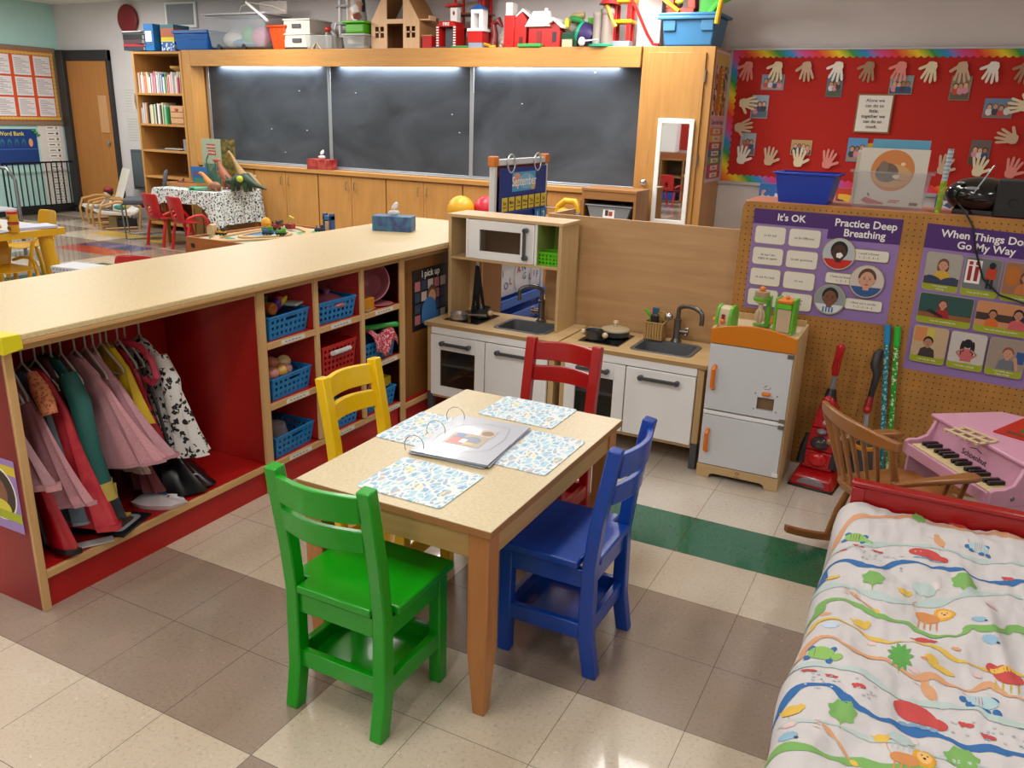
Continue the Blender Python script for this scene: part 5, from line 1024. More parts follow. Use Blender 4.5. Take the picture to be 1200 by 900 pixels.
    B().box(-.145, .15, -.09, .1, 0, .145, mat(0x141416, .55)).build('cabinet', t, bevel=.006); B().lathe((-.08, -.091, .06), [(.002, .004), (.012, .002), (.016, -.001), (.016, .002)], mat(0x050505, .6), 18, ax='y').build('port', t)
on_pegboard()
# ---------------------------------------------------------------- vacuums, sticks, rocking chair, piano
def vac():
    t = T('toy_vacuum', 'red upright toy vacuum cleaner between the fridge and the rocking chair', 'toy vacuum', (.065, .90, 0), -.12); R1 = mat(0xb01418, .25, coat=.3); DK = mat(0x1a1a1e, .3)
    b = B(); b.hexa([(-.095, -.07, .005), (.095, -.07, .005), (.095, .07, .005), (-.095, .07, .005)], [(-.082, -.055, .055), (.082, -.055, .055), (.07, .06, .10), (-.07, .06, .10)], R1); b.build('head', t, bevel=.012, seg=3)
    B().box(-.097, .097, -.072, .06, 0, .01, DK).build('base', t, bevel=.003)
    f = B(); f.prism([(.06*math.cos(PI*k/12), .022+.03*math.sin(PI*k/12)) for k in range(13)], -.072, -.066, mat(0x8c8c90, .3, .5), 'xz'); 
    f.M = Matrix(); f.build('badge', t, bevel=.002, label='grey arched badge')
    b = B()
    for (w1, z1, y1), (w2, z2, y2) in zip([(.065, .08, .02), (.058, .16, .03), (.05, .26, .045), (.035, .35, .055)], [(.058, .16, .03), (.05, .26, .045), (.035, .35, .055), (.02, .40, .06)]):
        b.hexa([(-w1, y1-.04, z1), (w1, y1-.04, z1), (w1, y1+.03, z1), (-w1, y1+.03, z1)], [(-w2, y2-.035, z2), (w2, y2-.035, z2), (w2, y2+.03, z2), (-w2, y2+.03, z2)], R1)
    b.build('body', t, bevel=.008)
    for s in (-1, 1): B().tube([(s*.066, .0, .09), (s*.064, .02, .16), (s*.056, .03, .22)], [.025, .024, .016], DK, 8).build('side_trim', t)
    B().ell((0, -.012, .20), (.04, .03, .03), mat(0x3a3438, .12), 16).build('dust_window', t, label='dark see-through dust window'); B().ell((0, -.018, .125), (.042, .02, .035), mat(0xc01c20, .2), 14).build('front_cover', t); B().ell((0, -.002, .25), (.022, .02, .014), mat(0x7c787c, .3), 12).build('grey_badge', t); B().ell((.005, .008, .29), .010, mat(0xc0b0b0, .3), 10).build('button', t)
    B().tube([(0, .055, .38), (0, .065, .43)], [.028, .02], DK, 10).build('collar', t); B().box(-.012, .012, .03, .045, .38, .405, R1).build('switch', t, bevel=.003)
    B().tube([(0, .065, .42), (.002, .075, .50)], .011, mat(0x77787c, .35), 10).build('pole', t); B().tube([(.002, .075, .49), (.0, .075, .52), (.004, .07, .56), (.012, .06, .62), (.012, .058, .635)], [.014, .018, .016, .019, .010], R1, 12).build('grip', t)
    t = T('stick_vacuum', 'dark stick vacuum with yellow and red parts leaning on the pegboard', 'toy vacuum', (.26, .99, 0), .05)
    B().tube([(-.02, .10, .60), (-.03, .085, .585), (-.035, .075, .54), (-.02, .06, .50), (-.03, .055, .40)], [.012, .018, .020, .016, .013], mat(0x2c2a2c, .4), 10).build('grip', t)
    B().tube([(-.03, .055, .40), (-.035, .04, .34)], [.014, .018], mat(0x8c1418, .3), 10).ell((-.035, .03, .345), .016, mat(0xb02020, .3), 10).build('collar', t)
    B().tube([(-.035, .04, .34), (-.03, .02, .24)], .012, mat(0xa8a8ac, .2, .5), 10).build('pole', t)
    B().lathe((-.02, .0, .05), [(.05, 0), (.055, .02), (.05, .12), (.04, .15), (.015, .17)], mat(0x3a3c3e, .3), 16).build('drum', t); B().lathe((-.02, 0, .185), [(.052, 0), (.052, .012), (.03, .018), (.01, .018)], mat(0xd08414, .35), 16).build('yellow_cap', t)
    B().box(-.08, .05, -.07, .05, 0, .05, mat(0xd8900c, .4)).build('head', t, bevel=.012)
    for x0, x1, c, c2, n in ((.245, .33, 0x1c7c8c, 0x9ad0d0, 'blue-green'), (.285, .355, 0x2aa028, 0xd0e8c0, 'bright green')):
        t = T('dotted_tube', 'tall %s tube with white dots leaning against the pegboard' % n, 'tube', (0, 0, 0), group='dotted tubes against the pegboard')
        B().tube([(x1, 1.03, .0), (x0, 1.095, .70)], .0115, mat(c, .4, kind='spots', c2=c2, sc=70), 12).build('body', t); a = Vector((x0, 1.095, .70)); d = (a-Vector((x1, 1.03, 0))).normalized()
        B().tube([tuple(a-d*.07), tuple(a+d*.012)], .0135, mat(0x1a88c0 if c == 0x1c7c8c else 0x2ab838, .35), 12).build('cap', t)
vac()
def rocker():
    t = T('rocking_chair', 'small wooden rocking chair with spindle back facing the pink piano', 'rocking chair', (.40, .325, 0), math.radians(-50)); W_ = mat(0x9a6430, .32, kind='wood', ax='y', c2=0x875426, coat=.2); WZ = mat(0x9a6430, .32, kind='wood', ax='z', c2=0x875426, coat=.2)
    P = [(-.15, -.15), (-.17, 0), (-.175, .12), (-.13, .165), (.13, .165), (.175, .12), (.17, 0), (.15, -.15), (.08, -.175), (-.08, -.175)]
    B().prism(P, .265, .292, W_, 'xy').build('seat', t, bevel=.006)
    for s in (-1, 1):
        b = B(); Q = [(s*.155, -.33+.58*k/16, .018+.10*((k/16-.56)**2)*2) for k in range(17)]
        vs = []; 
        for x, y, z in Q: vs += [(x-.011, y, z-.012), (x+.011, y, z-.012), (x+.011, y, z+.016), (x-.011, y, z+.016)]
        b.add(vs, [(0, 1, 2, 3), (64, 67, 66, 65)]+[(4*q+k, 4*q+4+k, 4*q+4+(k+1) % 4, 4*q+(k+1) % 4) for q in range(16) for k in range(4)], W_); b.build('rocker', t, bevel=.003)
        B().tube([(s*.155, -.15, .045), (s*.14, -.13, .15), (s*.12, -.10, .27)], [.011, .015, .010], WZ, 10).build('leg', t); B().tube([(s*.155, .15, .035), (s*.14, .13, .15), (s*.12, .11, .27)], [.011, .015, .010], WZ, 10).build('leg', t)
        B().tube([(s*.147, -.14, .12), (s*.147, .14, .12)], .008, W_, 8).build('stretcher', t)
        b = B(); A = [(s*.185, -.185, .405), (s*.20, -.10, .415), (s*.21, .0, .42), (s*.205, .09, .42), (s*.20, .125, .418)]; hw = [.014, .016, .02, .028, .022]; vs = []
        for (x, y, z), h in zip(A, hw): vs += [(x-h, y, z-.009), (x+h, y, z-.009), (x+h, y, z+.009), (x-h, y, z+.009)]
        b.add(vs, [(0, 1, 2, 3), (16, 19, 18, 17)]+[(4*q+k, 4*q+4+k, 4*q+4+(k+1) % 4, 4*q+(k+1) % 4) for q in range(4) for k in range(4)], W_); b.build('armrest', t, bevel=.006, seg=3)
        B().tube([(s*.165, .09, .28), (s*.20, .09, .42)], [.010, .009], WZ, 8).build('arm_post', t); B().tube([(s*.165, .02, .28), (s*.20, .02, .42)], [.008, .008], WZ, 8).build('arm_post', t)
        B().tube([(s*.145, -.13, .28), (s*.17, -.17, .41), (s*.185, -.215, .53)], [.013, .014, .012], WZ, 10).build('back_post', t)
    B().tube([(-.147, 0, .12), (.147, 0, .12)], .008, W_, 8).build('stretcher', t)
    for k in range(5): x = -.1+.05*k; B().tube([(x*.95, -.155, .285), (x*1.2, -.215-.02*(1-(x/.12)**2), .52)], [.007, .009], WZ, 8).build('spindle', t)
    b = B(); vs = []; n = 14
    for q in range(n+1):
        u = -1+2*q/n; x = .212*u; y = -.205-.04*(1-u*u); h = .026-.008*u*u
        vs += [(x, y-.011, .545-h), (x, y+.011, .545-h), (x, y+.007, .545+h), (x, y-.015, .545+h)]
    b.add(vs, [(0, 1, 2, 3), tuple(4*n+k for k in (3, 2, 1, 0))]+[(4*q+k, 4*q+4+k, 4*q+4+(k+1) % 4, 4*q+(k+1) % 4) for q in range(n) for k in range(4)], mat(0x9a6430, .32, kind='wood', ax='x', c2=0x875426, coat=.2)); b.build('crest_rail', t, bevel=.005)
rocker()
def piano():
    t = T('toy_piano', 'pink toy grand piano with cream keys beside the pegboard', 'toy piano', (.387, .60, 0), math.radians(-54)); PK = mat(0xd39ab4, .3, coat=.2); W_ = .475
    SP = [(0, .335), (.02, .33), (.36, .33), (.36, .47), (.12, .47), (.108, .46), (.10, .435), (.085, .405), (.05, .392), (.015, .392), (0, .385)]
    LG = [(.01, .335), (.10, .335), (.10, .25), (.07, .14), (.06, .06), (.07, 0), (.03, 0), (.02, .06), (.005, .16)]
    for x in (0, W_-.016):
        B().prism(SP, x, x+.016, PK, 'yz').build('side_panel', t, bevel=.003)
        B().prism([(.02, .334), (.20, .334), (.16, .22), (.10, .10), (.075, 0), (.03, 0), (.035, .1), (.02, .22)], x+.001, x+.015, PK, 'yz').build('leg', t, bevel=.003)
    B().box(.20, .24, .28, .32, 0, .33, PK).build('rear_leg', t, bevel=.003)
    B().box(.016, W_-.016, .005, .35, .335, .35, PK).box(.016, W_-.016, .0, .012, .335, .376, PK).build('keybed', t, bevel=.002)
    B().hexa([(.016, .10, .35), (W_-.016, .10, .35), (W_-.016, .112, .35), (.016, .112, .35)], [(.016, .12, .468), (W_-.016, .12, .468), (W_-.016, .13, .468), (.016, .13, .468)], PK).build('fallboard', t)
    B().prism([(-.012, .10), (W_+.012, .10), (W_+.012, .30), (W_-.06, .42), (.28, .46), (.12, .50), (-.012, .40)], .4705, .485, PK, 'xy').build('lid', t, bevel=.005)
    B().prism([(.0, .13), (W_, .13), (W_, .30), (W_-.07, .41), (.28, .45), (.12, .48), (0, .39)], .36, .47, PK, 'xy').build('case', t)
    n = 18; kw = (W_-.05)/n; IV = mat(0xd8c494, .4)
    for k in range(n): B().box(.025+k*kw, .025+(k+1)*kw-.0012, .016, .104, .351, .378, IV).build('white_key', t, bevel=.001)
    for k in range(n-1):
        if k % 7 in (2, 6): continue
        B().box(.025+(k+1)*kw-.0075, .025+(k+1)*kw+.0075, .045, .106, .3785, .392, mat(0x100f11, .3)).build('black_key', t, bevel=.002)
    g = F((.18, .112, .40), (1, 0, 0), (0, .12, .99), .0006); g.o += g.n*.004; g.text('Schoenhut', .06, .0, .030, mat(0x1a1618, .5), .01); g.line([(.03, .034), (.06, .042), (.09, .034)], .003, mat(0x1a1618, .5)); g.build('maker_name', t, smooth=False, label='black lettering reading Schoenhut')
    B().lathe((W_+.0005, .085, .36), [(.008, 0), (.006, .003), (.002, .003)], STEEL, 12, ax='x').build('side_screw', t)
    c, s = math.cos(math.radians(-54)), math.sin(math.radians(-54)); at = lambda x, y: (.387+x*c-y*s, .60+x*s+y*c)
    p = at(.30, .27); f = F((0, 0, .004), (1, 0, 0), (0, 1, 0)); f.sheet(.22, .25, mat(0xb4200e, .35), .004)
    f.el(.12, .11, .07, .04, mat(0x2c6c34, .4), rot=.3); f.el(.07, .15, .025, .02, mat(0x2c6c34, .4)); f.rect(.03, .02, .15, .03, mat(0x6a3a1c, .4)); f.el(.17, .06, .02, .02, mat(0x2c5ca8, .4)); f.text('The', .05, .215, .03, mat(0xe8c020, .4), .02); f.text('Fox', .13, .215, .03, mat(0xe8c020, .4), .02)
    M1(f, 'red_picture_book', 'red picture book with a green creature lying on the pink piano', 'book', (.665, .56, .4860), rz=-.45, smooth=False)
    b = B(); WD = mat(0xcdb890, .5)
    for k in range(4): b.box(-.085+.044*k, -.073+.044*k, -.05, .05, .0045*0, .005, WD)
    for y in (-.05, -.006, .04): b.box(-.085, .06, y, y+.012, .0051, .010, WD)
    M1(b, 'wooden_puzzle_frame', 'pale wooden cut-out frame lying on the piano lid before the red book', 'toy', (.60, .45, .4862), rz=-.75, bevel=.001)
piano()
# ---------------------------------------------------------------- cot bed
def bed():
    t = T('cot_bed', 'red wooden cot bed in the near right corner', 'bed', (0, 0, 0)); R1 = mat(0x9c0c0e, .3, coat=.2); x0, x1 = .262, 1.03
    B().box(x0, x1, -.045, -.018, .10, .42, R1).build('headboard', t, bevel=.004); B().box(x0-.004, x1+.004, -.052, -.011, .418, .436, R1).build('headboard_cap', t, bevel=.005)
    for x in (x0, x1-.04): B().box(x, x+.04, -.0515, -.0115, 0, .417, R1).build('post', t, bevel=.004)
    for x in (x0, x1-.04): B().box(x, x+.04, -1.46, -1.42, 0, .30, R1).build('post', t, bevel=.004)
    B().box(x0, x1, -1.45, -1.425, .10, .28, R1).build('footboard', t, bevel=.004)
    for x in (x0+.005, x1-.027): B().box(x, x+.022, -1.42, -.052, .12, .20, R1).build('side_rail', t, bevel=.003)
    M1(B().box(.29, 1.0, -1.415, -.056, .18, .30, mat(0xd8d6d0, .8)), 'mattress', 'white cot mattress under the printed quilt', 'mattress', bevel=.03, seg=3)
bed()
def quilt():
    X0, X1, Y0, Y1 = .232, 1.045, -1.44, -.058
    def h(x, y):
        z = .350+.022*math.exp(-((y+.12)/.12)**2)+.012*noise.noise(Vector((x*4.2, y*3.6, 1.7)))+.010*noise.noise(Vector((x*9+y*5, y*8-x*3, 4.2)))
        z += .014*math.sin((x*.9-y*.5)*24+3*noise.noise(Vector((x*3, y*3, 8))))*max(0, noise.noise(Vector((x*2.2, y*2.6, .3)))+.3)
        z += .004*noise.noise(Vector((x*26, y*22, 2)))+.018*abs(noise.noise(Vector((x*6.5+2*y, y*5-x, 9))))+.004*noise.noise(Vector((x*50, y*14+x*9, 3)))
        # sharp folds radiating on the right
        for (ax, ay, bx, by, amp) in ((.62, -.45, .70, -.95, .022), (.58, -.25, .60, -.55, .016), (.40, -.62, .46, -1.25, .008), (.30, -.8, .42, -1.1, .008)):
            dx, dy = bx-ax, by-ay; L2 = dx*dx+dy*dy; s = max(0, min(1, ((x-ax)*dx+(y-ay)*dy)/L2)); d = math.hypot(x-ax-s*dx, y-ay-s*dy); z += amp*math.exp(-(d/.022)**2)*math.sin(PI*min(1, max(0, s))) if 0 < s < 1 else 0
        return z
    def edge(x, y):
        return .236+.012*noise.noise(Vector((0, y*3.2, 5)))+.006*math.sin(y*14)
    Rr = .075
    def Sf(x, y):
        """cloth point: x runs across; left of the shoulder it wraps down the side"""
        e = edge(x, y); z0 = h(max(x, e+Rr), y)
        if x >= e+Rr: return Vector((x, y, z0))
        d = (e+Rr-x); s = d*1.25; q = Rr*PI/2
        if s < q: a = s/Rr; return Vector((e+Rr-Rr*math.sin(a), y, z0-Rr*(1-math.cos(a))))
        v = s-q; return Vector((e+.012*math.sin(y*22+1)*min(1, v*6)+.02*v, y, z0-Rr-v))
    xs = [-.02+(X1+.02)*i/150 for i in range(151)]; ys = [Y0+(Y1-Y0)*j/230 for j in range(231)]
    b = B(); W_ = mat(0xc9c6c6, .85, bump=.25)
    b.v = [tuple(Sf(x, y)) for y in ys for x in xs]; b.mats = [W_]
    b.f = [(j*151+i, j*151+i+1, (j+1)*151+i+1, (j+1)*151+i) for j in range(230) for i in range(150)]; b.i = [0]*len(b.f)
    # back and foot hems hang down a little
    lay = [0]; an = [None]
    def P(x, y):
        if an[0] is not None: y = an[0]+(y-an[0])*1.5
        e = .002; p = Sf(x, y); n = (Sf(x+e, y)-Sf(x-e, y)).cross(Sf(x, y+e)-Sf(x, y-e)).normalized(); return tuple(p+n*(.0009+.00012*lay[0]))
    def C(c): return mat(c, .85)
    def blob(cx, cy, rx, ry, c, rot=0, wob=0, n=22, k=0, a0=0):
        lay[0] = (lay[0]+1) % 9; R_ = 5; vs = [P(cx, cy)]
        for r in range(1, R_+1):
            for q in range(n):
                a = 2*PI*q/n; f_ = r/R_*(1+wob*math.sin(k*a+a0)); x, y = rx*f_*math.cos(a), ry*f_*math.sin(a); vs.append(P(cx+x*math.cos(rot)-y*math.sin(rot), cy+x*math.sin(rot)+y*math.cos(rot)))
        fs = [(0, 1+q, 1+(q+1) % n) for q in range(n)]+[(1+r*n+q, 1+(r+1)*n+q, 1+(r+1)*n+(q+1) % n, 1+r*n+(q+1) % n) for r in range(R_-1) for q in range(n)]
        b.add(vs, fs, C(c))
    def stroke(pts, wd, c, seg=.008, taper=True, wave=0):
        lay[0] = (lay[0]+1) % 9
        Q = []
        for i in range(len(pts)-1):
            p0 = pts[max(0, i-1)]; p1, p2 = pts[i], pts[i+1]; p3 = pts[min(len(pts)-1, i+2)]; n = max(2, int(math.hypot(p2[0]-p1[0], p2[1]-p1[1])/seg))
            for k in range(n):
                s = k/n; Q.append(tuple(.5*((2*p1[d])+(-p0[d]+p2[d])*s+(2*p0[d]-5*p1[d]+4*p2[d]-p3[d])*s*s+(-p0[d]+3*p1[d]-3*p2[d]+p3[d])*s**3) for d in (0, 1)))
        Q.append(pts[-1]); vs = []; N = len(Q); acc = 0
        for i, (x, y) in enumerate(Q):
            a = Q[max(0, i-1)]; c_ = Q[min(N-1, i+1)]; dx, dy = c_[0]-a[0], c_[1]-a[1]; L_ = math.hypot(dx, dy) or 1; nx, ny = -dy/L_, dx/L_; acc += L_/2
            w_ = wd*(1+wave*math.sin(acc*45))/2*(min(1, i/3+.2, (N-1-i)/3+.2) if taper else 1)
            vs += [P(x-nx*w_, y-ny*w_), P(x, y), P(x+nx*w_, y+ny*w_)]
        b.add(vs, [(3*i+k, 3*i+3+k, 3*i+4+k, 3*i+1+k) for i in range(N-1) for k in (0, 1)], C(c))
    OR, BL, TE, GR, YE, RE, PK, OG = 0xd09a72, 0x3068a4, 0xb3c4c1, 0x78aa5c, 0xd8b44c, 0xbf4846, 0xd8bcba, 0xcd8850
    waves = dict(
     a=([(0.05, -.50), (.16, -.43), (.229, -.365), (.248, -.314), (.286, -.198), (.352, -.123), (.415, -.086), (.479, -.083), (.542, -.08), (.603, -.095), (.664, -.075), (.717, -.084), (.764, -.073), (.9, -.09), (1.04, -.08)], .020, OR, .35),
     b=([(.0, -.68), (.12, -.66), (.241, -.56), (.255, -.478), (.3, -.452), (.343, -.469), (.377, -.457), (.419, -.389), (.465, -.37), (.506, -.381), (.567, -.366), (.622, -.368), (.693, -.354), (.748, -.329), (.9, -.35), (1.04, -.33)], .018, BL, .5),
     c=([(.1, -.65), (.25, -.60), (.343, -.59), (.388, -.602), (.432, -.607), (.494, -.565), (.557, -.517), (.621, -.454), (.674, -.43), (.742, -.415), (1.04, -.42)], .022, TE, .6),
     d=([(.1, -.47), (.2, -.41), (.285, -.371), (.365, -.293), (.442, -.255), (.538, -.253), (.602, -.268), (.681, -.25), (.754, -.236), (1.04, -.24)], .016, TE, .5),
     e=([(.0, -.83), (.15, -.80), (.259, -.726), (.27, -.683), (.306, -.662), (.345, -.664), (.384, -.689), (.427, -.693), (.467, -.681), (.499, -.702), (.544, -.708), (.587, -.696), (.597, -.667), (.646, -.66), (.682, -.602), (.731, -.579), (1.04, -.6)], .018, GR, .45),
     f=([(.0, -.86), (.15, -.84), (.254, -.809), (.266, -.78), (.301, -.76), (.345, -.774), (.404, -.804), (.443, -.797), (.477, -.778), (.502, -.795), (.535, -.795), (.568, -.811), (.65, -.80), (.75, -.78), (1.04, -.79)], .011, YE, .6),
     g=([(.0, -1.0), (.14, -.98), (.252, -.933), (.258, -.909), (.283, -.868), (.313, -.862), (.346, -.884), (.381, -.889), (.42, -.886), (.454, -.895), (.491, -.906), (.523, -.884), (.559, -.89), (.604, -.891), (.64, -.853), (.661, -.881), (.711, -.895), (1.04, -.88)], .014, OR, .45),
     h=([(.1, -1.02), (.2, -.98), (.286, -.962), (.315, -.96), (.351, -.977), (.399, -.982), (.437, -.999), (.482, -1.004), (.525, -.991), (.569, -.984), (.611, -.976), (.644, -.989), (.705, -.985), (1.04, -.98)], .016, TE, .5),
     i=([(.0, -1.24), (.12, -1.22), (.225, -1.15), (.252, -1.10), (.272, -1.067), (.312, -1.048), (.341, -1.058), (.372, -1.087), (.399, -1.095), (.426, -1.1), (.46, -1.089), (.494, -1.093), (.528, -1.085), (.561, -1.089), (.593, -1.097), (.633, -1.085), (.66, -1.091), (.699, -1.083), (1.04, -1.09)], .018, BL, .45),
     j=([(.0, -1.40), (.12, -1.37), (.225, -1.32), (.25, -1.289), (.27, -1.275), (.304, -1.273), (.337, -1.265), (.373, -1.255), (.404, -1.241), (.437, -1.243), (.484, -1.23), (.515, -1.223), (.569, -1.209), (.7, -1.22), (1.04, -1.2)], .020, GR, .45),
     k=([(.25, -1.19), (.36, -1.17), (.47, -1.165), (.60, -1.15), (.75, -1.16)], .010, TE, .5))
    for p, wd, c, wv in waves.values(): stroke(p, wd, c, wave=wv)
    def fig(g):
        def w_(x, y, *a, **k): an[0] = y; g(x, y, *a, **k); an[0] = None
        return w_
    def tree(x, y, s=1): blob(x, y, .026*s, .022*s, GR, wob=.13, k=7); stroke([(x, y-.012*s), (x+.002, y-.036*s)], .005*s, 0x8fae50)
    def spiky(x, y, s=1): blob(x, y, .022*s, .026*s, 0x5aa04a, wob=.25, k=11, n=44); stroke([(x, y-.02*s), (x, y-.036*s)], .006*s, YE)
    def bird(x, y, s=1, c=YE, d=1): blob(x, y, .017*s, .010*s, c); blob(x+d*.014*s, y+.007*s, .007*s, .006*s, c); stroke([(x-d*.013*s, y), (x-d*.024*s, y+.006*s)], .005*s, c); stroke([(x, y-.008*s), (x, y-.018*s)], .002, c)
    def fish(x, y, d=1): blob(x, y, .010, .007, RE); blob(x-d*.012, y, .006, .008, RE, wob=.3, k=3)
    def hippo(x, y, s=1): blob(x, y, .042*s, .019*s, RE, rot=-.12); blob(x+.042*s, y-.010*s, .018*s, .012*s, RE); [blob(x-.024*s+.012*s*q, y+.004*math.sin(q*2), .003*s, .003*s, 0xe09a90, n=8) for q in range(5)]; [blob(x-.02*s+.018*s*q, y-.024*s, .009*s, .004*s, 0x7a9ab8, n=10) for q in range(4)]
    def lion(x, y, s=1): blob(x-.022*s, y-.012*s, .026*s, .012*s, OG); [stroke([(x-.038*s+q*.012*s, y-.018*s), (x-.040*s+q*.0125*s, y-.046*s)], .007*s, OG) for q in range(4)]; stroke([(x-.046*s, y-.008*s), (x-.056*s, y+.01*s), (x-.045*s, y+.026*s)], .002, OG); blob(x+.012*s, y+.004*s, .021*s, .020*s, 0xd9a02c, wob=.08, k=16, n=48); blob(x+.012*s, y+.004*s, .014*s, .013*s, 0xe6b870); [blob(x+.012*s+q*.005*s, y+.006*s, .0015*s, .002*s, 0x2c2018, n=8) for q in (-1, 1)]; blob(x+.012*s, y+.0*s, .003*s, .002*s, 0x5c3018, n=8)
    def camel(x, y, s=1): blob(x, y, .025*s, .016*s, RE, rot=-.6); blob(x-.024*s, y+.014*s, .011*s, .009*s, RE); blob(x+.016*s, y+.002*s, .014*s, .012*s, RE); [stroke([(x-.018*s+q*.012*s, y-.010*s-q*.002), (x-.020*s+q*.012*s, y-.034*s-q*.002)], .006*s, 0xb8a83c) for q in range(4)]
    def turtle(x, y, s=1): blob(x, y, .026*s, .015*s, 0x8ab860); [stroke([(x-.012*s+q*.006*s, y-.012*s), (x-.012*s+q*.006*s, y+.013*s)], .0022, 0x7a4a30) for q in range(4)]; [blob(x+a*s, y+c*s, .008*s, .006*s, BL, n=12) for a, c in ((-.026, -.010), (.022, .010), (.018, -.016), (-.02, .012))]; blob(x+.034*s, y-.008*s, .012*s, .008*s, 0x8ab860)
    def eleph(x, y, s=1): blob(x, y, .030*s, .017*s, 0xa9c6cc); [stroke([(x-.012*s+q*.006*s, y-.014*s), (x-.010*s+q*.006*s, y+.015*s)], .0025, 0xc86a6a) for q in range(4)]; [blob(x+a*s, y+c*s, .009*s, .0075*s, BL, n=12) for a, c in ((-.034, -.004), (.024, .010), (.008, -.022), (.028, -.02), (-.022, -.016))]; stroke([(x-.03*s, y+.008*s), (x-.034*s, y+.024*s)], .003, RE)
    def giraffe(x, y, s=1): stroke([(x-.03*s, y+.014*s), (x, y)], .012*s, OR); stroke([(x, y), (x+.034*s, y-.026*s)], .007*s, OR); blob(x+.04*s, y-.03*s, .009*s, .005*s, YE, rot=-.5); [stroke([(x-.03*s, y+.016*s-q*.006*s), (x-.046*s, y+.022*s-q*.008*s)], .003, OR) for q in range(3)]; [stroke([(x-.02*s+q*.008*s, y+.004*s-q*.004*s), (x-.016*s+q*.008*s, y+.018*s-q*.005*s)], .002, 0xe8d0b0) for q in range(4)]
    def hedge(x, y, s=1): blob(x, y, .017*s, .011*s, 0x8fb4cc, wob=.12, k=13, n=52); blob(x+.016*s, y-.006*s, .004*s, .003*s, 0x3a4a5a, n=8)
    def sheep(x, y, s=1): blob(x, y, .030*s, .020*s, TE, wob=.06, k=9, n=36); [stroke([(x-.02*s+q*.013*s, y-.014*s), (x-.02*s+q*.013*s, y-.038*s)], .006*s, TE) for q in range(4)]; blob(x+.028*s, y+.016*s, .012*s, .010*s, 0xd8cccc, wob=.1, k=8, n=32)
    def duck(x, y, s=1, c=OR): blob(x, y, .012*s, .022*s, c, rot=.5); blob(x-.008*s, y+.022*s, .008*s, .007*s, c, n=12); stroke([(x-.012*s, y+.008*s), (x-.032*s, y+.014*s)], .0025, c); stroke([(x+.006*s, y-.018*s), (x+.014*s, y-.026*s)], .005*s, RE)
    tree, spiky, bird, hippo, lion, camel, turtle, eleph, giraffe, hedge, sheep, duck = map(fig, (tree, spiky, bird, hippo, lion, camel, turtle, eleph, giraffe, hedge, sheep, duck))
    lion(.533, -.60, 1.1); lion(.78, -.50, 1.0); tree(.371, -.528); tree(.589, -.428, 1.15); tree(.86, -.40, 1.1); turtle(.308, -.286); hippo(.49, -.300); hippo(.80, -.22, .9); duck(.525, -.206, 1); eleph(.626, -.201, .85)
    camel(.575, -.015+-.05, .0+.8); tree(.464, -.075, .8); giraffe(.352, -.629); sheep(.45+.045, -.50, .95); bird(.45, -.547, .9); bird(.277, -.539, .8); hedge(.618, -.622, .9); bird(.362, -.747, 1.1); blob(.284, -.731, .012, .008, OR, wob=.2, k=5)
    for x, y in ((.286, -.386), (.323, -.344), (.374, -.345), (.70, -.33)): fish(x, y)
    for k in range(26): r = random.Random(k); x, y = .30+.14*r.random(), -.43+.09*r.random(); blob(x, y, .003, .003, 0x8f9cb0, n=8); blob(x, y, .0017, .0017, 0xd6d2cc, n=8)
    turtle(.296, -.923, .95); spiky(.456, -.855, 1.05); bird(.505, -.757, 1.3, RE); camel(.672, -.817, 1.15); camel(.92, -.70, 1); duck(.52, -.944, 1.1); eleph(.62, -.942, 1); hippo(.496, -1.037, 1.05); tree(.36, -1.122, 1.05); hedge(.277, -1.238); giraffe(.358, -1.203, 1); hippo(.85, -1.03, 1)
    for x, y in ((.286, -1.0), (.33, -1.003), (.387, -1.028), (.596, -1.028), (.636, -1.047), (.72, -1.05)): fish(x, y)
    for k in range(46): r = random.Random(k+90); x, y = (.27+.15*r.random() if k < 26 else .56+.14*r.random()), -1.07+.07*r.random(); blob(x, y, .003, .003, 0x8f9cb0, n=8); blob(x, y, .0017, .0017, 0xd6d2cc, n=8)
    tree(.583, -1.141, 1.15); lion(.505, -1.19, 1.0); sheep(.475, -1.14, .8); bird(.439, -1.161, .8); bird(.27, -1.144, 1.1); blob(.274, -1.194, .013, .010, PK, wob=.15, k=6); blob(.393, -.821, .011, .008, PK, wob=.15, k=6); blob(.57, -.775, .010, .008, OR, wob=.15, k=6); blob(.488, -.885, .010, .008, PK, wob=.15, k=6); blob(.614, -.836, .010, .008, PK, wob=.15, k=6); blob(.65, -.523, .015, .013, PK, wob=.1, k=6); hedge(.64, -.70, .0+1.0)
    bird(.256, -1.37, 1.2, RE); bird(.374, -1.33, 1.3, YE); lion(.62, -1.33, 1.1); tree(.80, -1.30, 1.2); giraffe(.90, -.85, 1); tree(.85, -.90, 1.1); sheep(.95, -.52, 1); eleph(.90, -1.18, 1)
    blob(.54, -.853, .030, .009, YE, rot=-.15); blob(.52, -.838, .014, .010, YE); blob(.505, -.846, .008, .004, 0xd88868)
    bird(.30, -.80, .8, 0xb8cce0); bird(.20, -.9, 1, RE); bird(.19, -.62, 1, OR); blob(.21, -.5, .02, .03, 0xd88880); tree(.16, -1.05, 1); blob(.19, -.74, .016, .012, OR)
    b.flat = 1
    M1(b, 'animal_quilt', 'white quilt printed with lions, hippos and wavy coloured lines on the cot bed', 'quilt')
quilt()
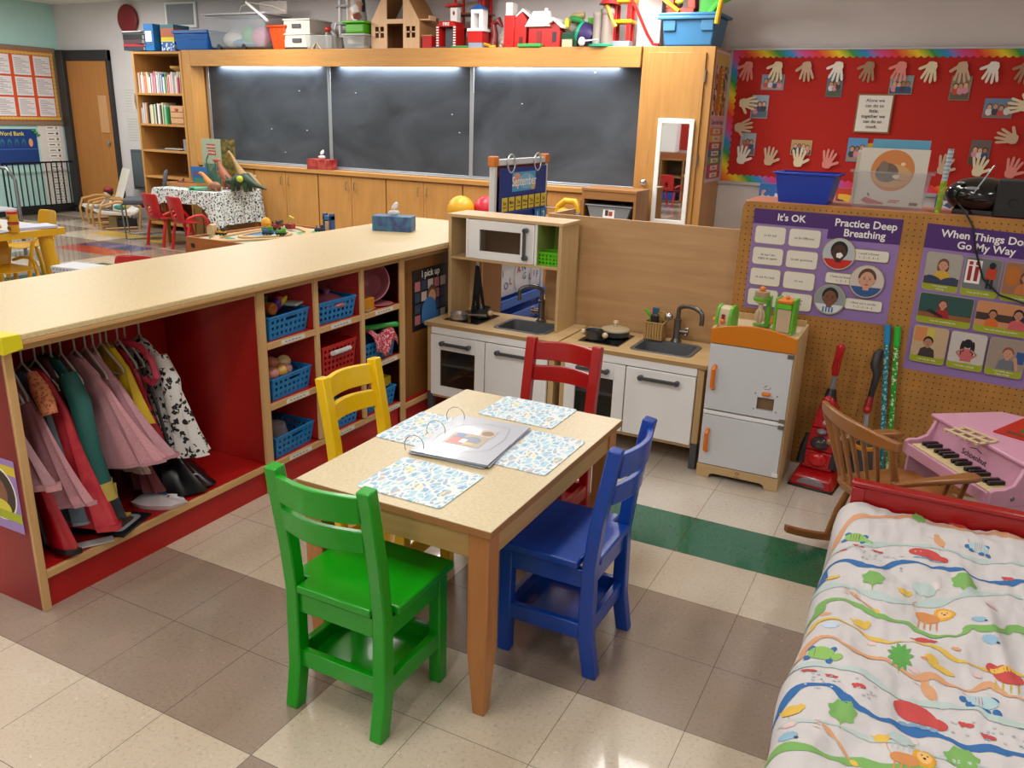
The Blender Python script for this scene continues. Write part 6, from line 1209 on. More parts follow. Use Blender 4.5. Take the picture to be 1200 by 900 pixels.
# ---------------------------------------------------------------- calendar stand
def calendar():
    t = T('calendar_stand', 'white framed easel stand holding the blue September pocket calendar', 'easel', (-2.10, 1.84, 0)); W_ = mat(0xc8ccd2, .35); OR = mat(0xc8742c, .5)
    L_ = .73
    for y in (0, L_): B().box(-.018, .018, y-.018, y+.018, .03, 1.27, W_).build('post', t, bevel=.004); B().box(-.25, .2, y-.02, y+.02, 0, .035, W_).build('foot', t, bevel=.006)
    B().box(-.02, .02, .018, L_-.018, 1.225, 1.262, W_).build('top_bar', t, bevel=.004)
    for y in (0, L_): B().box(-.025, .025, y-.032, y+.03, 1.22, 1.282, OR).build('corner_cap', t, bevel=.008, label='orange plastic corner')
    RB = mat(0xa84820, .5); B().box(-.016, -.010, .02, L_-.02, .30, 1.22, RB).build('backing', t); B().box(-.0095, .0, .019, L_-.019, .14, .42, mat(0x1658b4, .4)).build('lower_panel', t)
    b = mat(0x1658b4, .4)
    for z0, x1 in ((.33, .08), (.24, .12), (.16, .15)):
        B().box(.0185, x1, .0, L_, z0, z0+.012, b).box(x1-.012, x1, .0, L_, z0+.012, z0+.06, b).box(.0185, x1-.012, .0, .012, z0+.012, z0+.06, b).build('tray', t, bevel=.004, label='bright blue plastic tray')
    f = F((.0205, .03, .33+.065), (0, .93, 0), (0, 0, .75), .001); f.sheet(.70, .30, mat(0xd6d8e2, .4), .004)
    for ch, x, y, c in (('I', .10, .17, 0x2c3a80), ('L', .22, .09, 0xb03030), ('O', .15, .06, 0x3a6a9c), ('A', .34, .17, 0xb03030), ('N', .42, .18, 0x2c3a80), ('G', .43, .10, 0x3a6a9c), ('E', .58, .2, 0xb03030), ('L', .52, .08, 0x2c3a80), ('F', .64, .08, 0x3a6a9c), ('I', .58, .1, 0x2c3a80)): f.text(ch, x, y, .085, mat(c, .5), .005)
    f.line([(.30+.04*math.cos(a), .15+.12*math.sin(a)) for a in [1.6+3*k/8 for k in range(9)]], .006, mat(0x20262c, .5)); f.line([(.50+.03*math.cos(a), .15+.12*math.sin(a)) for a in [-1.5+3*k/8 for k in range(9)]], .006, mat(0x20262c, .5))
    M1(f, 'letter_sheet', 'white flip sheet with hand-written letters under the calendar', 'paper', loc=(-2.10, 1.84, 0), smooth=False)
    NB = mat(0x0e3480, .45); f = F((.030, .03, .63), (0, .93, 0), (0, 0, 1), .001); f.sheet(.72, .58, NB, .003)
    f.rect(.18, .43, .36, .12, mat(0x4a9acb, .5)); f.el(.25, .5, .06, .045, mat(0xd89a8a, .5)); f.el(.5, .47, .045, .04, mat(0xd8a868, .5)); f.el(.4, .49, .12, .05, mat(0x78b4d8, .5)); f.text('September', .36, .465, .085, WHITE, .01)
    Yl = mat(0xd8be3a, .5)
    for k, d in enumerate('Sun Mon Tue Wed Thu Fri Sat'.split()): f.rect(.03+k*.098, .315, .085, .085, Yl); f.text(d, .0725+k*.098, .355, .034, INK, .01); f.rect(.045+k*.098, .335, .055, .008, mat(0x8a6a20, .5))
    LB = mat(0x2c80b8, .5)
    for k, n in ((5, '1'), (6, '2')): f.rect(.03+k*.098, .21, .088, .09, LB); f.text(n, .074+k*.098, .23, .075, WHITE, .01)
    f.rect(.03, .21, .09*2.4, .06, mat(0x2c4a8c, .4)); f.rect(.29, .21, .08, .06, mat(0x3a5c9c, .4)); f.rect(.40, .21, .08, .06, mat(0x3a5c9c, .4))
    for k in range(7): f.rect(.03+k*.098, .09, .088, .09, LB if k < 5 else mat(0x2c4a8c, .4)); 
    for k in range(5): f.text(str(k+3), .074+k*.098, .11, .075, WHITE, .01)
    for k in range(7): f.rect(.03+k*.098, 0.0, .088, .06, mat(0x2c4a8c, .4))
    for z in (.05, .2, .31): f.rect(0, z, .72, .004, mat(0x3c60a8, .4))
    M1(f, 'pocket_calendar', 'navy pocket calendar headed September with yellow weekday cards', 'calendar', loc=(-2.10, 1.84, 0), smooth=False, group=None)
    for y in (.18, .56):
        b = B(); b.tube([(.03+.0, y+.05*math.cos(a), 1.235+.055*math.sin(a)) for a in [2*PI*k/24 for k in range(24)]], .0055, mat(0xb8bcb8, .3, .4), 7, closed=True)
        M1(b, 'hanging_ring', 'white ring carrying the calendar over the stand bar, %s one' % ('nearer' if y < .3 else 'farther'), 'ring', (-2.10, 1.84, 0), group='rings on the calendar stand')
calendar()
# ---------------------------------------------------------------- small things beyond the play kitchen
def mid():
    t = T('small_cabinet', 'small open oak cabinet holding a grey tray, in front of the chalkboard', 'cabinet', (-2.30, 4.52, 0)); oz, ox = mat(0xa87440, .45, kind='wood', ax='z'), mat(0xa87440, .45, kind='wood', ax='x')
    for x in (-.26, .235): B().box(x, x+.025, -.14, .2, 0, .90, oz).build('side_panel', t, bevel=.002)
    B().box(-.265, .265, -.145, .2, .90, .925, ox).build('top', t, bevel=.003); B().box(-.235, .235, -.14, .2, .83, .897, ox).build('fascia', t)
    for z in (.1, .4, .62): B().box(-.235, .235, -.135, .19, z, z+.02, ox).build('shelf', t)
    B().box(-.235, .235, .185, .2, .05, .83, mat(0x4a3018, .6)).build('back_panel', t)
    d = T('plastic_tray', 'grey plastic tray with a small picture in the small oak cabinet', 'tray', (-2.30, 4.52, .641)); G = mat(0x84888e, .4)
    B().hexa([(-.17, -.12, 0), (.17, -.12, 0), (.17, .14, 0), (-.17, .14, 0)], [(-.21, -.128, .13), (.21, -.128, .13), (.21, .16, .13), (-.21, .16, .13)], G).build('body', d, bevel=.008); B().box(-.225, .225, -.139, .16, .131, .142, G).build('rim', d, bevel=.003)
    f = F((-.05, -.131, .03), (1, 0, 0), (0, .06, .99)); f.sheet(.11, .08, WHITE, .001); f.rect(.02, .02, .03, .05, mat(0x3a3030, .5)); f.rect(.055, .02, .035, .04, mat(0xb03a30, .5)); f.build('picture', d, smooth=False)
    M1(B().box(-.30, .2, -.2, .18, 0, .62, mat(0x9a6a3a, .5, kind='wood', ax='z')), 'low_box_shelf', 'low brown wooden box shelf left of the small oak cabinet', 'shelf', (-2.80, 4.50, 0), bevel=.004)
    t = T('toy_saw', 'yellow toy saw with round guard lying left of the small oak cabinet', 'toy', (-2.70, 4.42, .621)); Y = mat(0xd8a410, .4)
    B().tube([(-.12, 0, .03), (-.10, 0, .12), (-.04, 0, .17), (.06, 0, .17), (.10, 0, .10), (.11, 0, .02)], .03, Y, 10).build('shell', t); B().ell((-.04, -.02, .06), (.07, .04, .05), Y, 14).build('motor', t); B().tube([(-.28, -.02, .10), (-.1, -.02, .10)], .008, STEEL, 6).build('blade', t); B().ell((.1, -.03, .05), (.04, .03, .03), mat(0x55585c, .4), 10).build('grip', t)
    M1(B().box(-.55, .22, -.25, .25, 0, .53, mat(0x9a6a3a, .5, kind='wood', ax='z')), 'toy_chest', 'low wooden toy chest behind the hutch carrying two balls', 'chest', (-3.35, 4.3, 0), bevel=.004)
    for x, y, c, n in ((-3.70, 4.16, 0xd8a01c, 'golden yellow'), (-3.52, 4.34, 0xc01c30, 'red')):
        M1(B().ell((0, 0, .13), .13, mat(c, .35), 20), 'play_ball', n+' play ball showing above the play kitchen hutch', 'ball', (x, y, .531))
    # tissue boxes
    def tissue(label, loc, s, c, c2, rz, plume=True):
        t = T('tissue_box', label, 'tissue box', loc, rz); m = mat(c, .5, kind='mottle', c2=c2, sc=22/s)
        B().box(-.115*s, .115*s, -.06*s, .06*s, 0, .085*s, m).build('box', t, bevel=.002)
        if plume:
            b = B(); n = 9; vs = [(0, 0, .085*s)]; r = random.Random(5)
            prof = [(.035, .0, .03), (.05, .0, .07), (.02, .0, .13), (-.01, .01, .10), (-.04, .02, .06), (-.05, -.01, .03)]
            b.hexa([(-.045*s, -.015*s, .084*s), (.045*s, -.015*s, .084*s), (.045*s, .015*s, .084*s), (-.045*s, .015*s, .084*s)], [(-.05*s, -.03*s, .115*s), (.06*s, -.02*s, .125*s), (.03*s, .025*s, .12*s), (-.04*s, .02*s, .118*s)], mat(0xe6e6e8, .8))
            b.hexa([(-.04*s, -.02*s, .112*s), (.045*s, -.02*s, .12*s), (.025*s, .02*s, .118*s), (-.03*s, .02*s, .115*s)], [(.0*s, -.01*s, .165*s), (.03*s, -.008*s, .175*s), (.025*s, .01*s, .17*s), (.005*s, .01*s, .16*s)], mat(0xe6e6e8, .8))
            b.build('tissue', t, subd=1)
    tissue('blue and teal tissue box at the far end of the long worktop', (-2.33, 1.12, .8905), .95, 0x3a7c9c, 0x3c4a80, .35)
    tissue('red patterned tissue box on the ledge below the chalkboard', (-5.92, 4.84, .886), 1.3, 0x8c1420, 0xb04a3a, .05)
mid()
# ---------------------------------------------------------------- toys along the top of the chalkboard cabinets
ZT = 2.141
def toptoys():
    y = 4.93
    def X(b, name, label, cat, x, dy=0, rz=0, z=ZT, **k): return M1(b, name, label, cat, (x, y+dy, z), rz, **k)
    # stack on the bookcase
    hs = [(.045, 0x2e3040, 'navy'), (.03, 0x9c2030, 'dark red'), (.05, 0x4a3438, 'brown black'), (.055, 0x1c1a20, 'black'), (.03, 0x34343c, 'dark grey'), (.012, 0xc9c8c4, 'white')]; z = ZT
    for k, (h, c, n) in enumerate(hs): X(B().box(-.17, .17, -.13, .13, 0, h-.002, mat(c, .5)).box(-.165, .171, -.125, .125, .004, h-.006, PAPER), 'stacked_book', '%s book in the pile at the left end of the bookcase top' % n, 'book', -8.72, -.02, .06*math.sin(k*2), z, group='pile of books on the bookcase'); z += h
    f = F((-.0, -.12, 0), (1, 0, 0), (0, 0, 1)); 
    b = B().box(-.08, .08, -.12, .12, 0, .30, mat(0x1a72b8, .45)).box(-.06, .05, -.122, -.12, .06, .22, PAPER).box(-.06, .05, -.1235, -.122, .06, .10, mat(0x30609c, .5))
    X(b, 'blue_box_file', 'bright blue box file with a white label on the bookcase top', 'box', -8.47, .0)
    b = B().box(-.11, .11, -.12, .12, 0, .10, mat(0x1c5ca8, .45, kind='spots', c2=0xd0d8e0, sc=26)).box(-.11, .11, -.12, .12, .10, .15, mat(0xd8c818, .45)).box(-.11, .11, -.12, .12, .15, .25, mat(0xb05a28, .45)).box(-.11, .11, -.12, .12, .25, .29, mat(0x2a6a78, .45))
    X(b, 'game_box', 'game box with blue, yellow and orange bands beside the blue box file', 'box', -8.20, .04)
    t = T('blue_lidded_tub', 'blue plastic tub with its lid at the left of the header', 'tub', (-7.74, y, ZT)); m = mat(0x1b5aa8, .35)
    B().hexa([(-.24, -.14, 0), (.24, -.14, 0), (.24, .14, 0), (-.24, .14, 0)], [(-.27, -.16, .18), (.27, -.16, .18), (.27, .16, .18), (-.27, .16, .18)], m).build('body', t, bevel=.012); B().box(-.285, .285, -.175, .175, .18, .215, m).box(-.262, .262, -.156, .156, .11, .118, m).build('lid', t, bevel=.008)
    t = T('clear_storage_box', 'big clear plastic storage box full of pink and white things', 'storage box', (-7.02, y+.02, ZT)); cl = mat(0xb6bcc4, .15, alpha=.38)
    B().hexa([(-.40, -.17, .02), (.40, -.17, .02), (.40, .17, .02), (-.40, .17, .02)], [(-.46, -.2, .36), (.46, -.2, .36), (.46, .2, .36), (-.46, .2, .36)], cl).build('body', t, bevel=.02, seg=3); B().box(-.48, .48, -.22, .22, .36, .378, mat(0xc0c4ca, .3, alpha=.75)).build('lid', t, bevel=.006)
    for x in (-.28, .1): B().lathe((x, -.16, .03), [(.001, -.015), (.03, -.015), (.03, .015), (.001, .015)], BLACK, 14, ax='y').build('wheel', t)
    for (x, z_, r, c, n) in ((-.2, .12, (.16, .1, .09), 0xd8d6d0, 'white crumpled'), (.05, .15, (.10, .1, .12), 0x5aa060, 'green'), (.22, .14, (.14, .1, .11), 0xc0708c, 'pink'), (-.05, .08, (.2, .1, .05), 0x6a90b8, 'pale blue')): M1(B().ell((0, 0, 0), r, mat(c, .6), 14), 'soft_toy', n+' soft thing inside the big clear storage box', 'toy', (-7.02+x, y+.02, ZT+z_))
    b = B().tube([(-.3, 0, 0), (-.25, 0, .09), (-.1, 0, .12), (.2, 0, .08), (.4, 0, .02)], .006, mat(0xd8d4c4, .4), 6).tube([(0, -.18, .10), (.36, -.25, -.10)], .014, mat(0xe4e4e2, .4), 8).box(.0, .4, .02, .025, .0, .13, mat(0xc8c0bc, .2, alpha=.4))
    X(b, 'white_rods', 'loose white rods and clear sheet lying on top of the storage box', 'rods', -6.82, 0, 0, ZT+.38)
    t = T('orange_bucket', 'orange plastic bucket beside the clear storage box', 'bucket', (-6.45, y-.02, ZT))
    B().hexa([(-.085, -.08, 0), (.085, -.08, 0), (.085, .08, 0), (-.085, .08, 0)], [(-.12, -.11, .235), (.12, -.11, .235), (.12, .11, .235), (-.12, .11, .235)], mat(0xd8480c, .4)).build('body', t, bevel=.012); B().box(-.135, .135, -.125, .125, .225, .25, mat(0xd8480c, .4)).build('rim', t, bevel=.008)
    for k, (dx, z0, w_) in enumerate(((0, 0, .0), (.0, .145, .01))):
        t = T('cardboard_file_box', ('lower' if k == 0 else 'upper')+' white file box of the two stacked beside the orange bucket', 'box', (-6.18, y+.05, ZT+.022+z0), group='two stacked white file boxes')
        B().box(-.18, .18, -.16, .2, 0, .125, mat(0xc6c2b8, .6)).build('body', t, bevel=.003); B().box(-.19, .19, -.17, .21, .126, .143, mat(0xd0ccc2, .6)).build('lid', t, bevel=.003); B().box(-.06, .06, -.175 if k == 0 else -.175, -.161, .05, .09, mat(0x4a4a4e, .5)).build('label_holder', t, bevel=.002)
    X(B().box(-.18, .18, -.16, .2, 0, .02, mat(0x202024, .5)), 'black_tray', 'black tray under the two white file boxes', 'tray', -6.18, .05, bevel=.003)
    cl2 = mat(0xc4c6c4, .2, alpha=.45)
    t = T('clear_toy_bin', 'low clear bin with a red handled toy right of the file boxes', 'bin', (-5.86, y, ZT)); B().hexa([(-.18, -.12, 0), (.16, -.12, 0), (.16, .12, 0), (-.18, .12, 0)], [(-.2, -.14, .14), (.18, -.14, .14), (.18, .14, .14), (-.2, .14, .14)], cl2).build('body', t, bevel=.01)
    B().tube([(-.1, -.13, .0), (-.04, -.13, .07), (.02, -.13, 0)], .01, mat(0xb8a890, .5), 6).build('strut', t)
    X(B().tube([(-.02, 0, 0), (-.03, 0, .16), (.02, 0, .2), (.08, 0, .14), (.09, 0, 0)], .02, mat(0x9a9a98, .4), 8).ell((-.0, -.02, .2), (.045, .03, .03), mat(0xa0181c, .4), 10), 'toy_pump', 'grey arched toy with a red top beside the toy rocket', 'toy', -5.78, -.06)
    # rocket gantry
    t = T('toy_rocket_tower', 'tall white and grey toy rocket tower touching the top of the picture', 'toy', (-5.62, y+.05, ZT)); G1 = mat(0x94949a, .4); W_ = mat(0xc4c4cc, .4)
    for x in (-.06, .06): B().tube([(x, -.05, 0), (x*.8, -.05, .62)], .018, W_, 8).build('mast', t)
    B().lathe((.14, 0, 0), [(.10, 0), (.11, .05), (.10, .3), (.08, .5), (.03, .66), (.002, .70)], mat(0xb4b4be, .4, kind='snap', c2=0xc8c8d0, sc=16), 16).build('rocket', t)
    for z_ in (.12, .25, .42, .56): B().lathe((.03, 0, z_), [(.16, 0), (.165, .01), (.16, .02)], G1, 18, ry=.6).build('ring_deck', t)
    B().tube([(-.12, -.06, 0), (-.14, -.06, .15), (-.1, -.06, .27)], .012, mat(0xd0d0d4, .4), 6).build('side_pipe', t)
    t = T('green_lidded_tub', 'lime green lidded tub standing on a clear box by the dollhouse', 'tub', (-5.40, y-.02, ZT+.15)); t.scale = (.75, 1, 1); B().box(-.15, .17, -.11, .11, 0, .10, mat(0x50a818, .4)).build('body', t, bevel=.02, seg=3); B().box(-.2, .21, -.14, .14, .10, .12, mat(0x58b41c, .4)).build('lid', t, bevel=.006)
    t = T('clear_block_box', 'clear box of grey toy pieces under the lime green tub', 'storage box', (-5.40, y-.02, ZT)); t.scale = (.75, 1, 1); B().hexa([(-.17, -.11, 0), (.17, -.11, 0), (.17, .11, 0), (-.17, .11, 0)], [(-.19, -.12, .13), (.19, -.12, .13), (.19, .12, .13), (-.19, .12, .13)], cl2).build('body', t, bevel=.008); B().box(-.2, .2, -.13, .13, .13, .148, mat(0xc4c8c4, .3, alpha=.8)).build('lid', t, bevel=.003)
    X(B().box(-.13, .0, -.08, .06, .0, .05, mat(0x6a686e, .5)).box(-.02, .14, -.08, .02, .005, .03, mat(0xb0a490, .5)), 'toy_pieces', 'grey and cream toy pieces inside the clear box under the green tub', 'toy', -5.40, -.02, 0, ZT+.003)
    # wooden dollhouse
    t = T('dollhouse', 'pale wooden dollhouse with steep roof on the chalkboard cabinet', 'dollhouse', (-4.93, y-.06, ZT)); t.scale = (1.12, 1, 1.08); PW = mat(0xe0bc94, .5, kind='wood', ax='z', c2=0xd6b088); PI_ = mat(0xa87a4e, .55)
    w_, h1, h2 = .265, .245, .60
    b = B()
    for s in (-1, 1):
        x0, x1 = (.09, w_) if s > 0 else (-w_, -.09)
        xa, xb = x0+(.02 if s > 0 else .03)+.012, x1-(.03 if s > 0 else .02)-.012
        b.box(x0, x1, 0, .012, 0, .10, PW).box(x0, xa, 0, .012, .10, .20, PW).box(xb, x1, 0, .012, .10, .20, PW).box(x0, x1, 0, .012, .20, h1, PW).box((xa+xb)/2-.007, (xa+xb)/2+.007, 0, .012, .10, .20, PW).box(xa, xb, 0, .012, .145, .157, PW)
    b.box(-.09, .09, 0, .012, .225, h1+.02, PW)
    b.prism([(-w_, h1), (-.09, h1), (-.09, .46), (-.03-.115, .44)], 0, .012, PW); b.prism([(w_, h1), (.145, .44), (.09, .46), (.09, h1)], 0, .012, PW)
    b.prism([(-.145, .44), (-.09, .46), (-.06, .52), (.06, .52), (.09, .46), (.145, .44), (.06, .56), (.045, h2), (-.045, h2), (-.06, .56)], 0, .012, PW); b.build('front_wall', t)
    D = .36
    for s in (-1, 1): B().box(min(s*w_, s*(w_-.012)), max(s*w_, s*(w_-.012)), .012, D, 0, h1 if s > 0 else h1, PI_).build('side_wall', t)
    B().box(-w_+.012, w_-.012, .0121, D, .0, .01, PI_).box(-w_+.012, w_-.012, .0121, D, h1-.01, h1, PI_).build('floors', t); B().box(-w_, w_, D, D+.01, 0, .3, mat(0x8a5c38, .6)).build('back_wall', t)
    for s in (-1, 1): B().hexa([(s*(w_+.0), .012, h1), (s*(w_-.012), .012, h1), (s*(w_-.012), D, h1), (s*w_, D, h1)], [(s*.06, .012, .565), (s*.045, .012, .565), (s*.045, D, .565), (s*.06, D, .565)], PI_).build('roof_slope', t)
    b = B().box(w_-.02, w_+.10, .02, .14, .25, .262, PW).box(w_+.09, w_+.10, .02, .14, .2625, .29, PW); b.build('balcony', t)
    t = T('fire_station', 'red toy fire station with striped doors and a white tower', 'toy fire station', (-4.29, y-.08, ZT)); R1 = mat(0xb81410, .4)
    b = B().box(-.11, -.085, -.02, .14, 0, .2, R1).box(.085, .11, -.02, .14, 0, .2, R1).prism([(-.11, .2), (.11, .2), (.08, .25), (-.08, .25)], -.02, .14, R1); b.build('shell', t, bevel=.003); B().box(-.15, .16, -.08, .18, -.0, .01, mat(0x4a4448, .5)).build('base', t)
    for s in (-1, 1):
        b = B()
        for k in range(8): b.box(s*.098-.014, s*.098+.014, -.0245, -.0205, .02+k*.024, .032+k*.024, WHITE)
        b.build('striped_post', t)
    f = F((-.06, -.0212, .205), (1, 0, 0), (0, 0, 1), .001); f.text('FIRE', .06, .005, .042, WHITE, .02); f.build('lettering', t, smooth=False, label='white lettering'); B().box(-.05, .05, .05, .13, .0105, .19, mat(0x5a5c62, .5)).build('inner_door', t)
    B().box(-.0, .075, .06, .13, .2505, .38, WHITE).prism([(-.06, .385), (.11, .40), (.08, .42), (-.03, .41)], .04, .15, R1).build('tower', t); B().ell((.04, .058, .33), (.012, .004, .02), mat(0x8c1020, .5), 8).build('emblem', t)
    X(B().box(-.06, .05, -.05, .1, 0, .12, R1).box(-.065, .055, -.055, .105, .12, .13, mat(0xb08a5a, .5)), 'red_toy_house', 'small red toy shed left of the fire station', 'toy', -4.53, -.02)
    t = T('toy_garage_tower', 'tall multi-storey red and brown toy garage behind the fire station', 'toy', (-4.10, y+.16, ZT)); BR = mat(0x7c4436, .5)
    for x, h in ((-.22, .60), (.10, .6)): B().box(x, x+.02, -.06, -.04, .2, h, R1).build('post', t); B().box(x, x+.02, .1, .12, .0, h, R1).build('post', t)
    B().box(.05, .09, -.06, .12, 0, .6, mat(0x8c1c20, .5)).build('lift_shaft', t)
    for z_ in (.2, .33, .5, .6): B().box(-.25, .14, -.08, .14, z_, z_+.015, BR).build('deck', t)
    B().box(-.2, -.17, -.06, .1, 0, .2, R1).box(-.1, .0, .05, .07, 0, .2, mat(0x6a6a70, .5)).build('lower_frame', t)
    t = T('toy_farm_tower', 'white toy tower with a blue roof on a red base', 'toy', (-3.93, y-.08, ZT)); 
    B().box(-.08, .07, -.06, .06, .0, .05, mat(0x8a94a4, .5)).box(-.085, .075, -.065, .065, .05, .15, R1).box(-.09, .09, -.07, .07, .15, .175, WHITE).build('base', t); B().box(-.06, -.03, -.05, .05, .175, .31, WHITE).box(.03, .07, -.05, .05, .175, .31, WHITE).box(-.06, .07, -.051, .051, .31, .345, WHITE).box(-.03, .03, .03, .05, .175, .31, mat(0x9a8c84, .5)).build('tower', t); B().add([(-.08, -.06, .345), (.09, -.06, .345), (.09, .06, .345), (-.08, .06, .345), (.005, 0, .40)], [(0, 1, 4), (1, 2, 4), (2, 3, 4), (3, 0, 4), (3, 2, 1, 0)], mat(0x1a5ca8, .4)).build('roof', t)
    X(B().tube([(0, 0, 0), (.02, 0, .12), (.0, 0, .22), (.06, 0, .25), (.1, 0, .19)], [.05, .035, .03, .035, .012], mat(0x6c1c18, .4), 10).tube([(-.12, -.05, .05), (.0, -.05, .02)], .016, mat(0xd08a18, .4), 6), 'toy_horse', 'dark red toy horse head beside the blue-roofed tower', 'toy', -3.79, -.04)
    X(B().box(-.04, .02, -.02, .02, 0, .02, mat(0xd8a818, .5)), 'yellow_block', 'tiny yellow block at the edge of the header below the bag', 'toy', -3.73, -.14, bevel=.005)
    X(B().box(-.10, .08, -.03, .03, 0, .018, mat(0x2a8c4c, .5)), 'toy_base_plate', 'flat green toy base left of the blue-roofed tower', 'toy', -4.09, -.14, bevel=.005)
    b = B(); r = random.Random(8)
    for k in range(16): b.ell((r.uniform(-.09, .09), r.uniform(-.05, .05), r.uniform(.02, .12)), r.uniform(.02, .035), mat(r.choice((0xb8b4a0, 0xd0cfc4, 0x7aa090, 0xc0a898)), .5), 8)
    b.ell((0, 0, .09), (.13, .08, .10), mat(0xc0bcb4, .15, alpha=.3), 16); X(b, 'bag_of_shells', 'clear bag of pale mixed toy pieces between the toy tower and the barn', 'bag', -3.63, .0)
    # red barn with silo
    t = T('toy_silo_barn', 'red toy barn tower with a white chimney top', 'toy barn', (-3.53, y-.05, ZT)); t.scale = (.9, 1, 1.05); 
    B().box(-.12, .0, -.06, .08, 0, .27, R1).box(-.11, -.03, -.05, .06, .27, .38, WHITE).build('tower', t, bevel=.006); B().prism([(.0, 0), (.14, 0), (.14, .24), (.08, .30), (.0, .25)], -.05, .08, R1).build('barn_wing', t, bevel=.003); B().prism([(-.0, .27), (.08, .33), (.18, .27), (.17, .25), (.08, .305), (-.0, .25)], -.03, .1, WHITE).build('wing_roof', t); B().box(.06, .10, -.053, -.05, .03, .09, mat(0x5c0c0c, .5)).build('window', t)
    t = T('toy_barn', 'wide red toy barn with snow-white roof', 'toy barn', (-3.24, y-.05, ZT)); t.scale = (.95, 1, .95); 
    B().box(-.14, .08, -.06, .1, 0, .20, R1).prism([(.08, 0), (.2, .0), (.2, .18), (.14, .24), (.08, .2)], -.06, .1, R1).build('walls', t, bevel=.003)
    B().hexa([(-.17, -.09, .19), (.1, -.09, .19), (.1, -.0, .19), (-.17, -.0, .19)], [(-.13, -.0, .34), (.05, -.0, .34), (.05, .03, .34), (-.13, .03, .34)], WHITE).prism([(.04, .22), (.14, .27), (.24, .19), (.23, .17), (.14, .24), (.05, .19)], -.1, .12, WHITE).build('roof', t, bevel=.003)
    B().tube([(-.01+.0, .05, .34), (-.01, .05, .37)], .02, WHITE, 8).build('chimney', t); B().box(.12, .16, -.064, -.06, .05, .14, mat(0x2c2430, .5)).build('door', t); B().box(-.05, -.0, -.064, -.06, .04, .15, mat(0x8c0c10, .5)).build('shutter', t)
    X(B().box(-.13, .11, -.03, .03, 0, .03, mat(0x2aa048, .45)), 'toy_fence_strip', 'green toy fence strip in front of the white-roofed barn', 'toy', -3.32, -.155, bevel=.006)
    t = T('green_toy_basket', 'dark green toy basket with a stuffed animal inside', 'toy', (-2.98, y+.0, ZT)); t.scale = (.85, 1, 1); B().hexa([(-.1, -.07, 0), (.1, -.07, 0), (.1, .07, 0), (-.1, .07, 0)], [(-.13, -.09, .13), (.13, -.09, .13), (.13, .09, .13), (-.13, .09, .13)], mat(0x1c4c38, .5)).build('body', t, bevel=.008); B().box(-.06, .06, -.10, -.085, .0, .07, mat(0xb0b498, .5)).build('label', t, bevel=.002)
    X(B().ell((-.03, 0, 0), (.10, .07, .07), mat(0x7c7468, .7), 12).tube([(-.06, -.04, .05), (.0, -.05, .10), (.10, -.04, .11)], .03, mat(0x9a8a5c, .7), 8).ell((.04, -.07, .07), (.08, .03, .03), mat(0x1c7c38, .6), 10, ry=.3).ell((-.06, -.07, .04), (.025, .02, .05), mat(0xd8c83c, .6), 8), 'stuffed_turtle', 'stuffed green and beige toy peeking from the dark green basket', 'toy', -2.95, .02, 0, ZT+.17)
    b = B(); b.M = Matrix.Rotation(.35, 4, 'Y'); b.lathe((0, 0, 0), [(.002, -.08), (.08, -.08), (.10, -.06), (.10, -.04)], mat(0x18a078, .4), 20, ax='x').lathe((0, 0, 0), [(.10, -.039), (.10, .05), (.085, .09), (.002, .09)], mat(0x34245c, .45), 20, ax='x')
    X(b, 'purple_drum', 'purple and turquoise toy drum tipped on its side', 'toy drum', -2.82, -.03, 0, ZT+.115)
    X(B().tube([(-.06, 0, 0), (-.01, 0, .10), (.02, 0, .2), (.04, 0, .24)], [.07, .055, .05, .045], mat(0x8a4818, .5), 12).box(-.12, .03, -.05, .05, .2, .26, mat(0x44a020, .5)).box(.0, .10, -.05, .05, .25, .33, mat(0x4cae24, .5)).box(-.06, -.03, -.02, .02, .25, .29, mat(0x44a020, .5)), 'toy_tree_house', 'toy tree stump with bright green leaf platforms', 'toy', -2.70, .04)
    t = T('toy_castle', 'grey toy castle tower with a red pointed hat roof', 'toy castle', (-2.63, y-.1, ZT)); t.scale = (.85, 1, .95); G2 = mat(0x8c8078, .6)
    B().lathe((-.06, 0, 0.02), [(.05, 0), (.048, .24), (.055, .25), (.055, .28), (.002, .28)], mat(0x9c9088, .6), 14).lathe((.05, 0, 0.02), [(.065, 0), (.06, .26), (.068, .27), (.068, .30), (.05, .34), (.002, .34)], G2, 14).build('towers', t); B().lathe((.06, 0, .37), [(.11, 0), (.06, .05), (.03, .12), (.012, .15), (.002, .155)], mat(0x9c1418, .45), 16).build('red_roof', t); B().lathe((-.01, -.02, 0), [(.14, 0), (.14, .018), (.13, .024), (.002, .024)], mat(0x188c6c, .5), 18, ry=.6).build('green_base', t)
    B().tube([(.06, -.06, .36), (.11, -.06, .25), (.17, -.06, .17)], [.022, .012, .02], mat(0xd09418, .5), 8).build('golden_arm', t)
    X(B().ell((0, 0, -.005), (.035, .02, .04), mat(0xd8dade, .5), 10).tube([(.03, 0, 0), (.16, 0, .01)], .008, mat(0xc0c4c8, .5), 6), 'white_shell_toy', 'small white toy hanging over the edge of the header', 'toy', -2.79, -.20, 0, ZT+.045)
    t = T('toy_playground', 'red and yellow toy playground with a long red slide', 'toy slide', (-2.42, y-.06, ZT)); t.scale = (.85, 1, 1); Y1 = mat(0xd8a80c, .4)
    for x in (-.15, .02): B().box(x-.02, x+.02, -.02, .02, .0, .40, R1).build('post', t, bevel=.003); B().box(x-.015, x+.015, .1, .13, .0, .36, R1).build('post', t)
    B().box(-.16, .06, -.03, .13, .20, .23, Y1).build('lower_deck', t, bevel=.006); B().box(-.16, .06, -.03, .13, .37, .41, Y1).build('upper_deck', t, bevel=.006); B().box(-.17, .06, -.05, .05, 0, .05, mat(0x8490a0, .5)).build('base', t, bevel=.004)
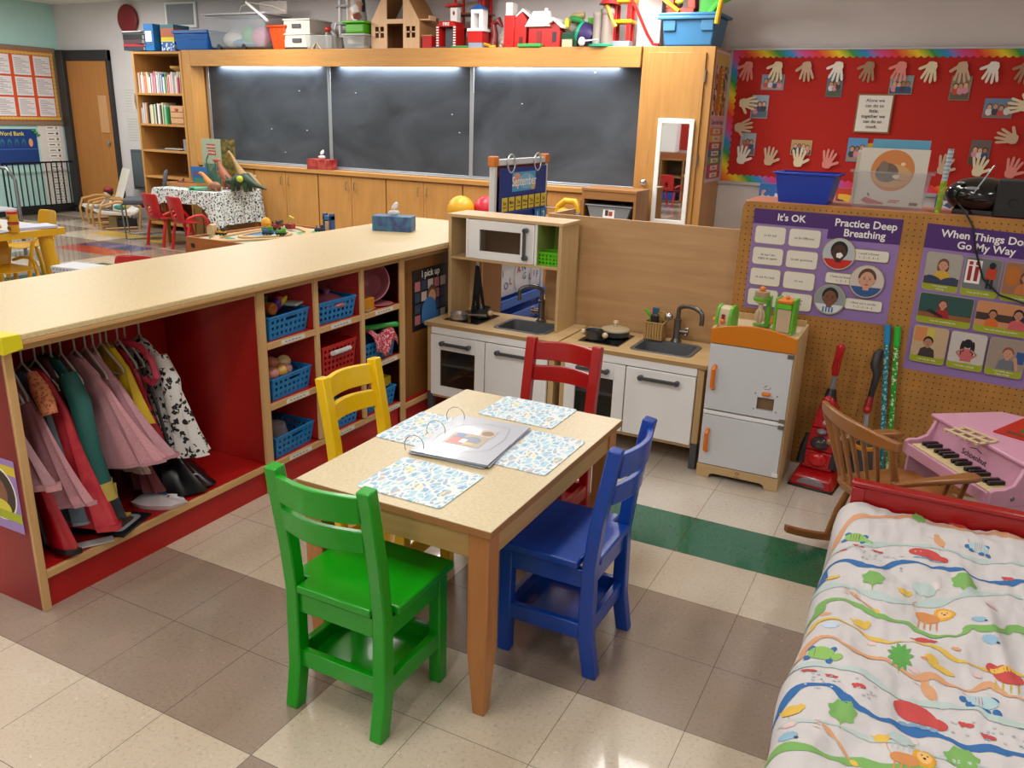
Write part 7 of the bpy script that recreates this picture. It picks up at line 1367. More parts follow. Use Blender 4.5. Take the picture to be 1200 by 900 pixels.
    B().tube([(.03, -.04, .42), (.12, -.04, .30), (.25, -.04, .10), (.32, -.04, .02), (.38, -.04, .016)], .028, R1, 8, flat=.5).build('slide', t)
    X(B().box(-.11, .11, -.05, .05, 0, .62, mat(0xc4c0be, .6)).ell((-.02, -.055, .5), (.05, .004, .06), mat(0xb07060, .6), 12).box(.112, .114, -.04, .05, .0, .6, mat(0x8a8684, .6)), 'tall_toy_box', 'tall pale cardboard toy box behind the red slide', 'box', -2.28, .18, .0)
    # blue tub with plastic toys
    t = T('blue_storage_tub', 'steel blue storage tub heaped with plastic toys on the tall cupboard', 'storage tub', (-1.84, y+.0, ZT)); m = mat(0x3c7cac, .4)
    B().hexa([(-.20, -.13, 0), (.22, -.13, 0), (.22, .22, 0), (-.20, .22, 0)], [(-.23, -.15, .24), (.25, -.15, .24), (.25, .26, .24), (-.23, .26, .24)], m).build('body', t, bevel=.015, seg=3); B().box(-.255, .28, -.175, .29, .24, .265, m).box(-.26, .285, -.18, -.15, .21, .24, m).build('rim', t, bevel=.008)
    for x in (-.21, .12): B().box(x, x+.11, -.16, -.146, .12, .21, m).build('raised_panel', t, bevel=.006)
    zz = ZT+.266
    X(B().box(-.14, .10, -.06, .06, 0, .045, mat(0xc02c10, .4)).box(-.14, -.08, -.06, .06, .045, .20, mat(0xc02c10, .4)).box(.04, .10, -.06, .06, .045, .2, mat(0xc02c10, .4)).box(-.14, .1, -.06, .06, .14, .25, mat(0xc02c10, .4)), 'red_play_house', 'red plastic play house piece in the blue storage tub', 'toy', -1.92, .0, 0, zz, bevel=.008)
    X(B().box(-.05, .1, -.05, .06, 0, .25, mat(0x2ca020, .4)).tube([(.05, -.05, .0), (.12, -.05, .09), (.24, -.05, .14), (.34, -.05, .16)], .03, mat(0x38b028, .4), 8), 'green_play_ramp', 'green plastic ramp piece in the blue storage tub', 'toy', -1.73, .02, 0, zz)
    X(B().tube([(.0, 0, -.12), (.02, 0, .04), (.06, 0, .16), (.12, 0, .24)], .022, mat(0xd8a808, .4), 8).tube([(.2, 0, .24), (.23, 0, .14), (.20, 0, .10)], .02, mat(0xd8a808, .4), 8).box(.03, .2, -.02, .02, .15, .24, mat(0xd8a808, .4)), 'yellow_play_arch', 'yellow plastic arch hanging over the right rim of the blue tub', 'toy', -1.575, -.20, 0, zz+.02)
    X(B().box(-.05, .12, -.03, .03, .0, .07, mat(0xc02418, .4)).tube([(.12, 0, .04), (.2, 0, .06)], .008, mat(0x1c4c8c, .4), 6), 'red_blue_nozzle', 'red plastic piece with a blue tip sticking out to the right of the blue tub', 'toy', -1.42, -.04, 0, zz+.12, bevel=.004)
    X(B().tube([(-.24, 0, .28), (-.14, 0, .20), (-.02, 0, .10), (.10, 0, .02)], .03, mat(0xe0b40c, .4), 8, flat=.6).box(-.26, -.06, -.05, .05, .24, .34, mat(0xd8a808, .4)), 'yellow_slide', 'yellow plastic slide running down into the blue tub from the left', 'toy', -2.05, -.06, 0, zz-.0)
    X(B().ell((-.0, 0, .03), (.03, .03, .03), mat(0x2c2c2c, .4), 8).ell((0, -.02, .05), (.04, .02, .02), mat(0x9ab020, .4), 8), 'green_figure', 'small dark and green toy figure in the red play house', 'toy', -1.96, -.02, 0, zz+.05)
toptoys()
# ---------------------------------------------------------------- dinosaur table and chairs
def quad(b, m, body, head, tail, legs, bw=.05, m2=None):
    b.tube(tail+body+head, None, m) if 0 else None
def dino_area():
    cx, cy, h = -7.22, 4.36, .62
    t = T('dinosaur_table', 'table with wooden legs under the spotted tablecloth', 'table', (cx, cy, 0)); oz = mat(0xb8803c, .45, kind='wood', ax='z')
    B().box(-.44, .46, -.34, .36, h-.025, h-.003, oz).build('tabletop', t)
    for x in (-.41, .38):
        for y in (-.31, .29): B().box(x, x+.055, y, y+.055, 0, h-.026, oz).build('leg', t, bevel=.003)
    for y in (-.30, .31): B().box(-.355, .38, y, y+.02, h-.12, h-.026, oz).build('apron', t)
    # cloth
    m = mat(0xc8cfcc, .8, kind='spots', c2=0x202624, sc=42); b = B(); N = 72; X_, Y_ = .465, .365; rings = []
    def per(k, ex):
        s = 4*k/N; q = int(s) % 4; f = s-int(s); c = [(-1, -1), (1, -1), (1, 1), (-1, 1)]; a, d = c[q], c[(q+1) % 4]; return ((a[0]+(d[0]-a[0])*f)*(X_+ex), (a[1]+(d[1]-a[1])*f)*(Y_+ex), q, f)
    vs = [(0, 0, h)]
    for j in range(7):
        for k in range(N):
            s = max(0, j-1)/5; x, y, q, f = per(k, .004*(j > 0)+s*.03); drop = {0: .16, 1: .36, 2: .2, 3: .2}[q]
            cn = max(0, 1-min(f, 1-f)*5); qn = (q+1) % 4 if f > .5 else (q-1) % 4; d2 = {0: .16, 1: .36, 2: .2, 3: .2}[qn]; drop = drop+(max(drop, d2)+.03-drop)*cn
            w_ = .018*s*math.sin(k*1.9); nx, ny = [(0, -1), (1, 0), (0, 1), (-1, 0)][q]
            if q == 0: drop -= .03*f
            vs.append((x+nx*(w_+.05*s*cn), y+ny*(w_+.02*s*cn), h+(.0025 if j == 0 else .0)-drop*s))
    fs = [(0, 1+k, 1+(k+1) % N) for k in range(N)]+[(1+j*N+k, 1+(j+1)*N+k, 1+(j+1)*N+(k+1) % N, 1+j*N+(k+1) % N) for j in range(6) for k in range(N)]
    b.add(vs, fs, m); M1(b, 'spotted_tablecloth', 'white tablecloth with black dots hanging over the dinosaur table', 'tablecloth', (cx, cy, 0))
    Z = h+.004
    # big dinosaur book standing open
    t = T('dinosaur_book', 'large dinosaur picture book standing open on the spotted tablecloth', 'book', (-7.27, 4.56, Z), 0)
    f = F((-.20, 0, 0), (1, 0, 0), (0, 0, 1), .001); f.sheet(.30, .54, mat(0x9aa58c, .5), .008); f.rect(.02, .0, .26, .26, mat(0x3c5c4c, .5, kind='mottle', c2=0x6a8468, sc=20)); f.line([(.07, .12), (.06, .3), (.10, .36)], .016, mat(0x2c4c48, .5)); f.line([(.19, .12), (.20, .30), (.25, .32)], .016, mat(0x2c4c48, .5)); f.el(.13, .1, .09, .08, mat(0x4a7060, .5)); f.rect(.08, .43, .14, .05, mat(0xa8442c, .5)); f.rect(.10, .36, .12, .05, mat(0xa83420, .5))
    f.text('DINOSAUR', .15, .445, .028, PAPER, .01); f.text('WORLD', .16, .375, .03, PAPER, .01); f.build('front_cover', t, smooth=False)
    f = F((.11, -.001, 0), (.9, .43, 0), (0, 0, 1), .001); f.sheet(.16, .54, mat(0x7c6a28, .5, kind='mottle', c2=0x3c3c18, sc=22), .008); f.build('back_cover', t, smooth=False)
    # tray and small book, paper plates
    B_ = B().box(-.22, .24, -.12, .12, 0, .012, mat(0xa8703c, .5)).box(-.24, .26, -.14, -.12, .0, .045, mat(0xa8703c, .5)).box(-.24, .26, .12, .14, 0, .045, mat(0xa8703c, .5)).box(-.24, -.22, -.12, .12, 0, .045, mat(0xa8703c, .5)).box(.24, .26, -.12, .12, 0, .045, mat(0xa8703c, .5))
    M1(B_, 'wooden_tray', 'shallow wooden tray at the left of the dinosaur table', 'tray', (-7.50, 4.38, Z), bevel=.003)
    f = F((-.11, 0, 0), (1, 0, 0), (0, -.15, 1), .001); f.sheet(.25, .21, mat(0x3470b4, .45), .01); f.el(.08, .05, .07, .04, mat(0x3c9088, .5)); f.el(.18, .05, .07, .035, mat(0x3c9088, .5)); f.rect(0, 0, .25, .03, mat(0xa07c58, .5)); f.text('Dinosaurs', .14, .12, .05, mat(0xb8344a, .5), .02)
    M1(f, 'small_dinosaur_book', 'small blue dinosaur book propped up in the wooden tray', 'book', (-7.42, 4.45, Z+.014), smooth=False)
    M1(B().ell((0, 0, .03), (.05, .03, .025), mat(0x6c2c24, .5), 10).tube([(.03, 0, .04), (.05, 0, .08)], [.015, .008], mat(0x6c2c24, .5), 6), 'small_red_dinosaur', 'tiny dark red dinosaur in the wooden tray', 'toy dinosaur', (-7.60, 4.33, Z+.013))
    for k, (dx, dy) in enumerate(((0, 0), (.05, .03), (-.02, .04))): M1(B().lathe((0, 0, 0), [(.09, 0), (.115, .006), (.12, .012), (.112, .012), (.085, .004), (.002, .004)], mat((0x2ea070, 0xc4d8c8, 0x34a87c)[k], .5), 22), 'paper_plate', ('lowest green', 'white middle', 'top green')[k]+' paper plate stacked at the front of the dinosaur table', 'plate', (-7.02+dx-.08, 4.13+dy, Z+.006*k), group='paper plates on the dinosaur table')
    # dinosaurs
    m = mat(0x94563a, .5); b = B(); b.tube([(.18, 0, .01), (.12, 0, .05), (.05, 0, .11), (-.01, 0, .18), (-.05, 0, .25), (-.07, 0, .30)], [.01, .03, .055, .05, .03, .025], m, 12).ell((-.10, 0, .315), (.055, .026, .028), m, 12)
    for s in (-1, 1): b.tube([(.05, s*.035, .1), (.02, s*.04, .05), (.045, s*.04, .0), (.01, s*.04, .003)], [.035, .022, .014, .012], m, 8).tube([(-.03, s*.03, .2), (-.07, s*.035, .18), (-.075, s*.03, .2)], [.012, .008, .006], m, 6)
    M1(b, 'standing_dinosaur', 'reddish brown upright dinosaur in the middle of the spotted tablecloth', 'toy dinosaur', (-6.98, 4.40, Z))
    m = mat(0xc07c34, .5); b = B(); b.tube([(.18, 0, .0), (.08, 0, .04), (-.0, 0, .09), (-.06, 0, .15), (-.09, 0, .17)], [.012, .03, .035, .022, .02], m, 10).ell((-.11, 0, .175), (.035, .018, .018), m, 10)
    for s in (-1, 1): b.tube([(.04, s*.025, .05), (.02, s*.03, .0), (-.01, s*.03, .002)], [.02, .012, .01], m, 8)
    M1(b, 'orange_dinosaur', 'small orange dinosaur leaning forward before the big book', 'toy dinosaur', (-7.04, 4.22, Z))
    m = mat(0x947444, .5); b = B(); b.tube([(.26, 0, .02), (.16, 0, .08), (.05, 0, .13), (-.05, 0, .16), (-.13, 0, .28), (-.20, 0, .38), (-.24, 0, .41)], [.01, .04, .07, .055, .025, .016, .018], m, 12)
    for dx in (-.04, .09):
        for s in (-1, 1): b.tube([(dx, s*.035, .12), (dx, s*.04, .0)], [.03, .018], m, 8)
    M1(b, 'long_necked_dinosaur', 'tan long-necked dinosaur rising over the other dinosaurs', 'toy dinosaur', (-6.75, 4.50, Z))
    m = mat(0x8c5c40, .5); b = B(); b.ell((0, 0, .06), (.08, .045, .045), m, 14).ell((-.07, 0, .05), (.035, .03, .03), m, 10)
    for dx in (-.04, .04):
        for s in (-1, 1): b.tube([(dx, s*.03, .05), (dx, s*.03, 0)], .014, m, 6)
    M1(b, 'brown_dinosaur', 'low brown dinosaur at the front edge of the tablecloth', 'toy dinosaur', (-6.86, 4.14, Z))
    m, m3 = mat(0x1f3c24, .5), mat(0xb8c030, .5); b = B(); b.tube([(.36, 0, .04), (.22, 0, .08), (.10, 0, .14), (-.02, 0, .12), (-.10, 0, .09)], [.008, .03, .07, .065, .035], m, 12).ell((-.14, 0, .10), (.05, .035, .035), m, 10).ell((.06, -.062, .14), (.05, .02, .035), m3, 10).tube([(-.16, 0, .13), (-.19, 0, .17)], [.012, .003], m, 6)
    for dx in (-.06, .11):
        for s in (-1, 1): b.tube([(dx, s*.04, .1), (dx, s*.045, 0)], [.035, .02], m, 8)
    M1(b, 'green_dinosaur', 'dark green dinosaur with a yellow patch at the right of the tablecloth', 'toy dinosaur', (-6.66-.02, 4.33, Z), rz=.1)
    m = mat(0xc08038, .5); M1(B().ell((0, 0, .12), (.06, .04, .05), m, 12).tube([(0, 0, .1), (0, 0, 0)], .03, m, 8).ell((-.0, -.02, .16), (.03, .02, .02), m, 8), 'golden_dinosaur', 'golden tan dinosaur crouching behind the green one', 'toy dinosaur', (-6.80, 4.56, Z))
    # red and yellow plastic chairs
    def plastic(name, label, c, loc, rz, group):
        t = T(name, label, 'chair', loc, rz, group); m = mat(c, .32)
        def sheet(P, th, nm, hole=False):
            b = B(); rows = len(P); n = 9; vs = []; fs = []
            for i, (y, z, w_, bow) in enumerate(P):
                for k in range(n): u = -1+2*k/(n-1); vs.append((u*w_, y+bow*(1-u*u), z+(.012*u*u if nm == 'seat' else 0)))
            for i in range(rows-1):
                for k in range(n-1):
                    if hole and i == 1 and k in (3, 4): continue
                    fs.append((i*n+k, i*n+k+1, (i+1)*n+k+1, (i+1)*n+k))
            b.add(vs, fs, m); b.build(nm, t, solid=th, subd=1)
        sheet([(.16, .285, .15, 0), (.05, .30, .16, 0), (-.10, .295, .15, 0), (-.14, .31, .13, -.01)], .012, 'seat'); sheet([(-.135, .30, .12, -.015), (-.15, .36, .13, -.03), (-.16, .44, .15, -.04), (-.18, .56, .15, -.04), (-.185, .59, .13, -.035)], .012, 'backrest', True)
        for s in (-1, 1):
            B().tube([(s*.15, -.16, 0), (s*.145, -.14, .14), (s*.14, -.11, .28)], [.019, .017, .015], m, 10).build('rear_leg', t)
            B().tube([(s*.17, .15, 0), (s*.18, .12, .15), (s*.185, .08, .34), (s*.18, .03, .39), (s*.165, -.05, .385), (s*.14, -.13, .35)], [.019, .018, .017, .017, .016, .014], m, 10).build('leg_and_arm', t)
        return t
    c1 = plastic('red_plastic_chair', 'red plastic chair at the left of the dinosaur table', 0xb3191c, (-7.44, 3.93, 0), -.12, 'red plastic chairs at the dinosaur table')
    dup(c1, (-6.97, 3.86, 0), -.2, 'red plastic chair at the right of the dinosaur table', 'red plastic chairs at the dinosaur table')
    c3 = dup(c1, (-4.52, 1.05, 0), 3.6, 'red plastic chair whose top shows just over the long worktop', None); 
    c3.scale = (.95, .95, .86)
    if 'group' in c3: del c3['group']
    y1 = plastic('yellow_plastic_chair', 'yellow plastic chair tucked under the near side of the yellow table', 0xcc9a10, (-6.15, 1.25, 0), -PI/2, 'yellow plastic chairs')
    y1.scale = (1, 1, .8); y2 = dup(y1, (-6.78, 1.88, 0), PI-.1, 'yellow plastic chair at the far side of the yellow table', 'yellow plastic chairs'); y2.scale = (1, 1, 1)
    t = T('craft_table', 'low table with pale top and thick yellow edge at the left', 'table', (-6.38, 1.16, 0)); YL = mat(0xd0a018, .4)
    B().box(-.45, .45, -.9, .48, .495, .548, YL).box(-.43, .43, -.88, .46, .5481, .551, mat(0xc8c8c0, .35)).build('tabletop', t, bevel=.006)
    for x in (-.36, .36):
        for y in (-.8, .36): B().tube([(x*1.08, y+.02*(1 if y > 0 else -1), 0), (x, y, .494)], [.045, .055], YL, 12).build('leg', t)
    z = .552
    for k in range(2): M1(B().lathe((0, 0, 0), [(.034, 0), (.037, .003), (.038, .06), (.002, .06)], mat(0xc89410, .45), 18).lathe((0, 0, .0605), [(.04, 0), (.04, .018), (.002, .018)], mat((0x9c3020, 0xb02018)[k], .4), 18).box(-.018, .018, -.0395, -.037, .02, .045, mat(0x6a5410, .5)), 'dough_pot', ('lower', 'upper')[k]+' yellow dough pot of the two stacked on the yellow table', 'pot', (-5.93, 1.22, z+.08*k), group='stacked yellow dough pots')
    M1(B().box(-.2, .2, -.14, .14, 0, .006, mat(0x9a96a0, .5)).box(-.21, .21, -.15, -.14, .0, .014, mat(0x5c5a66, .5)), 'craft_tray', 'grey craft tray on the yellow table', 'tray', (-6.12, 1.05, z), rz=.2)
    M1(B().box(-.10, .10, -.15, .15, 0, .02, mat(0xb8bcd0, .6)), 'paper_pile', 'pale pile of paper at the right end of the yellow table', 'paper', (-6.05, 1.45, z), rz=-.2, bevel=.002)
    for k, (dx, dy, c, n) in enumerate(((0, 0, 0xd8541c, 'orange'), (-.06, -.06, 0xd88c4c, 'tan'), (-.03, .06, 0xd8a858, 'yellow ridged'), (.02, -.13, 0x7c4828, 'brown'))): M1(B().tube([(-.05, 0, .02), (.06, .01, .02)], .018, mat(c, .5), 8), 'craft_tool', n+' craft tool lying in the grey tray', 'craft tool', (-6.06+dx, 1.10+dy, z+.012), rz=k*.8)
    # wheeled art cart at the far left
    t = T('art_cart', 'metal cart with grey arched rail and red frame at the left edge', 'cart', (-8.3, 2.4, 0)); G = mat(0x74787c, .3, .7); R1 = mat(0xb01c24, .4)
    for y in (-.2, .2): B().tube([(-.35, y, 0), (-.35, y, .75), (-.28, y, .86), (.2, y, .86), (.3, y, .75), (.3, y, 0)], .018, G, 8).build('arched_rail', t)
    for z_ in (.15, .45): B().box(-.34, .29, -.2, .2, z_, z_+.02, mat(0xb8bcc0, .4)).build('shelf', t, bevel=.003)
    B().tube([(-.2, -.25, .46), (-.2, -.25, .76), (-.05, -.25, .80), (.08, -.25, .66), (.15, -.25, .40)], .016, R1, 8).tube([(-.3, -.25, .60), (.1, -.25, .64)], .014, R1, 8).tube([(-.3, -.25, .54), (.1, -.25, .58)], .014, R1, 8).build('red_frame', t)
    for k, (x, zz, c, n) in enumerate(((-.2, .471, 0xb0b4bc, 'clear jar of white pieces'), (.0, .471, 0xa8a09c, 'clear jar of mixed beads'), (.16, .471, 0x6c7078, 'grey jar'), (-.2, .171, 0x22306c, 'navy bottle'), (.0, .171, 0xc02830, 'red bottle'), (.15, .171, 0x4c5054, 'dark bottle'))): M1(B().lathe((0, 0, 0), [(.05, 0), (.055, .01), (.055, .13), (.04, .15), (.04, .17), (.002, .17)], mat(c, .25), 14), 'craft_jar', n+' standing on the cart at the left edge', 'jar', (-8.3+x, 2.35, zz), group='jars on the art cart')
    t = T('perforated_crate', 'white perforated plastic crate showing just over the long worktop', 'crate', (-4.88, .98, .27), .15); t.scale = (.8, .8, .9); b = B(); W_ = mat(0xc8ccd4, .4)
    b.hexa([(-.15, -.1, 0), (.15, -.1, 0), (.15, .1, 0), (-.15, .1, 0)], [(-.19, -.13, .19), (.19, -.13, .19), (.19, .13, .19), (-.19, .13, .19)], W_); b.build('body', t, bevel=.01)
    b = B()
    for k in range(9):
        for j in range(3): b.ell((-.15+.0375*k, -.128, .17-.03*j), .006, mat(0x50545c, .5), 6)
    b.build('holes', t); M1(B().box(-.17, .17, -.15, .15, 0, .269, mat(0xb08050, .5)), 'low_stool', 'low wooden stool carrying the white perforated crate', 'stool', (-4.88, .98, 0), bevel=.004)
dino_area()
# ---------------------------------------------------------------- toy train table
def train():
    x0, x1, y0, y1, z = -5.42, -4.70, 2.40, 3.62, .42
    t = T('train_table', 'low wooden train table with a painted landscape top', 'train table', ((x0+x1)/2, (y0+y1)/2, 0)); w_, d = (x1-x0)/2, (y1-y0)/2; OW = mat(0xa8622c, .42, kind='wood', ax='y')
    for s in (-1, 1): B().box(min(s*w_, s*(w_-.02)), max(s*w_, s*(w_-.02)), -d, d, z-.12, z+.02, OW).build('side_rail', t, bevel=.003); B().box(-w_+.02, w_-.02, min(s*d, s*(d-.02)), max(s*d, s*(d-.02)), z-.12, z+.02, mat(0xa8622c, .42, kind='wood', ax='x')).build('end_rail', t, bevel=.003)
    for sx in (-1, 1):
        for sy in (-1, 1): B().box(sx*(w_-.05)-.03, sx*(w_-.05)+.03, sy*(d-.05)-.03, sy*(d-.05)+.03, 0, z-.12, OW).build('leg', t, bevel=.003)
    B().box(-.30, -.26, -d-.008, -d-.0005, z-.07, z-.03, BLACK).build('handle_hole', t, bevel=.004)
    f = F((-w_+.02, -d+.02, z), (1, 0, 0), (0, 1, 0), .0008); f.sheet(2*w_-.04, 2*d-.04, mat(0xb8b498, .5), .01)
    W2, D2 = 2*w_-.04, 2*d-.04
    f.el(W2*.3, D2*.15, .13, .09, mat(0x2c7c54, .5)); f.el(W2*.75, D2*.35, .1, .2, mat(0x3c8c4c, .5)); f.el(W2*.3, D2*.62, .16, .25, mat(0x3c80c0, .5)); f.el(W2*.8, D2*.8, .12, .14, mat(0x4a9050, .5))
    f.line([(W2*(.5+.36*math.cos(a)), D2*(.5+.42*math.sin(a))) for a in [2*PI*k/30 for k in range(31)]], .05, mat(0xa89c80, .5)); f.build('painted_top', t, smooth=False, label='painted green and blue landscape')
    cx, cy = (x0+x1)/2, (y0+y1)/2
    def track(rx, ry, n, label):
        b = B(); V = []
        for k in range(n): a = 2*PI*k/n; r = 1+.12*math.sin(3*a+1); V += [(rx*r*math.cos(a)*q, ry*r*math.sin(a)*q, zz) for q, zz in ((.92, .0), (1.08, .0), (1.08, .012), (.92, .012))]
        b.add(V, [(4*k+j, 4*((k+1) % n)+j, 4*((k+1) % n)+(j+1) % 4, 4*k+(j+1) % 4) for k in range(n) for j in range(4)], mat(0xc8a474, .5)); M1(b, 'wooden_track', label, 'toy track', (cx, cy, z+.0035))
    track(.27, .50, 44, 'large loop of wooden train track on the train table'); track(.16, .26, 32, 'inner loop of wooden train track on the train table')
    def car(label, x, y, c, c2, rz=0, h=.05):
        t = T('toy_train', label, 'toy train', (x, y, z+.0165), rz, 'toy trains on the train table'); m = mat(c, .4)
        B().box(-.05, .05, -.018, .018, .008, .022, mat(0x202226, .5)).box(-.045, .045, -.016, .016, .022, h*.75, m).box(.01, .045, -.017, .017, h*.75, h+.015, mat(c2, .4)).tube([(-.03, 0, h*.7), (-.03, 0, h+.01)], .006, mat(c2, .4), 8).build('body', t, bevel=.003)
        for x_ in (-.03, 0, .03):
            for s in (-1, 1): B().lathe((x_, s*.019, .009), [(.001, -.003), (.009, -.003), (.009, .003), (.001, .003)], BLACK, 10, ax='y').build('wheel', t)
    car('yellow toy train car nearest the left corner of the train table', -5.27, 2.66, 0xd0a010, 0x303030, .3); car('blue and green toy train at the front of the train table', -4.98, 2.93, 0x2c5c8c, 0x3c9030, .4, .06); car('green toy train beside the blue one', -4.88, 2.99, 0x3c9430, 0x5cb040, .4, .05); car('dark blue toy train in front of the blue tower', -4.76, 3.38, 0x24486c, 0x1c2c40, .4, .05); car('red toy train behind the stacked toy', -5.15, 3.22, 0x9c2c28, 0x303038, .2, .07); car('brown toy train far back on the train table', -5.38+.08, 3.42, 0x7c5030, 0x4c4028, .1, .05)
    M1(B().prism([(-.05, 0), (.02, 0), (.02, .09), (-.01, .10), (-.05, .07)], -.03, .03, mat(0xc8a880, .5)), 'wooden_bridge_block', 'pale wooden ramp block by the yellow train car', 'toy block', (-5.33, 2.63, z+.016), bevel=.004)
    b = B().lathe((0, 0, 0), [(.04, 0), (.04, .02), (.035, .025)], mat(0xc89c18, .4), 14).lathe((0, 0, .026), [(.045, 0), (.045, .03), (.04, .035)], mat(0x5a7c9c, .4), 14).lathe((0, 0, .062), [(.04, 0), (.042, .02), (.04, .03)], mat(0xd88c18, .4), 14).lathe((0, 0, .093), [(.045, 0), (.04, .03), (.02, .05), (.002, .055)], mat(0xd89a14, .4), 14)
    M1(b, 'stacking_tower', 'yellow and blue stacked toy tower on the train table', 'toy', (-5.04, 2.98, z+.0165))
    b = B().box(-.05, -.03, -.03, .03, 0, .16, mat(0x2c4c74, .4)).box(.03, .05, -.03, .03, 0, .16, mat(0x2c4c74, .4)).box(-.05, .05, -.03, .03, .10, .14, mat(0x3c6c9c, .4)).box(-.02, .02, -.035, .02, 0, .09, mat(0xc8a888, .5)); M1(b, 'blue_toy_tower', 'blue toy water tower at the right of the train table', 'toy', (-4.75, 3.50, z+.0165), bevel=.003)
    M1(B().box(-.04, .04, -.03, .03, 0, .05, mat(0x8c3028, .4)).tube([(-.03, 0, .05), (-.0, 0, .12), (.05, 0, .10)], .01, mat(0xc8b848, .4), 6), 'toy_crane', 'red toy crane with a yellow arm behind the stacked tower', 'toy', (-5.1, 3.36, z+.0165), bevel=.003)
train()
# ---------------------------------------------------------------- bentwood child armchairs, grey chair, doll
def lounge():
    BW = mat(0xc0925a, .4, kind='wood', ax='x', c2=0xb08248)
    def arm(label, loc, rz, tall=True):
        t = T('bentwood_armchair', label, 'armchair', loc, rz, 'two bentwood child armchairs'); CU = mat(0xd8d2c6, .85)
        for s in (-1, 1):
            B().tube([(s*.21, -.24, 0), (s*.21, -.26, .18), (s*.21, -.22, .30), (s*.21, -.05, .34), (s*.21, .16, .33), (s*.21, .24, .28), (s*.21, .21, .02), (s*.21, .20, 0)], .022, BW, 8, flat=.7).build('bent_frame', t); B().tube([(s*.20, .18, .02), (s*.20, -.2, .02)], .012, BW, 6).build('runner', t)
        b = B(); P = [(-.24, .20), (.10, .16)]+([(.16, .22), (.24, .45), (.31, .66)] if tall else [(.17, .18), (.22, .22)]); n = len(P); vs = []
        for y, z in P: vs += [(-.18, y, z), (.18, y, z), (.18, y+.015, z+.035), (-.18, y+.015, z+.035)]
        vs = [(x*1.15, y, z) for x, y, z in vs]; b.add(vs, [(0, 3, 2, 1), tuple(4*(n-1)+k for k in range(4))]+[(4*q+k, 4*q+(k+1) % 4, 4*q+4+(k+1) % 4, 4*q+4+k) for q in range(n-1) for k in range(4)], CU); b.build('cushion', t, bevel=.012, seg=3, label='off-white cushion')
        return t
    arm('tall-backed bentwood child armchair with a white cushion by the door', (-9.62, 4.80, 0), -.45, True)
    arm('low bentwood armchair holding the doll beside the tall-backed one', (-9.02, 4.52, 0), -.45, False)
    t = T('capped_doll', 'doll with dark hair and a dark red cap sitting in the low bentwood chair', 'doll', (-9.08, 4.44, .235)); SK = mat(0xc0a080, .6)
    B().tube([(0, 0, 0), (0, .02, .08), (0, .03, .13)], [.06, .055, .03], mat(0x7c7060, .7), 10).build('body', t); B().ell((0, .02, .19), (.05, .045, .055), SK, 14).build('head', t); B().ell((0, .035, .21), (.062, .055, .055), mat(0x181412, .8), 14).build('hair', t); B().ell((.01, .03, .245), (.062, .058, .035), mat(0x801420, .7), 14).build('cap', t)
    for s in (-1, 1): B().tube([(s*.05, .02, .10), (s*.08, -.03, .05), (s*.06, -.08, .04)], [.02, .018, .018], SK, 8).build('arm', t); B().tube([(s*.03, -.0, .03), (s*.05, -.1, .03), (s*.05, -.15, .03)], [.028, .024, .02], mat(0x7c7468, .7), 8).build('leg', t)
    M1(B().ell((0, 0, .07), (.07, .05, .07), mat(0x6c1818, .6), 12).ell((0, -.03, .09), (.035, .03, .035), mat(0xa07050, .6), 10), 'soft_doll', 'small dark red soft doll behind the low bentwood armchair', 'doll', (-8.80, 4.75, .25))
    M1(B().ell((0, 0, .03), (.09, .06, .03), mat(0x1c7c6c, .7), 10).ell((.06, .03, .035), (.05, .04, .025), mat(0xc8b430, .7), 10).ell((-.06, .02, .03), (.04, .04, .03), mat(0xb8b8b0, .7), 10), 'crumpled_scarf', 'teal and yellow crumpled cloth on the low bentwood armchair', 'cloth', (-8.93, 4.50, .235))
    t = T('storage_basket', 'small box and dark basket of toys under the low bentwood armchair', 'basket', (-8.95, 4.55, .03)); B().box(-.16, -.01, -.1, .1, -.03, .12, mat(0xa88c60, .6)).build('pale_box', t, bevel=.004); B().box(.0, .13, -.1, .1, -.03, .09, mat(0x2c2c30, .6)).build('dark_box', t, bevel=.004)
    t = T('grey_stacking_chair', 'grey upholstered chair with chrome sled legs behind the red chairs', 'chair', (-8.12, 4.22, 0), -.75); CH = mat(0x8c9094, .2, .9); GF = mat(0x4c5058, .9, kind='speck')
    for s in (-1, 1): B().tube([(s*.22, .20, .40), (s*.23, .22, .01), (s*.23, .1, .01), (s*.23, -.22, .01), (s*.22, -.24, .40)], .011, CH, 8).build('sled_leg', t)
    B().box(-.23, .23, -.22, .2, .40, .46, GF).build('seat', t, bevel=.02, seg=3)
    b = B(); P = [(.19, .50, .19), (.22, .60, .22), (.24, .72, .21), (.25, .78, .17)]; vs = []
    for y, z, w_ in P: vs += [(-w_, y, z), (w_, y, z), (w_, y+.04, z), (-w_, y+.04, z)]
    b.add(vs, [(0, 3, 2, 1), (12, 13, 14, 15)]+[(4*q+k, 4*q+(k+1) % 4, 4*q+4+(k+1) % 4, 4*q+4+k) for q in range(3) for k in range(4)], GF); b.build('backrest', t, bevel=.02, seg=3)
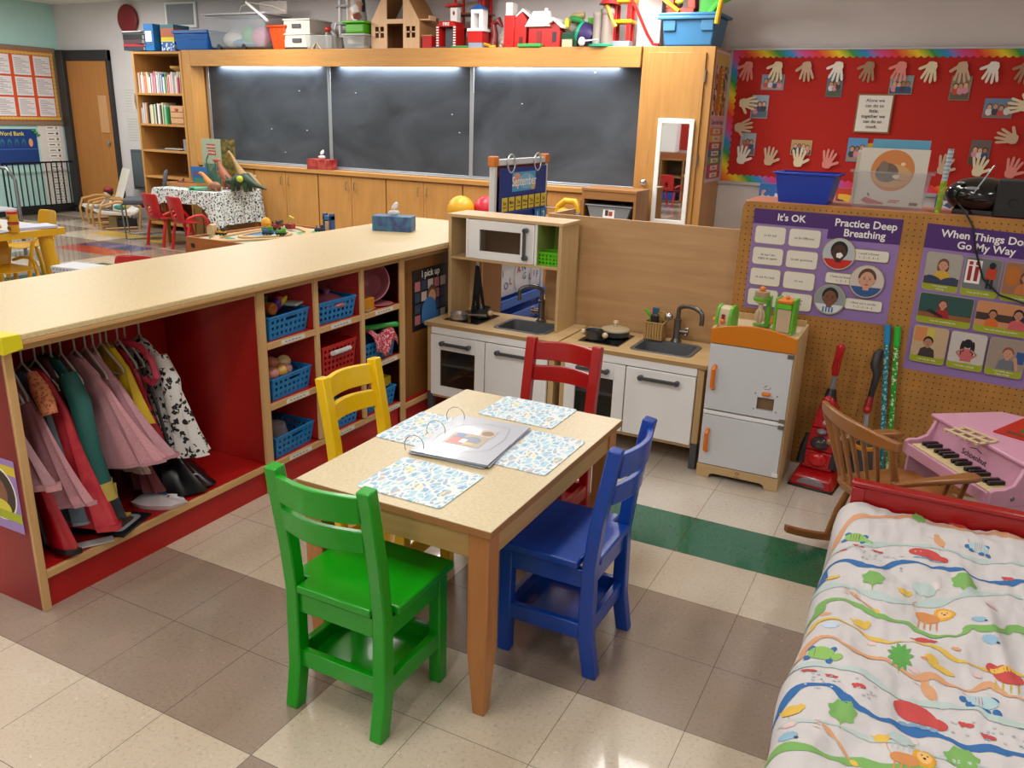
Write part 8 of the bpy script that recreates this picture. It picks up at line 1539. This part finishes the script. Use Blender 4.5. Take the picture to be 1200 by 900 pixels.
    for s in (-1, 1): B().tube([(s*.18, .19, .43), (s*.18, .23, .55)], .012, CH, 8).build('back_bracket', t)
    f = F((-.08, 0, 0), (1, 0, 0), (0, 0, 1), .001); f.sheet(.22, .15, WHITE, .003); f.rect(.02, .02, .16, .06, mat(0x50504c, .5)); f.rect(.02, .1, .17, .02, mat(0x70706c, .5)); M1(f, 'cupboard_notice', 'small white notice taped on the cupboard door behind the dinosaurs', 'notice', (-7.01, 4.778, .62), smooth=False)
lounge()
# ---------------------------------------------------------------- what the mirror shows, behind the camera
def behind():
    t = T('cubby_shelf', 'open cubby shelf against the near wall, seen in the mirror', 'shelf', (-4.4, -4.15, 0)); oz = mat(0xb08048, .45, kind='wood', ax='z')
    for x in (-.9, -.3, .15, .9): B().box(x, x+.025, -.24, .2, 0, .83, oz).build('upright', t)
    for z in (.02, .48, .81): B().box(-.9, .925, -.24, .2, z, z+.022, oz).build('shelf_board', t)
    B().box(-.9, .925, -.245, -.235, 0, .83, mat(0x4a3422, .6)).build('back_panel', t)
    M1(B().box(-.50, -.14, -.15, .12, 0, .58, mat(0xf0f2f2, .5)), 'white_cabinet', 'pale rectangular cabinet on the shelf seen in the mirror', 'cabinet', (-4.32, -4.2, .95), bevel=.01)
    M1(B().box(-.5, .6, -.15, .15, 0, .115, mat(0xa05c28, .5, kind='wood')), 'wooden_riser', 'wooden riser on top of the cubby shelf seen in the mirror', 'riser', (-4.32, -4.2, .833))
    M1(B().box(-.7, .7, 0, .01, 0, 1.1, mat(0xb01c14, .7)), 'red_display_board', 'red display board on the near wall seen in the mirror', 'board', (-3.9, -4.39, 1.0))
    M1(B().box(-.13, .13, -.12, .12, 0, .14, mat(0x163c94, .4)), 'blue_bin', 'blue bin in the cubby shelf seen in the mirror', 'bin', (-4.48, -4.05, .045), bevel=.012)
    c = [o for o in bpy.data.objects if o.name == 'red_plastic_chair'][0]; r = dup(c, (-4.2, -3.2, 0), PI+.3, 'red plastic chair by the near wall, seen in the mirror'); 
    if 'group' in r: del r['group']
behind()
